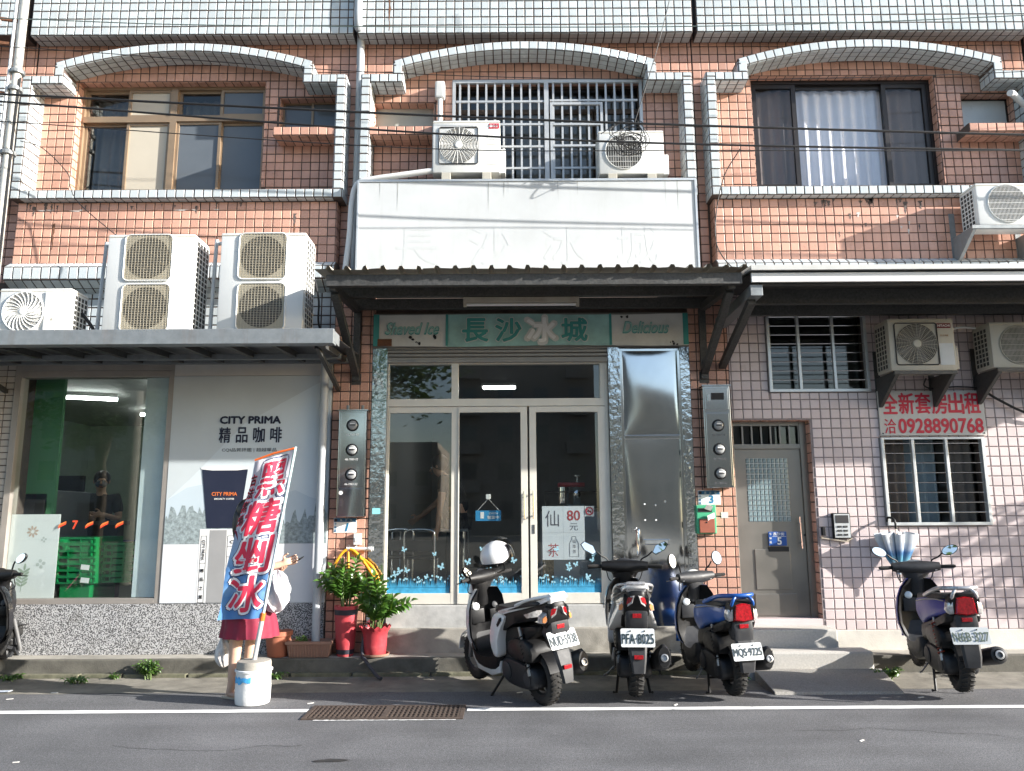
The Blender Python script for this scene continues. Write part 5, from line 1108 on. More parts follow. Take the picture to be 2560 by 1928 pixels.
B().box(1.868, 2.02, -.075, -.06, 1.272, 1.408).mk('flap', M('flap_brown', lin(150, 85, 65), .5, var=.1), lb, bev=.004); B().box(1.86, 2.0, -.063, -.0605, 1.475, 1.515).mk('slot', MATS['black_print'], lb); B().ell((1.94, -.077, 1.375), (.008, .004, .008), 8, 5).mk('lock', MATS['iron_dark'], lb)
for k, (cx, cz, an, s) in enumerate(((1.965, 1.52, .3, .07), (1.985, 1.43, -.4, .085))):
    c_ = tag(B().obox((cx, -.082, cz), (s, .003, s*.75), (.5, an, .2)).mk('leaflet', M('leaflet', (.62, .60, .56), .7, var=.2, vs=40)), ('folded leaflet standing in the slot of the green letter box', 'crumpled leaflet hanging over the brown flap')[k], 'leaflet')
tag(B().box(2.105, 2.175, -.010, -.0075, 1.415, 1.475).mk('paper_label', M('paper_pale', (.66, .63, .58), .7)), 'torn white paper label right of the green letter box', 'label')
ic = thing('intercom', 'black and silver intercom panel between entrance door and barred window', 'intercom')
B().box(3.212, 3.388, -.05, -.007, 1.206, 1.46).mk('case', MATS['black_plastic'], ic, bev=.006); B().box(3.222, 3.378, -.054, -.05, 1.216, 1.45).mk('face', MATS['alu_silver'], ic); B().box(3.236, 3.366, -.057, -.054, 1.36, 1.437).mk('screen', MATS['black_print'], ic)
kb_ = B().box(-.022, .022, -.003, .003, -.009, .009).mesh('button', bev=.002)
for i in range(3):
    for j in range(2): link('button', kb_, MATS['grey_plastic'], ic, loc=(3.27+.06*j, -.057, 1.325-.04*i))
tag(B().box(3.10, 3.135, -.045, -.01, 1.235, 1.32).mk('doorbell', MATS['black_plastic'], bev=.005), 'small black doorbell on the door reveal corner', 'doorbell')
tag(B().bar((3.09, -.02, 1.215), (3.36, -.03, 1.175), .03, .012).bar((3.33, -.03, 1.175), (3.40, -.03, 1.21), .02, .012).mk('wooden_stick', M('stick_wood', (.42, .36, .28), .7, var=.15)), 'broken pale wooden stick wedged under the intercom', 'stick')
# faucet and yellow hose
fa = thing('wall_faucet', 'chrome wall tap with pipe stub above the potted plants', 'faucet'); B().cyl((-1.66, -.05, 1.138), (-1.43, -.05, 1.132), .016, 10).lathe([(.02, 0), (.024, .01), (.024, .04)], (-1.45, -.05, 1.132), X_, 12).cyl((-1.635, -.05, 1.138), (-1.635, -.075, 1.10), .012, 8).cyl((-1.575, -.05, 1.14), (-1.56, -.01, 1.18), .008, 8).mk('pipe_stub', MATS['pvc_white'], fa, smooth=50); B().cyl((-1.635, -.055, 1.15), (-1.635, -.055, 1.17), .006, 8).bar((-1.66, -.055, 1.172), (-1.61, -.055, 1.172), .01, .006).mk('tap_handle', MATS['chrome'], fa)
M('hose_yellow', lin(215, 150, 30), .45, var=.1)
tag(B().tube(catmull([(-1.635, -.08, 1.11), (-1.632, -.09, 1.0), (-1.63, -.09, .9), (-1.66, -.1, .62)], 5), .014, 8).tube(catmull([(-1.65, -.08, 1.13), (-1.70, -.09, 1.09), (-1.765, -.1, .97), (-1.80, -.1, .78)], 5), .014, 8).tube(catmull([(-1.62, -.08, 1.13), (-1.56, -.09, 1.10), (-1.44, -.11, .965), (-1.32, -.13, .78), (-1.30, -.16, .66)], 5), .016, 8).tube(catmull([(-1.60, -.06, 1.10), (-1.42, -.09, .99), (-1.33, -.11, .86), (-1.31, -.13, .74)], 5), .014, 8).mk('garden_hose', MATS['hose_yellow'], smooth=60), 'yellow garden hose looped over the tap behind the plants', 'hose')
tag(B().tube(catmull([(-1.42, -.19, .42), (-1.44, -.20, .28), (-1.44, -.24, .16), (-1.38, -.33, .10), (-1.27, -.42, .0), (-1.22, -.47, -.02)], 6), .017, 10).mk('drain_hose', M('hose_black', (.04, .042, .05), .6), smooth=60), 'black hose draining over the kerb beside the low red pot', 'hose')
# ================================================================== scooters
def paint(name, col, coat=.8, rough=.3): return M(name, col, rough, var=.03, vs=5, coat=coat)
M('paint_white', (.70, .70, .69), .3, var=.02, coat=.7); M('paint_blue', (.004, .07, .30), .35, var=.04, coat=.3); M('paint_navy', (.002, .018, .24), .38, var=.05, coat=.2, spec=.3); M('paint_black', (.010, .010, .012), .25, var=.1, coat=.7)
M('paint_silver', (.45, .45, .46), .3, .5, var=.04, coat=.4); M('seat_vinyl', (.012, .012, .013), .55, var=.25, vs=12, bump=.25, bs=200)
M('lens_red', (.30, .004, .008), .1, var=.55, vs=45, coat=.6); M('lens_amber', (.55, .22, .08), .12, var=.2, vs=30, coat=.6); M('lens_clear', (.45, .43, .42), .08, .3, var=.5, vs=35, coat=.8)  # mottling of the red lens colour stands in for reflections inside it
M('plate_white', (.56, .58, .575), .45, var=.03); M('plate_ink', (.015, .03, .035), .5); M('plate_green', (.10, .13, .10), .5)
M('casting', (.025, .026, .029), .5, .4, var=.2, vs=25); M('fork_grey', (.3, .3, .3), .35, .7); M('spring_red', (.22, .035, .02), .45, var=.2); M('muffler_dark', (.022, .022, .023), .4, .4, var=.2); M('dial_face', (.55, .55, .52), .2, var=.2, vs=40)
def smooth_poly(pts, n=3):
    """round a 2-d outline"""
    q = [Vector((p[0], p[1], 0)) for p in pts]; k = len(q); out = []
    for i in range(k):
        a, b_, c, d = q[i-1], q[i], q[(i+1) % k], q[(i+2) % k]
        for j in range(n):
            t = j/n; v = .5*((2*b_)+(-a+c)*t+(2*a-5*b_+4*c-d)*t*t+(-a+3*b_-3*c+d)*t**3); out.append((v.x, v.y))
    return out
def wheel(root, cx, cz, w_, rim_mat, R_=.212):
    t = R_
    prof = [(t*.64, -w_*.36), (t*.72, -w_*.47), (t*.84, -w_*.5), (t*.93, -w_*.42), (t*.985, -w_*.24), (t, 0), (t*.985, w_*.24), (t*.93, w_*.42), (t*.84, w_*.5), (t*.72, w_*.47), (t*.64, w_*.36)]
    wh = B().lathe(prof, (cx, 0, cz), Y_, 40, False, False).mk('wheel', MATS['rubber'], root, smooth=50)
    b = B()
    for k in range(30):      # tread blocks
        an = 2*math.pi*k/30
        for sg in (1, -1):
            a0 = an+(.1 if sg > 0 else 0); p = []
            for (yy, rr, da) in ((.08, 1.0, 0), (.30, .975, .05), (.44, .93, .12)): p.append(Vector((cx+t*(rr+.012)*math.cos(a0+da), sg*w_*yy, cz+t*(rr+.012)*math.sin(a0+da))))
            b.tube(p, .0065, 4)
    b.mk('tread', MATS['rubber'], wh)
    b = B().lathe([(t*.62, -w_*.34), (t*.66, -w_*.38), (t*.56, -w_*.2), (t*.56, w_*.2), (t*.66, w_*.38), (t*.62, w_*.34)], (cx, 0, cz), Y_, 32, False, False)
    b.lathe([(.032, -w_*.4), (.04, -w_*.2), (.04, w_*.2), (.032, w_*.4)], (cx, 0, cz), Y_, 16)
    for k in range(5):
        an = 2*math.pi*k/5+.3; b.bar((cx+.03*math.cos(an), 0, cz+.03*math.sin(an)), (cx+t*.58*math.cos(an), 0, cz+t*.58*math.sin(an)), .03, .022, up=(0, 1, 0))
    b.mk('rim', rim_mat, wh, smooth=40)
    B().lathe([(.085, -.002), (.085, .002)], (cx, -w_*.3 if cx < .3 else w_*.42, cz), Y_, 28).mk('brake_disc', MATS['fork_grey'], wh)
    return wh
def scooter(loc, heading, lean, label, plate_txt, sp, lift=0.0, wb=1.18, steer=0.0, scale=1.0, pw=.26, ph=.14):
    root = thing('motor_scooter', label, 'scooter', (loc[0], loc[1], loc[2]+lift), 0, 'scooters parked along the kerb')
    root.rotation_euler = (lean, 0, heading); root.scale = (scale,)*3
    body, trim, blk, gry = MATS[sp['body']], MATS[sp['trim']], MATS['black_plastic'], MATS['grey_plastic']
    sport = sp['style'] == 'sport'; k_ = wb-1.18
    wheel(root, 0, .212, .115, MATS['casting']); 
    # ---- tail: side cowls
    wf = lambda x, z: max(.05, .155-.16*max(0, -x-.02)-.10*max(0, .30-x)*.3)
    if sport:
        poly = [(-.355, .83), (-.30, .862), (-.1, .82), (.2, .765), (.42, .73), (.49, .66), (.48, .54), (.36, .56), (.2, .625), (0, .67), (-.2, .70), (-.33, .745)]
        B().pillow(smooth_poly(poly, 2), lambda x, z: wf(x, z)-.012).mk('tail_shell', blk, root, smooth=45)
        lp = [(.515, .64), (.48, .695), (.38, .715), (.28, .69), (.34, .60), (.395, .48), (.41, .36), (.47, .335), (.52, .40), (.535, .52)]
        B().pillow(smooth_poly(lp, 2), lambda x, z: .155+.035*min(1, max(0, (.70-z)/.2)), rings=((1, .82), (.985, .93), (.93, .99), (.8, 1.0))).mk('side_cowl', body, root, smooth=45)
        up_ = [(.40, .725), (.2, .772), (-.02, .815), (-.2, .855), (-.34, .892), (-.362, .87), (-.22, .825), (0, .775), (.2, .732), (.34, .70)]
        B().pillow(smooth_poly(up_, 2), lambda x, z: wf(x, z)+.006, rings=((1, .86), (.985, .95), (.93, 1.0))).mk('tail_stripe', body, root, smooth=45)
        B().pillow([(-.34, .80), (-.2, .785), (-.02, .735), (-.06, .71), (-.22, .735), (-.33, .765)], lambda x, z: wf(x, z)-.001, rings=((1, .9), (.97, 1.0))).mk('side_lens', MATS['lens_clear'], root, smooth=35)
        for k in range(3): B().pillow([(.40-.02*k, .62+.02*k), (.375-.02*k, .64+.02*k), (.37-.02*k, .61+.02*k), (.39-.02*k, .595+.02*k)], lambda x, z: .181).mk('vent_slot', MATS['black_plastic'], root)
    else:
        poly = [(.495, .65), (.46, .715), (.28, .75), (.02, .785), (-.18, .80), (-.285, .775), (-.305, .70), (-.2, .65), (0, .61), (.2, .56), (.36, .505), (.46, .49), (.505, .56)]
        B().pillow(smooth_poly(poly, 2), lambda x, z: wf(x, z)+.008-.04*max(0, (.60-z)/.12), rings=((1, .62), (.99, .80), (.95, .93), (.85, .985), (.65, 1.0))).mk('tail_shell', body, root, smooth=45)
        B().pillow(smooth_poly([(-.28, .68), (0, .60), (.3, .53), (.48, .48), (.50, .36), (.36, .36), (.15, .47), (-.1, .56), (-.26, .60)], 2), lambda x, z: .135).mk('under_cowl', blk, root, smooth=45)
        for s in (1, -1): B().tube(catmull([(.40, s*.166, .70), (.15, s*.170, .74), (-.1, s*.158, .765), (-.25, s*.135, .765)], 4), .005, 6).mk('panel_trim', MATS['fork_grey'], root)
    B().pillow(smooth_poly([(-.20, .66), (.1, .62), (.5, .58), (.55, .33), (.40, .27), (.25, .30), (.12, .46), (-.1, .58)], 2), lambda x, z: .105).mk('frame_cover', blk, root, smooth=45)
    # ---- seat
    if sport: sp_ = [(.50, .71), (.47, .765), (.36, .775), (.22, .775), (.10, .80), (-.04, .845), (-.18, .86), (-.25, .845), (-.22, .825), (-.02, .79), (.2, .75), (.42, .715)]
    else: sp_ = [(.48, .69), (.45, .755), (.34, .775), (.15, .785), (-.04, .81), (-.17, .82), (-.24, .805), (-.22, .775), (0, .76), (.25, .73), (.40, .69)]
    B().pillow(smooth_poly(sp_, 2), lambda x, z: .155-.06*max(0, -x)-.12*max(0, x-.35), rings=((1, .70), (.985, .86), (.93, .97), (.75, 1.0))).mk('seat', MATS['seat_vinyl'], root, smooth=55)
    # ---- grab rail
    if sport:
        B().tube(catmull([(.08, .150, .80), (-.1, .148, .855), (-.24, .125, .885), (-.345, .05, .90), (-.355, 0, .90), (-.345, -.05, .90), (-.24, -.125, .885), (-.1, -.148, .855), (.08, -.150, .80)], 4), [.013]*33, 8).mk('grab_rail', trim, root, smooth=60)
        B().pillow([(-.37, .905), (-.34, .92), (-.27, .895), (-.29, .83), (-.34, .84)], lambda x, z: .075).mk('rail_bridge', trim, root, smooth=40)
    else:
        B().tube(catmull([(.16, .155, .775), (-.04, .16, .825), (-.2, .145, .862), (-.31, .085, .872), (-.335, 0, .872), (-.31, -.085, .872), (-.2, -.145, .862), (-.04, -.16, .825), (.16, -.155, .775)], 4), [.018]*33, 10).mk('grab_rail', trim, root, smooth=60)
        for s in (1, -1): B().tube(catmull([(-.325, s*.05, .868), (-.345, s*.085, .83), (-.32, s*.10, .77)], 4), .014, 8).mk('rail_stay', trim, root, smooth=60)
    # ---- lamps
    tl = B().pillow([(-.345, .80), (-.30, .825), (-.22, .80), (-.22, .66), (-.28, .645), (-.335, .70)], lambda x, z: .10 if sport else .115).mk('lamp_housing', blk, root, smooth=40)
    if sport:
        for s in (1, -1):
            q = [(.012, .815), (.045, .82), (.135, .745), (.142, .695), (.115, .69), (.03, .755)]
            b = B(); secs = []
            for (dx, sc_) in ((-.30, 1), (-.352, .98), (-.362, .86)): secs.append([(dx+.55*(abs(p[0]))*.9-.01, s*(.075+(p[0]-.075)*sc_), .755+(p[1]-.755)*sc_) for p in q])
            b.loft(secs).mk('tail_lamp', MATS['lens_clear'], root, smooth=35)
            q2 = [(.03, .80), (.055, .803), (.10, .765), (.095, .735), (.045, .765)]
            B().loft([[(dx+.5*p[0]-.012, s*p[1-1], p[1]) for p in q2] for dx in (-.35, -.366)]).mk('red_lens', MATS['lens_red'], root)
            q3 = [(.112, .752), (.132, .735), (.136, .702), (.115, .70), (.102, .73)]
            B().loft([[(dx+.5*p[0]-.012, s*p[0], p[1]) for p in q3] for dx in (-.35, -.366)]).mk('amber_lens', MATS['lens_amber'], root)
        B().box(-.352, -.335, -.035, .035, .645, .678).mk('reflector', MATS['lens_red'], root, bev=.003)
        B().pillow([(-.345, .70), (-.22, .66), (-.18, .60), (-.25, .545), (-.32, .56), (-.35, .63)], lambda x, z: .085).mk('plate_holder', gry, root, smooth=40)
    else:
        q = [(.075, .745), (.07, .80), (0, .81), (-.07, .80), (-.075, .745), (-.085, .665), (0, .655), (.085, .665)]
        B().loft([[(dx+1.2*p[0]**2, p[0]*sc_, .735+(p[1]-.735)*sc_) for p in q] for (dx, sc_) in ((-.27, 1), (-.345, .98), (-.358, .85))]).mk('tail_lamp', MATS['lens_red'], root, smooth=40)
        for s in (1, -1):
            q = [(.088, .775), (.128, .755), (.138, .70), (.12, .665), (.09, .67)]
            B().loft([[(dx+1.4*p[0]**2+.0, s*p[0], p[1]) for p in q] for dx in (-.28, -.345)] + [[(-.352+1.4*p[0]**2, s*(.11+(p[0]-.11)*.8), .715+(p[1]-.715)*.8) for p in q]]).mk('turn_lamp', MATS['lens_clear'], root, smooth=40)
        B().box(-.338, -.32, -.04, .04, .605, .638).mk('reflector', MATS['lens_red'], root, bev=.003)
        B().pillow([(-.32, .66), (-.2, .66), (-.16, .58), (-.22, .50), (-.32, .50), (-.335, .58)], lambda x, z: .085).mk('plate_holder', gry, root, smooth=40)
    if sp.get('flare'):
        B().pillow(smooth_poly([(-.20, .745), (.05, .735), (.16, .62), (.12, .50), (.02, .515), (-.12, .64)], 2), lambda x, z: .115+.085*min(1, max(0, (.74-z)/.22)), rings=((1, .80), (.985, .93), (.93, .99), (.8, 1.0))).mk('tail_flare', body, root, smooth=45)
    if sp.get('edge'):
        for s in (1, -1): B().tube(catmull([(.42, s*.168, .70), (.1, s*.165, .79), (-.2, s*.135, .86), (-.34, s*.09, .89)], 5), .009, 8).mk('pink_edge', M('edge_pink', lin(200, 60, 130), .4), root, smooth=60)
    # ---- number plate on its mudguard
    pz, px_, ta = sp.get('pz', .50), -.365, sp.get('ptilt', R(20))
    u = Vector((0, -1, 0)); vv = Vector((math.sin(ta), 0, math.cos(ta))); nrm = u.cross(vv)
    c = Vector((px_, 0, pz)); b = B(); q = []
    for (a, d) in ((-1, -1), (1, -1), (1, 1), (-1, 1)):
        for (ca, cd) in (((-1, 0), (0, 1)) if a*d < 0 else ((0, 1), (-1, 0))): pass
    rr = .012; pts = []
    for (sx, sz, a0) in ((1, 1, 0), (-1, 1, 90), (-1, -1, 180), (1, -1, 270)):
        for k in range(4): an = R(a0+30*k); pts.append((sx*(pw/2-rr)+rr*math.cos(an), sz*(ph/2-rr)+rr*math.sin(an)))
    pl = B().prism(pts, c, u, vv, -nrm*.004).mk('number_plate', MATS['plate_white'], root)
    text(plate_txt, pw*.94, ph*.53, MATS['plate_ink'] if sp.get('ink', 1) else MATS['plate_green'], pl, c+nrm*.003-vv*ph*.06, u, vv, bold=.022)
    for s in (1, -1): B().ell(c+nrm*.003+u*s*.055+vv*(ph*.5-.02), (.008, .006, .006), 8, 5).mk('bolt', MATS['iron_dark'], pl)
    fw = .062
    secs = []
    for (x, z, w_) in ((-.30, .56, .075), (-.345, .44, .072), (-.375, .34, .062), (-.385, .24, .048)) if sport else ((-.29, .55, .08), (-.335, .43, .075), (-.35, .33, .07), (-.345, .25, .06)):
        secs.append([(x-.012, -w_*.75, z), (x+.004, -w_, z), (x+.014, -w_, z), (x-.002, -w_*.7, z), (x-.002, w_*.7, z), (x+.014, w_, z), (x+.004, w_, z), (x-.012, w_*.75, z)])
    B().loft(secs).mk('mudguard', gry, root, smooth=35)
    if sport: B().box(-.40, -.38, -.035, .035, .345, .375).mk('lower_reflector', MATS['lens_red'], root, bev=.003)
    # hugger over the tyre
    b = B(); secs = []
    for k in range(9):
        an = R(50+14*k); secs.append([(.235*math.cos(an), s*.062, .212+.235*math.sin(an)) for s in (-1, -.5, .5, 1)] + [(.228*math.cos(an), s*.062, .212+.228*math.sin(an)) for s in (1, .5, -.5, -1)])
    b.loft(secs).mk('hugger', blk, root, smooth=50)
    # ---- engine, belt case, air box, muffler, shocks
    B().pillow(smooth_poly([(-.085, .20), (-.06, .29), (.05, .325), (.28, .345), (.45, .32), (.50, .24), (.44, .15), (.28, .12), (.05, .125), (-.06, .15)], 2), lambda x, z: .135, rings=((1, .62), (.98, .85), (.9, .97), (.75, 1.0))).mk('belt_case', MATS['casting'], root, smooth=45)
    B().lathe([(.075, 0), (.075, .012), (.06, .018), (.03, .018)], (.36, .13, .235), Y_, 24).mk('case_cover', gry, root, smooth=40); B().lathe([(.055, 0), (.055, .01), (.03, .014)], (.03, .13, .215), Y_, 20).mk('case_cover', gry, root, smooth=40)
    B().pillow(smooth_poly([(-.08, .36), (-.06, .50), (.12, .54), (.30, .48), (.30, .38), (.1, .35)], 2), lambda x, z: .15, rings=((1, .6), (.97, .9), (.85, 1.0))).mk('air_box', blk, root, smooth=45)
    B().cyl((.35, -.11, .26), (.35, .11, .26), .10, 18).mk('crankcase', MATS['casting'], root, smooth=40)
    if sp.get('muff') == 'round':
        B().lathe([(.045, 0), (.062, .06), (.068, .2), (.07, .40), (.064, .43), (.045, .435), (.042, .40)], (.12, -.17, .24), (-.92, -.10, .22), 24).mk('muffler', MATS['muffler_dark'], root, smooth=45)
        B().lathe([(.036, .0), (.036, .02), (.022, .022), (.022, .0)], Vector((.12, -.17, .24))+Vector((-.92, -.10, .22)).normalized()*.425, (-.92, -.10, .22), 20).mk('tail_pipe', MATS['fork_grey'], root, smooth=45)
    else:
        ax = Vector((-.93, -.08, .25)).normalized(); c0 = Vector((.14, -.165, .22)); sy = Vector((0, 1, 0)); sz = ax.cross(sy).normalized()*-1
        secs = []
        for (d_, a, h_) in ((0, .04, .05), (.08, .055, .075), (.30, .06, .10), (.44, .055, .11), (.47, .045, .085)):
            secs.append([tuple(c0+ax*d_+sy*a*math.cos(t)+Vector((0, 0, 1))*h_*(math.sin(t) if math.sin(t) > 0 else math.sin(t)*.8)) for t in [2*math.pi*q/14 for q in range(14)]])
        mf = B().loft(secs).mk('muffler', MATS['muffler_dark'], root, smooth=40)
        e = c0+ax*.472; B().lathe([(.03, 0), (.03, .012), (.02, .014), (.02, .002)], e, ax, 16).mk('tail_pipe', MATS['fork_grey'], root)
        B().loft([[tuple(c0+ax*d_+Vector((0, -.062 if i < 2 else -.05, 0))+Vector((0, 0, z))) for i, z in enumerate((-.04, .07, .07, -.04))] for d_ in (.1, .42)]).mk('heat_shield', gry, root)
    for s in ((1, -1) if sport else (1,)):
        a, b2 = Vector((-.015, s*.125, .25)), Vector((.10, s*.125, .62)); d_ = b2-a
        sh = B().cyl(a, b2, .014, 10).cyl(a, a+d_*.12, .022, 10).mk('shock_absorber', MATS['fork_grey'], root)
        x = d_.normalized().orthogonal().normalized(); y2 = d_.normalized().cross(x); pts = [a+d_*(.15+.7*t/70)+(x*math.cos(t*.8)+y2*math.sin(t*.8))*.028 for t in range(71)]
        B().tube(pts, .006, 5).mk('spring', MATS[sp.get('spring', 'black_plastic')], sh)
    # ---- floor, belly, leg shield
    B().pillow(smooth_poly([(.44, .38), (.56, .315), (.78+k_, .295), (.92+k_, .33), (.98+k_, .46), (.93+k_, .30), (.84+k_, .215), (.62, .20), (.46, .25)], 2), lambda x, z: .165, rings=((1, .7), (.985, .9), (.92, .98), (.8, 1))).mk('footboard', blk if sport else gry, root, smooth=45)
    B().pillow([(.44, .30), (.6, .25), (.86+k_, .255), (.95+k_, .36), (.96+k_, .28), (.87+k_, .17), (.62, .15), (.46, .2)], lambda x, z: .150, rings=((1, .9), (.98, .99), (.9, 1.03))).mk('belly_panel', body if sport else gry, root, smooth=45)
    zs = [.26, .34, .44, .56, .68, .78, .86]; ws = [.10, .15, .185, .195, .19, .165, .11]; xc = [1.0, 1.02, 1.025, 1.01, .995, .975, .955]
    if not sport: ws = [.12, .185, .215, .22, .205, .17, .11]
    def shield(off, win, th, zz0, zz1):
        secs = []
        for z, w_, x in zip(zs, ws, xc):
            if z < zz0 or z > zz1: continue
            x += k_; row = []; back = []
            for j in range(9):
                t = -1+2*j/8; yy = (w_-win)*t; sweep = .10*abs(t)**2.2; row.append((x+off-sweep, yy, z)); back.append((x+off-sweep-th, yy*.985, z))
            secs.append(row+back[::-1])
        return B().loft(secs)
    shield(.04, 0, .05 if sport else .03, 0, 1).mk('leg_shield', body, root, smooth=40); shield(.012, .012, .04, 0, 1).mk('inner_shield', blk, root, smooth=40)
    # glove pocket, key block, cup recess
    B().box(.90+k_, .965+k_, .02, .155, .55, .68).mk('glove_box', gry if not sport else blk, root, bev=.012, smooth=40); B().box(.905+k_, .965+k_, -.17, -.04, .56, .66).mk('pocket', blk, root, bev=.012, smooth=40)
    B().lathe([(.035, 0), (.035, .02), (.024, .024), (.012, .024)], (.925+k_, .10, .70), (-1, 0, .25), 18).mk('fuel_cap', MATS['alu_silver'], root, smooth=40); B().lathe([(.03, 0), (.03, .016), (.018, .02)], (.925+k_, -.10, .69), (-1, 0, .2), 18).mk('key_lock', MATS['alu_silver'] if not sport else gry, root, smooth=40)
    # ---- front: fender, fork, wheel
    wheel(root, wb, .212, .095, MATS['casting'])
    b = B(); secs = []
    for k in range(13):
        an = R(10+13.5*k); secs.append([(wb+.25*math.cos(an)*(1 if abs(s) < .9 else .96), s*.075, .212+.25*math.sin(an)*(1 if abs(s) < .9 else .95)) for s in (-1, -.5, 0, .5, 1)] + [(wb+.24*math.cos(an)*.96, s*.072, .212+.24*math.sin(an)*.96) for s in (1, .5, 0, -.5, -1)])
    b.loft(secs).mk('front_fender', body, root, smooth=50)
    B().tube([(wb, .07, .212), (wb-.10, .07, .52)], .02, 10).tube([(wb, -.07, .212), (wb-.10, -.07, .52)], .02, 10).mk('fork', MATS['fork_grey'], root, smooth=50)
    # ---- steering: one turning group of parts
    st = Matrix.Translation((.96+k_, 0, .8)) @ Matrix.Rotation(steer, 4, 'Z') @ Matrix.Translation((-.96-k_, 0, -.8))
    def sv_(b): b.v = [tuple(st @ Vector(p)) for p in b.v]; return b
    hz = sp.get('bar', .955)
    sv_(B().loft([[(x+rx*math.cos(t), ry*math.sin(t), z) for t in [2*math.pi*q/14 for q in range(14)]] for (x, z, rx, ry) in ((.985+k_, .70, .06, .07), (.97+k_, .80, .065, .08), (.955+k_, hz-.07, .07, .115), (.945+k_, hz-.01, .06, .15))])).mk('steering_cover', blk if sport else gry, root, smooth=45)
    xs = [-.215, -.17, -.11, -.05, .05, .11, .17, .215]; secs = []
    for yv in xs:
        t = abs(yv)/.215; rx, rz = .085*(1-t)+.04*t, .068*(1-t**1.5)+.04*t**1.5
        secs.append([(.945+k_-.03*t+rx*math.cos(a), yv, hz+.012*t+rz*math.sin(a)) for a in [2*math.pi*q/14 for q in range(14)]])
    sv_(B().loft(secs)).mk('handlebar_cover', blk if sport else gry, root, smooth=50)
    sv_(B().ell((.925+k_, 0, hz+.045), (.055, .085, .02), 20, 8, (0, R(-35), 0))).mk('dashboard', MATS['dial_face'] if not sport else gry, root, smooth=60)
    if not sport:
        for s in (1, -1): sv_(B().ell((.905+k_, s*.165, hz), (.03, .045, .032), 14, 8)).mk('switch_block', MATS['alu_silver'], root, smooth=60)
    for s in (1, -1):
        sv_(B().tube([(.915+k_, s*.20, hz+.01), (.875+k_, s*.33, hz+.012), (.872+k_, s*.345, hz+.012)], [.0165, .0165, .012], 12)).mk('grip', MATS['rubber'], root, smooth=50)
        sv_(B().tube(catmull([(.955+k_, s*.20, hz-.005), (.945+k_, s*.25, hz-.008), (.93+k_, s*.345, hz-.012)], 4), .005, 6)).mk('brake_lever', MATS['fork_grey'] if not sport else blk, root)
        if sp.get('mirrors', (1, 1))[0 if s > 0 else 1]:
            mz = sp.get('mz', 1.14); my = sp.get('my', .30); b0 = Vector((.93+k_, s*.15, hz+.02)); tp = Vector((.905+k_, s*(my-.05), mz-.03))
            sm = sv_(B().tube(catmull([b0, b0+Vector((.01, s*.01, .05)), b0*.4+tp*.6+Vector((.0, s*.0, .01)), tp], 4), .0075, 8)).mk('mirror_stem', blk, root, smooth=50)
            hx = sp.get('mshape', 'hex'); c = Vector((.90+k_, s*(my+.02), mz))
            if hx == 'round': q = [(.05*math.cos(t), .068*math.sin(t)) for t in [2*math.pi*i/20 for i in range(20)]]
            elif hx == 'oval': q = [(.072*math.cos(t), .042*math.sin(t)) for t in [2*math.pi*i/20 for i in range(20)]]
            else: q = [(-.075, -.012), (-.055, -.04), (.035, -.03), (.08, .005), (.06, .04), (-.03, .035)]
            rot = sp.get('mrot', .35)*s; u_ = Vector((.25*-s, s*1, 0)).normalized(); 
            nn = Vector((-1, -.25 if s > 0 else .25, .20)).normalized(); u_ = Vector((0, s, 0))-nn*Vector((0, s, 0)).dot(nn); u_.normalize(); v_ = nn.cross(u_); v_ = v_ if v_.z > 0 else -v_
            u2 = u_*math.cos(sp.get('mrot', .35))+v_*math.sin(sp.get('mrot', .35)); v2 = v_*math.cos(sp.get('mrot', .35))-u_*math.sin(sp.get('mrot', .35))
            hd = B().loft([[c+u2*p[0]*sc_+v2*p[1]*sc_-nn*d_ for p in q] for (sc_, d_) in ((1.06, 0), (1.08, .012), (.85, .032), (.4, .042))])
            hm = sv_(hd).mk('mirror_head', blk, root, smooth=40)
            sv_(B().prism([(p[0]*.97, p[1]*.97) for p in q], c+nn*.0015, u2, v2, nn*.001)).mk('mirror_glass', MATS['mirror'], hm)
    for s in (1, -1): sv_(B().tube(catmull([(.955+k_, s*.17, hz-.03), (1.0+k_, s*.14, hz-.12), (.99+k_, s*.07, .80), (.985+k_, s*.05, .72)], 4), .005, 6)).mk('cable', MATS['cable'], root)
    # front nose and headlamp
    B().pillow(smooth_poly([(.99+k_, .90), (1.05+k_, .86), (1.09+k_, .70), (1.07+k_, .58), (1.0+k_, .6)], 2), lambda x, z: .09).mk('nose', body, root, smooth=50)
    sv_(B().ell((1.0+k_, 0, hz), (.05, .08, .05), 16, 10)).mk('headlamp', MATS['lens_clear'], root, smooth=60)
    # stands
    if sp.get('stand') == 'side': B().tube([(.45, .10, .2), (.55, .20, .02), (.53, .22, .012)], .011, 8).mk('side_stand', blk, root)
    else:
        zf = -lift+.012; B().tube([(.33, .11, .15), (.24, .14, zf), (.27, .16, zf-.002)], .012, 8).tube([(.33, -.11, .15), (.24, -.14, zf), (.27, -.16, zf-.002)], .012, 8).tube([(.30, .12, .09), (.30, -.12, .09)], .01, 8).mk('centre_stand', blk, root); B().tube([(.40, .12, .17), (.30, .22, .10), (.28, .24, .1)], .008, 6).mk('stand_tang', MATS['fork_grey'], root)
    return root
def hd(dx, dy): return math.atan2(dy, dx)
s1 = scooter((.25, -1.56, 0), hd(-.56, 1.0), R(-6), 'white and black scooter NUD-5938 with white helmet on its mirror', 'NUD·5938', dict(style='sport', body='paint_white', trim='paint_white', stand='side', mirrors=(1, 0), pz=.565, ptilt=R(28), mz=1.02, my=.20), wb=1.20, steer=.35, scale=.96)
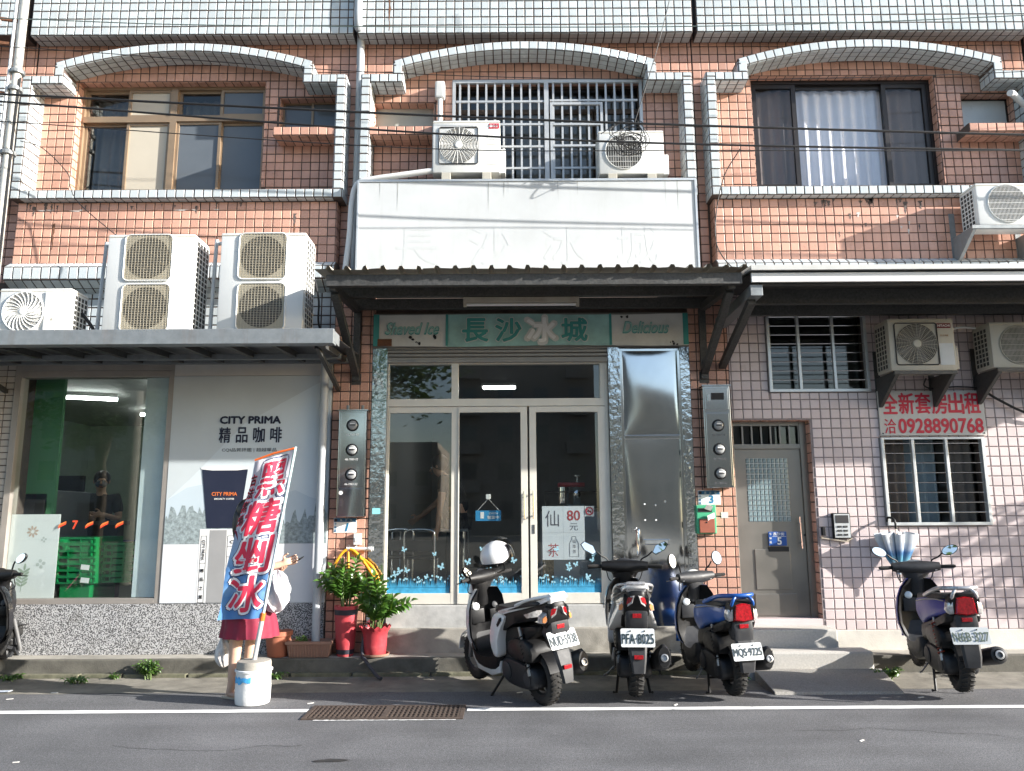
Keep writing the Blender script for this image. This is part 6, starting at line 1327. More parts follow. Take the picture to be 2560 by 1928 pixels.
s2 = scooter((.965, -1.48, 0), hd(.07, 1), R(0), 'white and black scooter PFA-8025 seen squarely from behind', 'PFA·8025', dict(style='sport', body='paint_white', trim='paint_silver', pz=.50, mz=1.13, my=.31, flare=1), lift=.045, wb=1.10, scale=.98)
s3 = scooter((1.755, -1.46, 0), hd(-.11, 1), R(-2), 'blue scooter MQS-9225 with big red tail lamp in front of the right pillar', 'MQS·9225', dict(style='round', body='paint_blue', trim='paint_blue', mshape='round', pz=.42, mz=1.11, my=.26, mrot=.1, bar=.93), lift=.04, wb=1.10, steer=.35, scale=.91)
s4 = scooter((3.56, -1.47, 0), hd(.20, 1), R(-2), 'dark blue scooter N6B-327 with grey rail parked at the pink wall', 'N6B·327', dict(style='round', body='paint_navy', trim='paint_silver', mshape='oval', spring='spring_red', muff='round', pz=.50, mz=1.12, my=.30, ink=0), lift=.06, wb=1.14, pw=.285, ph=.135, scale=.94)
s5 = scooter((-5.06, -1.0, 0), hd(.22, 1), R(-3), 'black scooter with pink edged fairing cut off at the left edge', 'MTB·520', dict(style='sport', body='paint_black', trim='paint_black', mshape='oval', mz=1.12, my=.27, edge=1), lift=.0, wb=1.0, scale=.95)
# helmet hung on the right mirror of the white scooter
HE = thing('helmet', 'white open face helmet resting on the handlebar of scooter NUD-5938', 'helmet')
hc = Vector((-.15, -.70, 1.085))
def helmet(parent, c, s=1.0, yaw=R(200)):
    mt = Matrix.Translation(c) @ Matrix.Rotation(yaw, 4, 'Z') @ Matrix.Rotation(R(-8), 4, 'Y')
    def tr(b): b.v = [tuple(mt @ (Vector(p)*s)) for p in b.v]; return b
    v = []; f = []; n = 32; m_ = 14
    for i in range(m_+1):
        ph_ = R(112)*i/m_
        for j in range(n):
            a = 2*math.pi*j/n; front = max(0, math.cos(a)); lim = 1-.42*front**1.5
            p = ph_*lim if i else 0
            v.append((.145*math.sin(p)*math.cos(a), .125*math.sin(p)*math.sin(a), .135*math.cos(p)))
    for i in range(m_):
        for j in range(n): f.append((i*n+j, (i+1)*n+j, (i+1)*n+(j+1) % n, i*n+(j+1) % n))
    b = B().add(v, f); b.add([(x*.93, y*.92, z*.93-.002) for x, y, z in v], [tuple(reversed(q)) for q in f])
    for j in range(n): b.f.append((m_*n+j, m_*n+(j+1) % n, (m_+1)*n+m_*n+(j+1) % n, (m_+1)*n+m_*n+j))
    tr(b).mk('shell', MATS['paint_white'], parent, smooth=60)
    vis = []; fv = []
    for i in range(7):
        for j in range(15):
            a = R(-62+124*j/14); p = R(46+52*i/6); vis.append((.152*math.sin(p)*math.cos(a)+.006, .132*math.sin(p)*math.sin(a), .14*math.cos(p)))
    for i in range(6):
        for j in range(14): fv.append((i*15+j, (i+1)*15+j, (i+1)*15+j+1, i*15+j+1))
    tr(B().add(vis, fv)).mk('visor', glassmat('visor_smoke', (.08, .08, .09), 0, .08), parent, smooth=60)
    tr(B().tube([(.14*math.cos(a), .128*math.sin(a), -.052-.0*a) for a in [R(70+220*q/24) for q in range(25)]], .006, 6)).mk('edge_trim', MATS['black_plastic'], parent)
    tr(B().ell((-.02, .122, .012), (.03, .004, .012), 14, 6)).mk('logo_patch', MATS['grey_plastic'], parent); tr(B().ell((-.02, .124, .012), (.026, .004, .008), 14, 6)).mk('logo_face', MATS['print_grey'], parent)
    tr(B().tube(catmull([(.02, .115, -.05), (.03, .07, -.12), (.03, -.07, -.12), (.02, -.115, -.05)], 5), .006, 6)).mk('chin_strap', MATS['black_plastic'], parent)
helmet(HE, hc, 1.05, R(20))
# ================================================================== drain grate
DG = thing('drain_grate', 'rusty brown iron drain grate set in the road edge line', 'grate')
gi = M('grate_iron', (.075, .055, .045), .75, .3, var=.4, vs=30, dirt=.6, dcol=(.13, .09, .06), bump=.5, bs=120)
gx0, gx1, gy0, gy1 = -1.545, -.37, -2.0, -1.60
B().box(gx0, gx1, gy0, gy0+.03, -.02, .010).box(gx0, gx1, gy1-.03, gy1, -.02, .010).box(gx0, gx0+.03, gy0+.03, gy1-.03, -.02, .0098).box(gx1-.03, gx1, gy0+.03, gy1-.03, -.02, .0098).box((gx0+gx1)/2-.02, (gx0+gx1)/2+.02, gy0+.03, gy1-.03, -.02, .0098).mk('frame', gi, DG)
B().box(gx0+.03, gx1-.03, gy0+.03, gy1-.03, .0015, .003).mk('pit', M('pit_black', (.012, .010, .009), .9), DG)
cb = B().box(-.007, .007, -.17, .17, .002, .0092).mesh('bar'); k = gx0+.05
while k < gx1-.04:
    link('bar', cb, gi, DG, loc=(k, (gy0+gy1)/2, 0)); k += .035
lbm = B().box(-.56, .56, -.006, .006, .002, .0086).mesh('rail')
for yy in (-1.93, -1.865, -1.80, -1.735, -1.67): link('rail', lbm, gi, DG, loc=((gx0+gx1)/2, yy, 0))
# ================================================================== banner flag in a concrete filled bucket
BK = thing('weighted_bucket', 'white paint bucket filled with concrete holding the banner pole', 'bucket', (-2.07, -1.47, 0))
rnd = random.Random(3); n = 28
prof = [(.122, 0), (.132, .006), (.136, .04), (.138, .12), (.134, .20), (.136, .245), (.146, .25), (.146, .262), (.137, .266)]
bb = B().lathe(prof, (0, 0, 0), Z_, n, True, False)
M('bucket_white', (.66, .67, .66), .6, var=.08, vs=9, dirt=.35, dcol=(.45, .44, .40), bump=.7, bs=35)
bb.mk('shell', MATS['bucket_white'], BK, smooth=50)
B().lathe([(.134, .255), (.133, .31), (.128, .325), (.05, .328), (.0, .33)], (0, 0, 0), Z_, n, False, False).mk('concrete_fill', MATS['concrete'], BK, smooth=40)
v = []; f = []
for i in range(9):
    a = R(-150+70*i/8)
    for z in (.17, .215): v.append((.1392*math.cos(a), .1392*math.sin(a), z+rnd.uniform(-.012, .012)))
for i in range(8): f.append((2*i, 2*i+2, 2*i+3, 2*i+1))
B().add(v, f).mk('blue_print', M('bucket_blue', lin(70, 160, 215), .6, var=.3, vs=25), BK)
FL = thing('banner_flag', 'tall red and blue shaved ice banner flag leaning on its pole', 'flag')
pb, pt_ = Vector((-2.075, -1.47, .30)), Vector((-1.812, -1.47, 2.03))
B().tube([pb, pb+(pt_-pb)*.2], .019, 10).mk('lower_pole', MATS['alu_silver'], FL); B().tube([pb+(pt_-pb)*.2, pt_], .013, 10).mk('pole', M('pole_mint', (.40, .52, .52), .4), FL)
B().tube([pb+(pt_-pb)*.19, pb+(pt_-pb)*.225], .021, 10).mk('clamp', M('clamp_orange', lin(235, 110, 40), .5), FL)
B().tube([(-1.82, -1.48, 2.015), (-1.99, -1.47, 1.975), (-2.15, -1.455, 1.92)], .009, 8).mk('cross_rod', MATS['clamp_orange'], FL)
def cpt(s, t, off=0.0):
    """cloth point: s from free edge (0) to pole (1), t from hem (0) to top (1)"""
    lo = Vector((-2.405, -1.45, .63))*(1-s)+Vector((-2.035, -1.485, .65))*s; hi = Vector((-2.15, -1.455, 1.905))*(1-s)+Vector((-1.825, -1.49, 1.995))*s
    p = lo*(1-t)+hi*t; free = 1-s
    p.y += .022*math.sin(5.5*s+3.2*t)*(.3+free)+.012*math.sin(17*t+4*s)*free+.010*math.sin(14*s-9*t) - off
    p.x += .014*math.sin(8*t+1.0)*free-.02*math.sin(math.pi*t)*free
    return p
ns_, nt_ = 26, 60
v = [cpt(i/ns_, j/nt_) for j in range(nt_+1) for i in range(ns_+1)]; f = [(j*(ns_+1)+i, j*(ns_+1)+i+1, (j+1)*(ns_+1)+i+1, (j+1)*(ns_+1)+i) for j in range(nt_) for i in range(ns_)]
def cloth_mat():
    m = M('flag_cloth', (.55, .56, .66), .75, var=.06, vs=8); N = m.node_tree.nodes; L = m.node_tree.links; b = N['Principled BSDF']
    tc = N.new('ShaderNodeTexCoord'); sx = N.new('ShaderNodeSeparateXYZ'); L.new(tc.outputs['Object'], sx.inputs[0])
    n_ = N.new('ShaderNodeTexNoise'); n_.inputs['Scale'].default_value = 6; n_.inputs['Detail'].default_value = 5; L.new(tc.outputs['Object'], n_.inputs['Vector'])
    ad = N.new('ShaderNodeMath'); ad.operation = 'MULTIPLY_ADD'; L.new(n_.outputs['Fac'], ad.inputs[0]); ad.inputs[1].default_value = .35; L.new(sx.outputs['Z'], ad.inputs[2])
    cr = N.new('ShaderNodeValToRGB'); e = cr.color_ramp.elements; e[0].position = .0; e[0].color = (*lin(90, 140, 195), 1); e[1].position = 1; e[1].color = (.62, .60, .66, 1)
    for p, c in ((.12, lin(85, 140, 200)), (.20, lin(120, 165, 210)), (.26, lin(85, 140, 200)), (.40, lin(150, 190, 225)), (.62, lin(205, 208, 222))): q = e.new(p); q.color = (*c, 1)
    mr = N.new('ShaderNodeMapRange'); mr.inputs[1].default_value = .75; mr.inputs[2].default_value = 2.15; L.new(ad.outputs[0], mr.inputs[0]); L.new(mr.outputs[0], cr.inputs[0]); L.new(cr.outputs[0], b.inputs['Base Color'])
    tr = N.new('ShaderNodeBsdfTranslucent'); L.new(cr.outputs[0], tr.inputs[0]); mx = N.new('ShaderNodeMixShader'); mx.inputs[0].default_value = .3; L.new(b.outputs[0], mx.inputs[1]); L.new(tr.outputs[0], mx.inputs[2]); L.new(mx.outputs[0], N['Material Output'].inputs[0])
    return m
cloth_mat(); B().add(v, f).mk('cloth', MATS['flag_cloth'], FL, smooth=70)
def flag_text(ch, s0, s1, t0, t1, mat, bold, off):
    o = text(ch, 1, 1, mat, FL, (.5, 0, .5), bold=bold)
    bm = bmesh.new(); bm.from_mesh(o.data); bmesh.ops.subdivide_edges(bm, edges=[e for e in bm.edges if e.calc_length() > .12], cuts=2); bmesh.ops.triangulate(bm, faces=bm.faces); bm.to_mesh(o.data); bm.free()
    for q in o.data.vertices: s, t = s0+(s1-s0)*q.co.x, t0+(t1-t0)*q.co.z; q.co = cpt(s, t, off)
M('flag_red', lin(215, 50, 78), .7, var=.04); M('flag_white', (.72, .72, .74), .7); M('flag_navy', lin(50, 60, 100), .7)
for k, ch in enumerate('黑糖剉冰'):
    t1 = .965-.235*k; s0, s1 = (.25, .93) if k == 0 else (.17, .95)
    flag_text(ch, s0-.02, s1+.02, t1-.222, t1+.004, MATS['flag_navy'], .085, .004); flag_text(ch, s0-.015, s1+.015, t1-.22, t1+.002, MATS['flag_white'], .07, .006); flag_text(ch, s0, s1, t1-.215, t1-.005, MATS['flag_red'], .026, .008)
for k, ch in enumerate('古法熬煮'): flag_text(ch, .0, .16, .84-.085*k, .91-.085*k, MATS['flag_red'], .05, .004); flag_text(ch, .01, .15, .845-.085*k, .905-.085*k, MATS['black_print'], .015, .006)
# ================================================================== people
def skin_mesh(verts, edges, radii, name, sub=2):
    me = bpy.data.meshes.new(name); me.from_pydata(verts, edges, []); o = bpy.data.objects.new(name, me); COL.objects.link(o)
    sk = o.modifiers.new('s', 'SKIN'); sk.use_smooth_shade = True
    sv = me.skin_vertices[0].data
    for i, r_ in enumerate(radii): sv[i].radius = (r_, r_) if not isinstance(r_, tuple) else r_
    sv[0].use_root = True
    ss = o.modifiers.new('d', 'SUBSURF'); ss.levels = sub; ss.render_levels = sub
    dg = bpy.context.evaluated_depsgraph_get(); dg.update(); out = bpy.data.meshes.new_from_object(o.evaluated_get(dg)); bpy.data.objects.remove(o); out.shade_smooth(); return out
def person(name, label, loc, rz, J, skin, mats, scale=1.0):
    """J: joint positions (facing +x, left = +y). one continuous body; clothes and hair are its parts"""
    root = thing(name, label, 'person', loc, rz); root.scale = (scale,)*3
    V, E, Rr, idx = [], [], [], {}
    def j(n_, r_): idx[n_] = len(V); V.append(J[n_]); Rr.append(r_)
    for n_, r_ in (('pelvis', (.13, .10)), ('waist', (.115, .09)), ('chest', (.14, .10)), ('neck0', .065), ('neck', .05), ('chin', .06), ('head', (.078, .09)), ('crown', .06), ('hipL', .085), ('kneeL', .055), ('ankL', .036), ('heelL', .036), ('toeL', .026), ('hipR', .085), ('kneeR', .055), ('ankR', .036), ('heelR', .036), ('toeR', .026), ('shL', .06), ('elL', .04), ('wrL', .028), ('paL', (.038, .018)), ('shR', .06), ('elR', .04), ('wrR', .028), ('paR', (.038, .018))): j(n_, r_)
    for a, b_ in (('pelvis', 'waist'), ('waist', 'chest'), ('chest', 'neck0'), ('neck0', 'neck'), ('neck', 'chin'), ('chin', 'head'), ('head', 'crown'), ('pelvis', 'hipL'), ('hipL', 'kneeL'), ('kneeL', 'ankL'), ('ankL', 'heelL'), ('heelL', 'toeL'), ('pelvis', 'hipR'), ('hipR', 'kneeR'), ('kneeR', 'ankR'), ('ankR', 'heelR'), ('heelR', 'toeR'), ('chest', 'shL'), ('shL', 'elL'), ('elL', 'wrL'), ('wrL', 'paL'), ('chest', 'shR'), ('shR', 'elR'), ('elR', 'wrR'), ('wrR', 'paR')): E.append((idx[a], idx[b_]))
    for s in 'LR':      # five fingers per hand, curled from the palm
        pa, wr = Vector(J['pa'+s]), Vector(J['wr'+s]); d = (pa-wr).normalized(); side = Vector(J.get('pn'+s, (0, 0, 1))).normalized(); side = (side-d*side.dot(d)).normalized(); pn = d.cross(side)
        for k in range(5):
            base = len(V)
            if k < 4: o_ = side*(.030-.020*k); L_ = (.066, .075, .070, .055)[k]; p0 = pa+o_*.8; p1 = pa+o_+d*.035; p2 = p1+d*L_*.5+pn*.012; p3 = p2+d*L_*.25+pn*.028
            else: p0 = wr*.45+pa*.55+side*.022; p1 = p0+side*.03+d*.012; p2 = p1+side*.012+d*.026+pn*.008; p3 = p2+d*.02+pn*.012
            V.extend([tuple(p) for p in (p1, p2, p3)]); Rr.extend([.0095, .0085, .0075]); E.extend([(idx['pa'+s], base), (base, base+1), (base+1, base+2)])
    link('body', skin_mesh([tuple(q) for q in V], E, Rr, 'body'), mats['skin'], root)
    # face
    hd_, fw = Vector(J['head']), Vector(J.get('face', (1, 0, 0))).normalized(); lf = Vector((0, 0, 1)).cross(fw)
    B().tube([hd_+fw*.085+Vector((0, 0, .015)), hd_+fw*.108-Vector((0, 0, .018)), hd_+fw*.088-Vector((0, 0, .026))], [.008, .014, .009], 8).mk('nose', mats['skin'], root, smooth=60)
    for s in (1, -1):
        B().ell(hd_+fw*.078+lf*s*.032+Vector((0, 0, .012)), (.012, .012, .008), 10, 8).mk('eye', MATS['white_print'], root); B().ell(hd_+fw*.088+lf*s*.032+Vector((0, 0, .012)), (.005, .005, .006), 8, 6).mk('iris', MATS['black_print'], root); B().ell(hd_+lf*s*.083-fw*.005, (.016, .01, .03), 10, 8).mk('ear', mats['skin'], root)
    B().ell(hd_+fw*.083-Vector((0, 0, .055)), (.008, .026, .008), 12, 6, (0, 0, math.atan2(fw.y, fw.x))).mk('mouth', M('lips', (.35, .13, .11), .5), root)
    hv = B().ell(hd_-fw*.022+Vector((0, 0, .03)), (.098, .092, .105), 20, 12)
    for s in range(len(hv.v)):
        p = Vector(hv.v[s]); q = p-hd_
        if q.dot(fw) > .05 and q.z < .05: hv.v[s] = tuple(p-fw*(q.dot(fw)-.05))
    hv.mk('hair', mats['hair'], root, smooth=70)
    # shirt: torso and sleeves grown a little larger than the body
    sw_ = mats.get('sleeve', .55); tv = [J['pelvis'], J['waist'], J['chest'], tuple(Vector(J['chest'])*.35+Vector(J['neck0'])*.65), J['shL'], tuple(Vector(J['shL'])*(1-sw_)+Vector(J['elL'])*sw_), J['shR'], tuple(Vector(J['shR'])*(1-sw_)+Vector(J['elR'])*sw_)]
    link('shirt', skin_mesh([tuple(p) for p in tv], [(0, 1), (1, 2), (2, 3), (2, 4), (4, 5), (2, 6), (6, 7)], [(.155, .125), (.14, .115), (.165, .125), .075, .08, .062, .08, .062], 'shirt'), mats['shirt'], root)
    if 'trousers' in mats:
        tv = [J['pelvis'], J['hipL'], J['kneeL'], J['ankL'], J['hipR'], J['kneeR'], J['ankR']]
        link('trousers', skin_mesh([tuple(p) for p in tv], [(0, 1), (1, 2), (2, 3), (0, 4), (4, 5), (5, 6)], [(.15, .12), .1, .07, .06, .1, .07, .06], 'trousers'), mats['trousers'], root)
    for s in 'LR':
        h_, t_ = Vector(J['heel'+s]), Vector(J['toe'+s]); d = (t_-h_).normalized(); b = B(); sd = Vector((0, 0, 1)).cross(d).normalized()
        secs = [[h_+d*a+sd*w_*c-Vector((0, 0, .028))+Vector((0, 0, z)) for c, z in ((-1, 0), (1, 0), (1, .014), (-1, .014))] for a, w_ in ((-.045, .028), (.05, .034), (.13, .042), (.17, .034))]
        b.loft(secs).mk('shoe_sole', mats['shoe'], root); B().tube([h_+d*.11+sd*.042-Vector((0, 0, .012)), h_+d*.10+Vector((0, 0, .028)), h_+d*.11-sd*.042-Vector((0, 0, .012))], .008, 6).mk('shoe_strap', mats['shoe'], root)
    return root
M('skin_fair', (.56, .36, .26), .5, var=.04); M('skin_tan', (.42, .25, .17), .5, var=.04); M('hair_black', (.012, .010, .010), .45, var=.3, vs=60); M('cloth_maroon', (.20, .012, .035), .75, var=.12, vs=14); M('cloth_black', (.014, .014, .016), .8, var=.2); M('shoe_beige', (.45, .38, .30), .6); M('cloth_grey', (.08, .08, .085), .8)
def stand(h=1.6, foot=.10, step=.0):
    k = h/1.7
    J = dict(pelvis=(0, 0, .92), waist=(0, 0, 1.08), chest=(0, 0, 1.27), neck0=(0, 0, 1.41), neck=(.005, 0, 1.46), chin=(.03, 0, 1.505), head=(.012, 0, 1.575), crown=(.0, 0, 1.635), hipL=(0, .09, .86), kneeL=(.015+step, .095, .48), ankL=(-.01+step, foot, .09), heelL=(-.035+step, foot, .04), toeL=(.15+step, foot+.02, .028), hipR=(0, -.09, .86), kneeR=(.015-step, -.095, .48), ankR=(-.01-step, -foot, .09), heelR=(-.035-step, -foot, .04), toeR=(.15-step, -foot-.02, .028), shL=(0, .18, 1.37), elL=(-.02, .23, 1.10), wrL=(.05, .24, .87), paL=(.07, .24, .80), shR=(0, -.18, 1.37), elR=(-.02, -.23, 1.10), wrR=(.05, -.24, .87), paR=(.07, -.24, .80))
    return {a: tuple(c*k for c in p) for a, p in J.items()}
# woman behind the banner, facing right, phone in hand
J = stand(1.6, .085, .03)
J.update(shR=(.02, -.16, 1.29), elR=(.14, -.15, 1.02), wrR=(.32, -.09, 1.07), paR=(.38, -.07, 1.09), elL=(.0, .20, 1.0), wrL=(.22, .10, 1.0), paL=(.28, .06, 1.02), pnR=(0, .2, 1), pnL=(0, 1, .2), face=(1, -.05, -.3))
pa_ = person('person', 'person in maroon skirt standing behind the banner, phone in hand', (-2.265, -1.20, -.012), R(-4), J, 'skin', dict(skin=MATS['skin_fair'], hair=MATS['hair_black'], shirt=MATS['cloth_maroon'], shoe=MATS['shoe_beige'], sleeve=.8))
b = B(); secs = []
for (z, r_) in ((.93, .15), (.86, .175), (.72, .20), (.58, .222), (.485, .236)):
    secs.append([(.06*min(1, (.95-z)/.3)+r_*math.cos(a)*(1+.05*math.sin(11*a)*(.95-z)*2), r_*.95*math.sin(a)*(1+.05*math.sin(11*a)*(.95-z)*2), z) for a in [2*math.pi*q/66 for q in range(66)]])
b.loft(secs, caps=False).mk('skirt', MATS['cloth_maroon'], pa_, smooth=60)
B().ell((-.07, 0, 1.40), (.06, .09, .17), 16, 10).mk('long_hair', MATS['hair_black'], pa_, smooth=60)
tag(B().obox((-1.83, -1.26, 1.085), (.135, .07, .009), (R(15), R(-25), R(-12))).mk('mobile_phone', MATS['black_plastic'], bev=.003), 'dark mobile phone held out right of the banner', 'phone')
def puff(name, c, r, mat, label, cat, seed, amp=.2, n=28, m_=20, flat=1.0):
    rnd = random.Random(seed); ph = [(rnd.uniform(2, 6), rnd.uniform(2, 6), rnd.uniform(0, 6), rnd.uniform(-1, 1)) for _ in range(9)]; b = B().ell((0, 0, 0), r, n, m_)
    for i, p in enumerate(b.v):
        a, t = math.atan2(p[1], p[0]), p[2]/r[2]; k = 1+amp*sum(w_*math.sin(u*a+v_*t+q) for u, v_, q, w_ in ((round(x[0]), x[1], x[2], x[3]) for x in ph))/3
        k += amp*.28*abs(math.sin(5*a+3.1*t+ph[0][2]))*abs(math.cos(4.3*t-2*a))-amp*.1+amp*.12*math.sin(9*a+7*t)
        b.v[i] = (c[0]+p[0]*k*(1+.25*(-t)), c[1]+p[1]*k, c[2]+p[2]*(1+.1*(k-1)))
    return tag(b.mk(name, mat, smooth=180), label, cat)
puff('tote_bag', (-1.965, -1.32, .845), (.085, .065, .165), M('bag_white', (.74, .72, .75), .7, var=.05), 'white crumpled tote bag hanging from the arm right of the banner', 'bag', 4, .8, 64, 48)
puff('shopping_bag', (-2.44, -1.12, .36), (.06, .05, .15), M('bag_thin', (.60, .57, .54), .5, var=.35, vs=16), 'thin white plastic bag hanging left of the banner', 'bag', 8, .4, 48, 36)
# cashier in the store
J = stand(1.66); J.update(elR=(.05, -.24, 1.08), wrR=(.24, -.08, 1.10), paR=(.27, .0, 1.10), elL=(.05, .24, 1.08), wrL=(.22, .12, 1.14), paL=(.24, .05, 1.14), face=(1, .25, -.1))
pc = person('person', 'cashier in black shirt and face mask inside the store window', (-4.95, 1.45, .35), R(-80), J, 'skin', dict(skin=MATS['skin_tan'], hair=MATS['hair_black'], shirt=MATS['cloth_black'], trousers=MATS['cloth_grey'], shoe=MATS['cloth_black'], sleeve=.75))
hd_ = Vector(J['head']); B().ell(hd_+Vector((.045, .012, -.035)), (.052, .068, .045), 16, 10).mk('face_mask', M('mask_blue', (.10, .12, .15), .8), pc, smooth=60)
B().tube([hd_+Vector((.088, .055, .014)), hd_+Vector((.10, .02, .0)), hd_+Vector((.10, .005, .008)), hd_+Vector((.097, -.045, .014))], .003, 5).mk('glasses', MATS['iron_dark'], pc)
# person leaning over the table in the ice shop
J = stand(1.68, .12, .05); J.update(chest=(.10, 0, 1.22), neck0=(.17, 0, 1.34), neck=(.20, 0, 1.38), chin=(.24, 0, 1.41), head=(.245, 0, 1.48), crown=(.25, 0, 1.54), shL=(.12, .18, 1.31), shR=(.12, -.18, 1.31), elR=(.30, -.26, 1.08), wrR=(.52, -.24, .90), paR=(.58, -.22, .86), elL=(.15, .24, 1.03), wrL=(.17, .26, .78), paL=(.19, .26, .71), face=(1, 0, -.4))
person('person', 'person in black reaching across the table inside the ice shop', (-.62, .95, .58), R(170), J, 'skin', dict(skin=MATS['skin_tan'], hair=MATS['hair_black'], shirt=MATS['cloth_black'], trousers=MATS['cloth_black'], shoe=MATS['cloth_black'], sleeve=.6), .97)
# ================================================================== inside the store
M('crate_green', lin(0, 118, 62), .45, var=.06); M('crate_blue', lin(20, 60, 110), .45); M('machine_grey', (.10, .105, .11), .45, var=.06); M('machine_dark', (.03, .032, .036), .4)
def crate(cx, yf, z, label, mat, group, top_h=.075, full=False, w_=.40, dep=.58):
    t = thing('folding_crate', label, 'crate', (cx, yf, z), 0, group); hw = w_/2
    b = B(); b.box(-hw, hw, 0, .02, .0, .018).box(-hw, hw, -.012, .02, top_h-.018, top_h).box(-hw, -hw+.02, .02, dep, 0, top_h).box(hw-.02, hw, .02, dep, 0, top_h).box(-hw+.02, hw-.02, dep-.02, dep, 0, top_h); b.mk('body', mat, t)
    for x in (-.17, -.065, .06, .165): B().box(x-.007, x+.007, -.008, .02, .018, top_h-.018).mk('rib', mat, t)
    B().box(-.055, .05, .004, .02, .018, .04).mk('grip_plate', mat, t); B().box(-hw+.005, -.18, .006, .02, .018, top_h-.018).mk('side_plate', mat, t); B().box(.07, .158, .0, .018, .02, top_h-.02).mk('label_plate', mat, t)
    if full: B().box(-hw+.04, hw-.05, .03, dep-.04, -.22, .0).mk('lower_body', mat, t, bev=.01)
    return t
pos = ('lowest', 'second lowest', 'third lowest', 'middle', 'third highest', 'second highest', 'topmost')
for k in range(7):
    c = crate(-4.42-.004*k, .07, .80+.064*k, pos[k] + ' green folding crate in the stack behind the store window', MATS['crate_green'], 'green crates stacked in the store', full=(k == 0))
    if k in (0, 2): B().obox((.115, -.014, .035), (.085, .002, .05), (0, .1, 0)).mk('price_tag', MATS['white_print'], c)
for k in range(6): crate(-4.06+.0*k, .20, .80+.064*k, ('lowest', 'second lowest', 'third lowest', 'third highest', 'second highest', 'topmost')[k] + ' green crate of the shaded right hand stack in the store', MATS['crate_green'], 'green crates in shade', w_=.30)
crate(-4.46, .67, 1.10, 'blue crate standing behind the green crate stack', MATS['crate_blue'], 'blue crates', .10)
for (o_, l) in (((-4.42, .3, .35, .58), 0),): tag(B().box(-4.62, -3.95, .10, .82, .35, .57).mk('crate_dolly', MATS['machine_dark'], bev=.01), 'dark low dolly under the green crates', 'dolly')
mc = thing('photocopier', 'dark grey machine behind the frosted film in the store', 'machine', (0, 0, .35)); B().box(-5.45, -4.90, .35, 1.15, 0, 1.40).mk('cabinet', MATS['machine_grey'], mc, bev=.04, smooth=50); B().box(-5.40, -4.95, .345, .35, .9, 1.3).mk('front_panel', MATS['machine_dark'], mc); B().tube(catmull([(-5.33, .33, 1.1), (-5.31, .31, 1.28), (-5.29, .33, 1.36)], 4), .012, 8).mk('handle', MATS['white_print'], mc)
mo = thing('shop_monitor', 'black monitor on the store counter beside the cashier', 'monitor', (0, 0, 0)); B().box(-5.47, -5.08, 1.28, 1.33, 1.64, 1.95).mk('screen', MATS['black_plastic'], mo, bev=.01); B().box(-5.30, -5.24, 1.3, 1.34, 1.42, 1.66).mk('stand', MATS['black_plastic'], mo); B().box(-5.43, -5.38, 1.276, 1.28, 1.88, 1.90).mk('sticker', MATS['white_print'], mo)
co = thing('shop_counter', 'dark store counter in front of the cashier', 'counter', (0, 0, .35)); B().box(-6.3, -4.60, 1.2, 1.36, 0, 1.02).mk('front', MATS['machine_dark'], co); B().box(-6.3, -4.55, 1.12, 1.40, 1.02, 1.07).mk('top', MATS['machine_grey'], co)
sf_ = thing('snack_shelf', 'dark shelf crowded with packets at the back of the store', 'shelf', (0, 0, .35))
for z in (.1, .5, .9, 1.25): B().box(-4.6, -2.9, 2.2, 2.6, z, z+.03).mk('shelf_board', MATS['machine_grey'], sf_)
B().box(-4.6, -2.9, 2.6, 2.63, 0, 1.5).mk('back_panel', MATS['machine_dark'], sf_)
rnd = random.Random(21); cols = [lin(150, 60, 40), lin(190, 150, 60), lin(60, 80, 130), lin(180, 180, 175), lin(70, 110, 70), lin(130, 40, 70)]
for i, c in enumerate(cols): M('packet%d' % i, c, .35, var=.4, vs=30)
kk = 0
for z in (.13, .53, .93, 1.28):
    x = -4.55
    while x < -3.0:
        w_ = rnd.uniform(.09, .15); b = B().loft([[(x+w_*(.5+.5*sx*s), 2.24+.02*sy*s, .35+z+h_) for sx, sy in ((-1, -1), (1, -1), (1, 1), (-1, 1))] for s, h_ in ((.9, 0), (1, .05), (1, .16), (.95, rnd.uniform(.19, .24)))])
        kk += 1; tag(b.mk('snack_packet', MATS['packet%d' % rnd.randrange(6)], smooth=40), 'small packet on the dim shelf at the back of the store', 'packet', 'snack packets on the store shelf'); x += w_+.02
# ================================================================== inside the ice shop
def chair(cx, cy, label, rz):
    t = thing('tube_chair', label, 'chair', (cx, cy, .58), rz, 'chrome chairs in the ice shop')
    B().tube(catmull([(-.16, 0, .42), (-.16, -.02, .66), (-.13, -.02, .72), (0, -.02, .735), (.13, -.02, .72), (.16, -.02, .66), (.16, 0, .42)], 4), .011, 8).mk('back_frame', MATS['chrome'], t, smooth=60)
    B().box(-.18, .18, 0, .36, .42, .45).mk('seat', MATS['black_plastic'], t, bev=.01); B().box(-.14, .14, -.01, .005, .5, .62).mk('backrest', MATS['black_plastic'], t, bev=.01)
    for sx in (-.16, .16):
        for sy in (.02, .34): B().cyl((sx, sy, 0), (sx, sy, .42), .011, 8).mk('leg', MATS['chrome'], t)
    return t
chair(-.99, .45, 'chrome tube chair in the middle of the left shop window', 0); chair(-1.24, .62, 'chrome tube chair cut by the left frame of the shop window', .3)
tb = thing('shop_table', 'dark table behind the chairs in the ice shop', 'table', (-1.0, 1.05, .58)); B().box(-.38, .5, -.3, .4, .70, .73).mk('table_top', MATS['machine_grey'], tb, bev=.005)
for sx in (-.34, .46):
    for sy in (-.26, .36): B().cyl((sx, sy, 0), (sx, sy, .7), .018, 8).mk('leg', MATS['chrome'], tb)
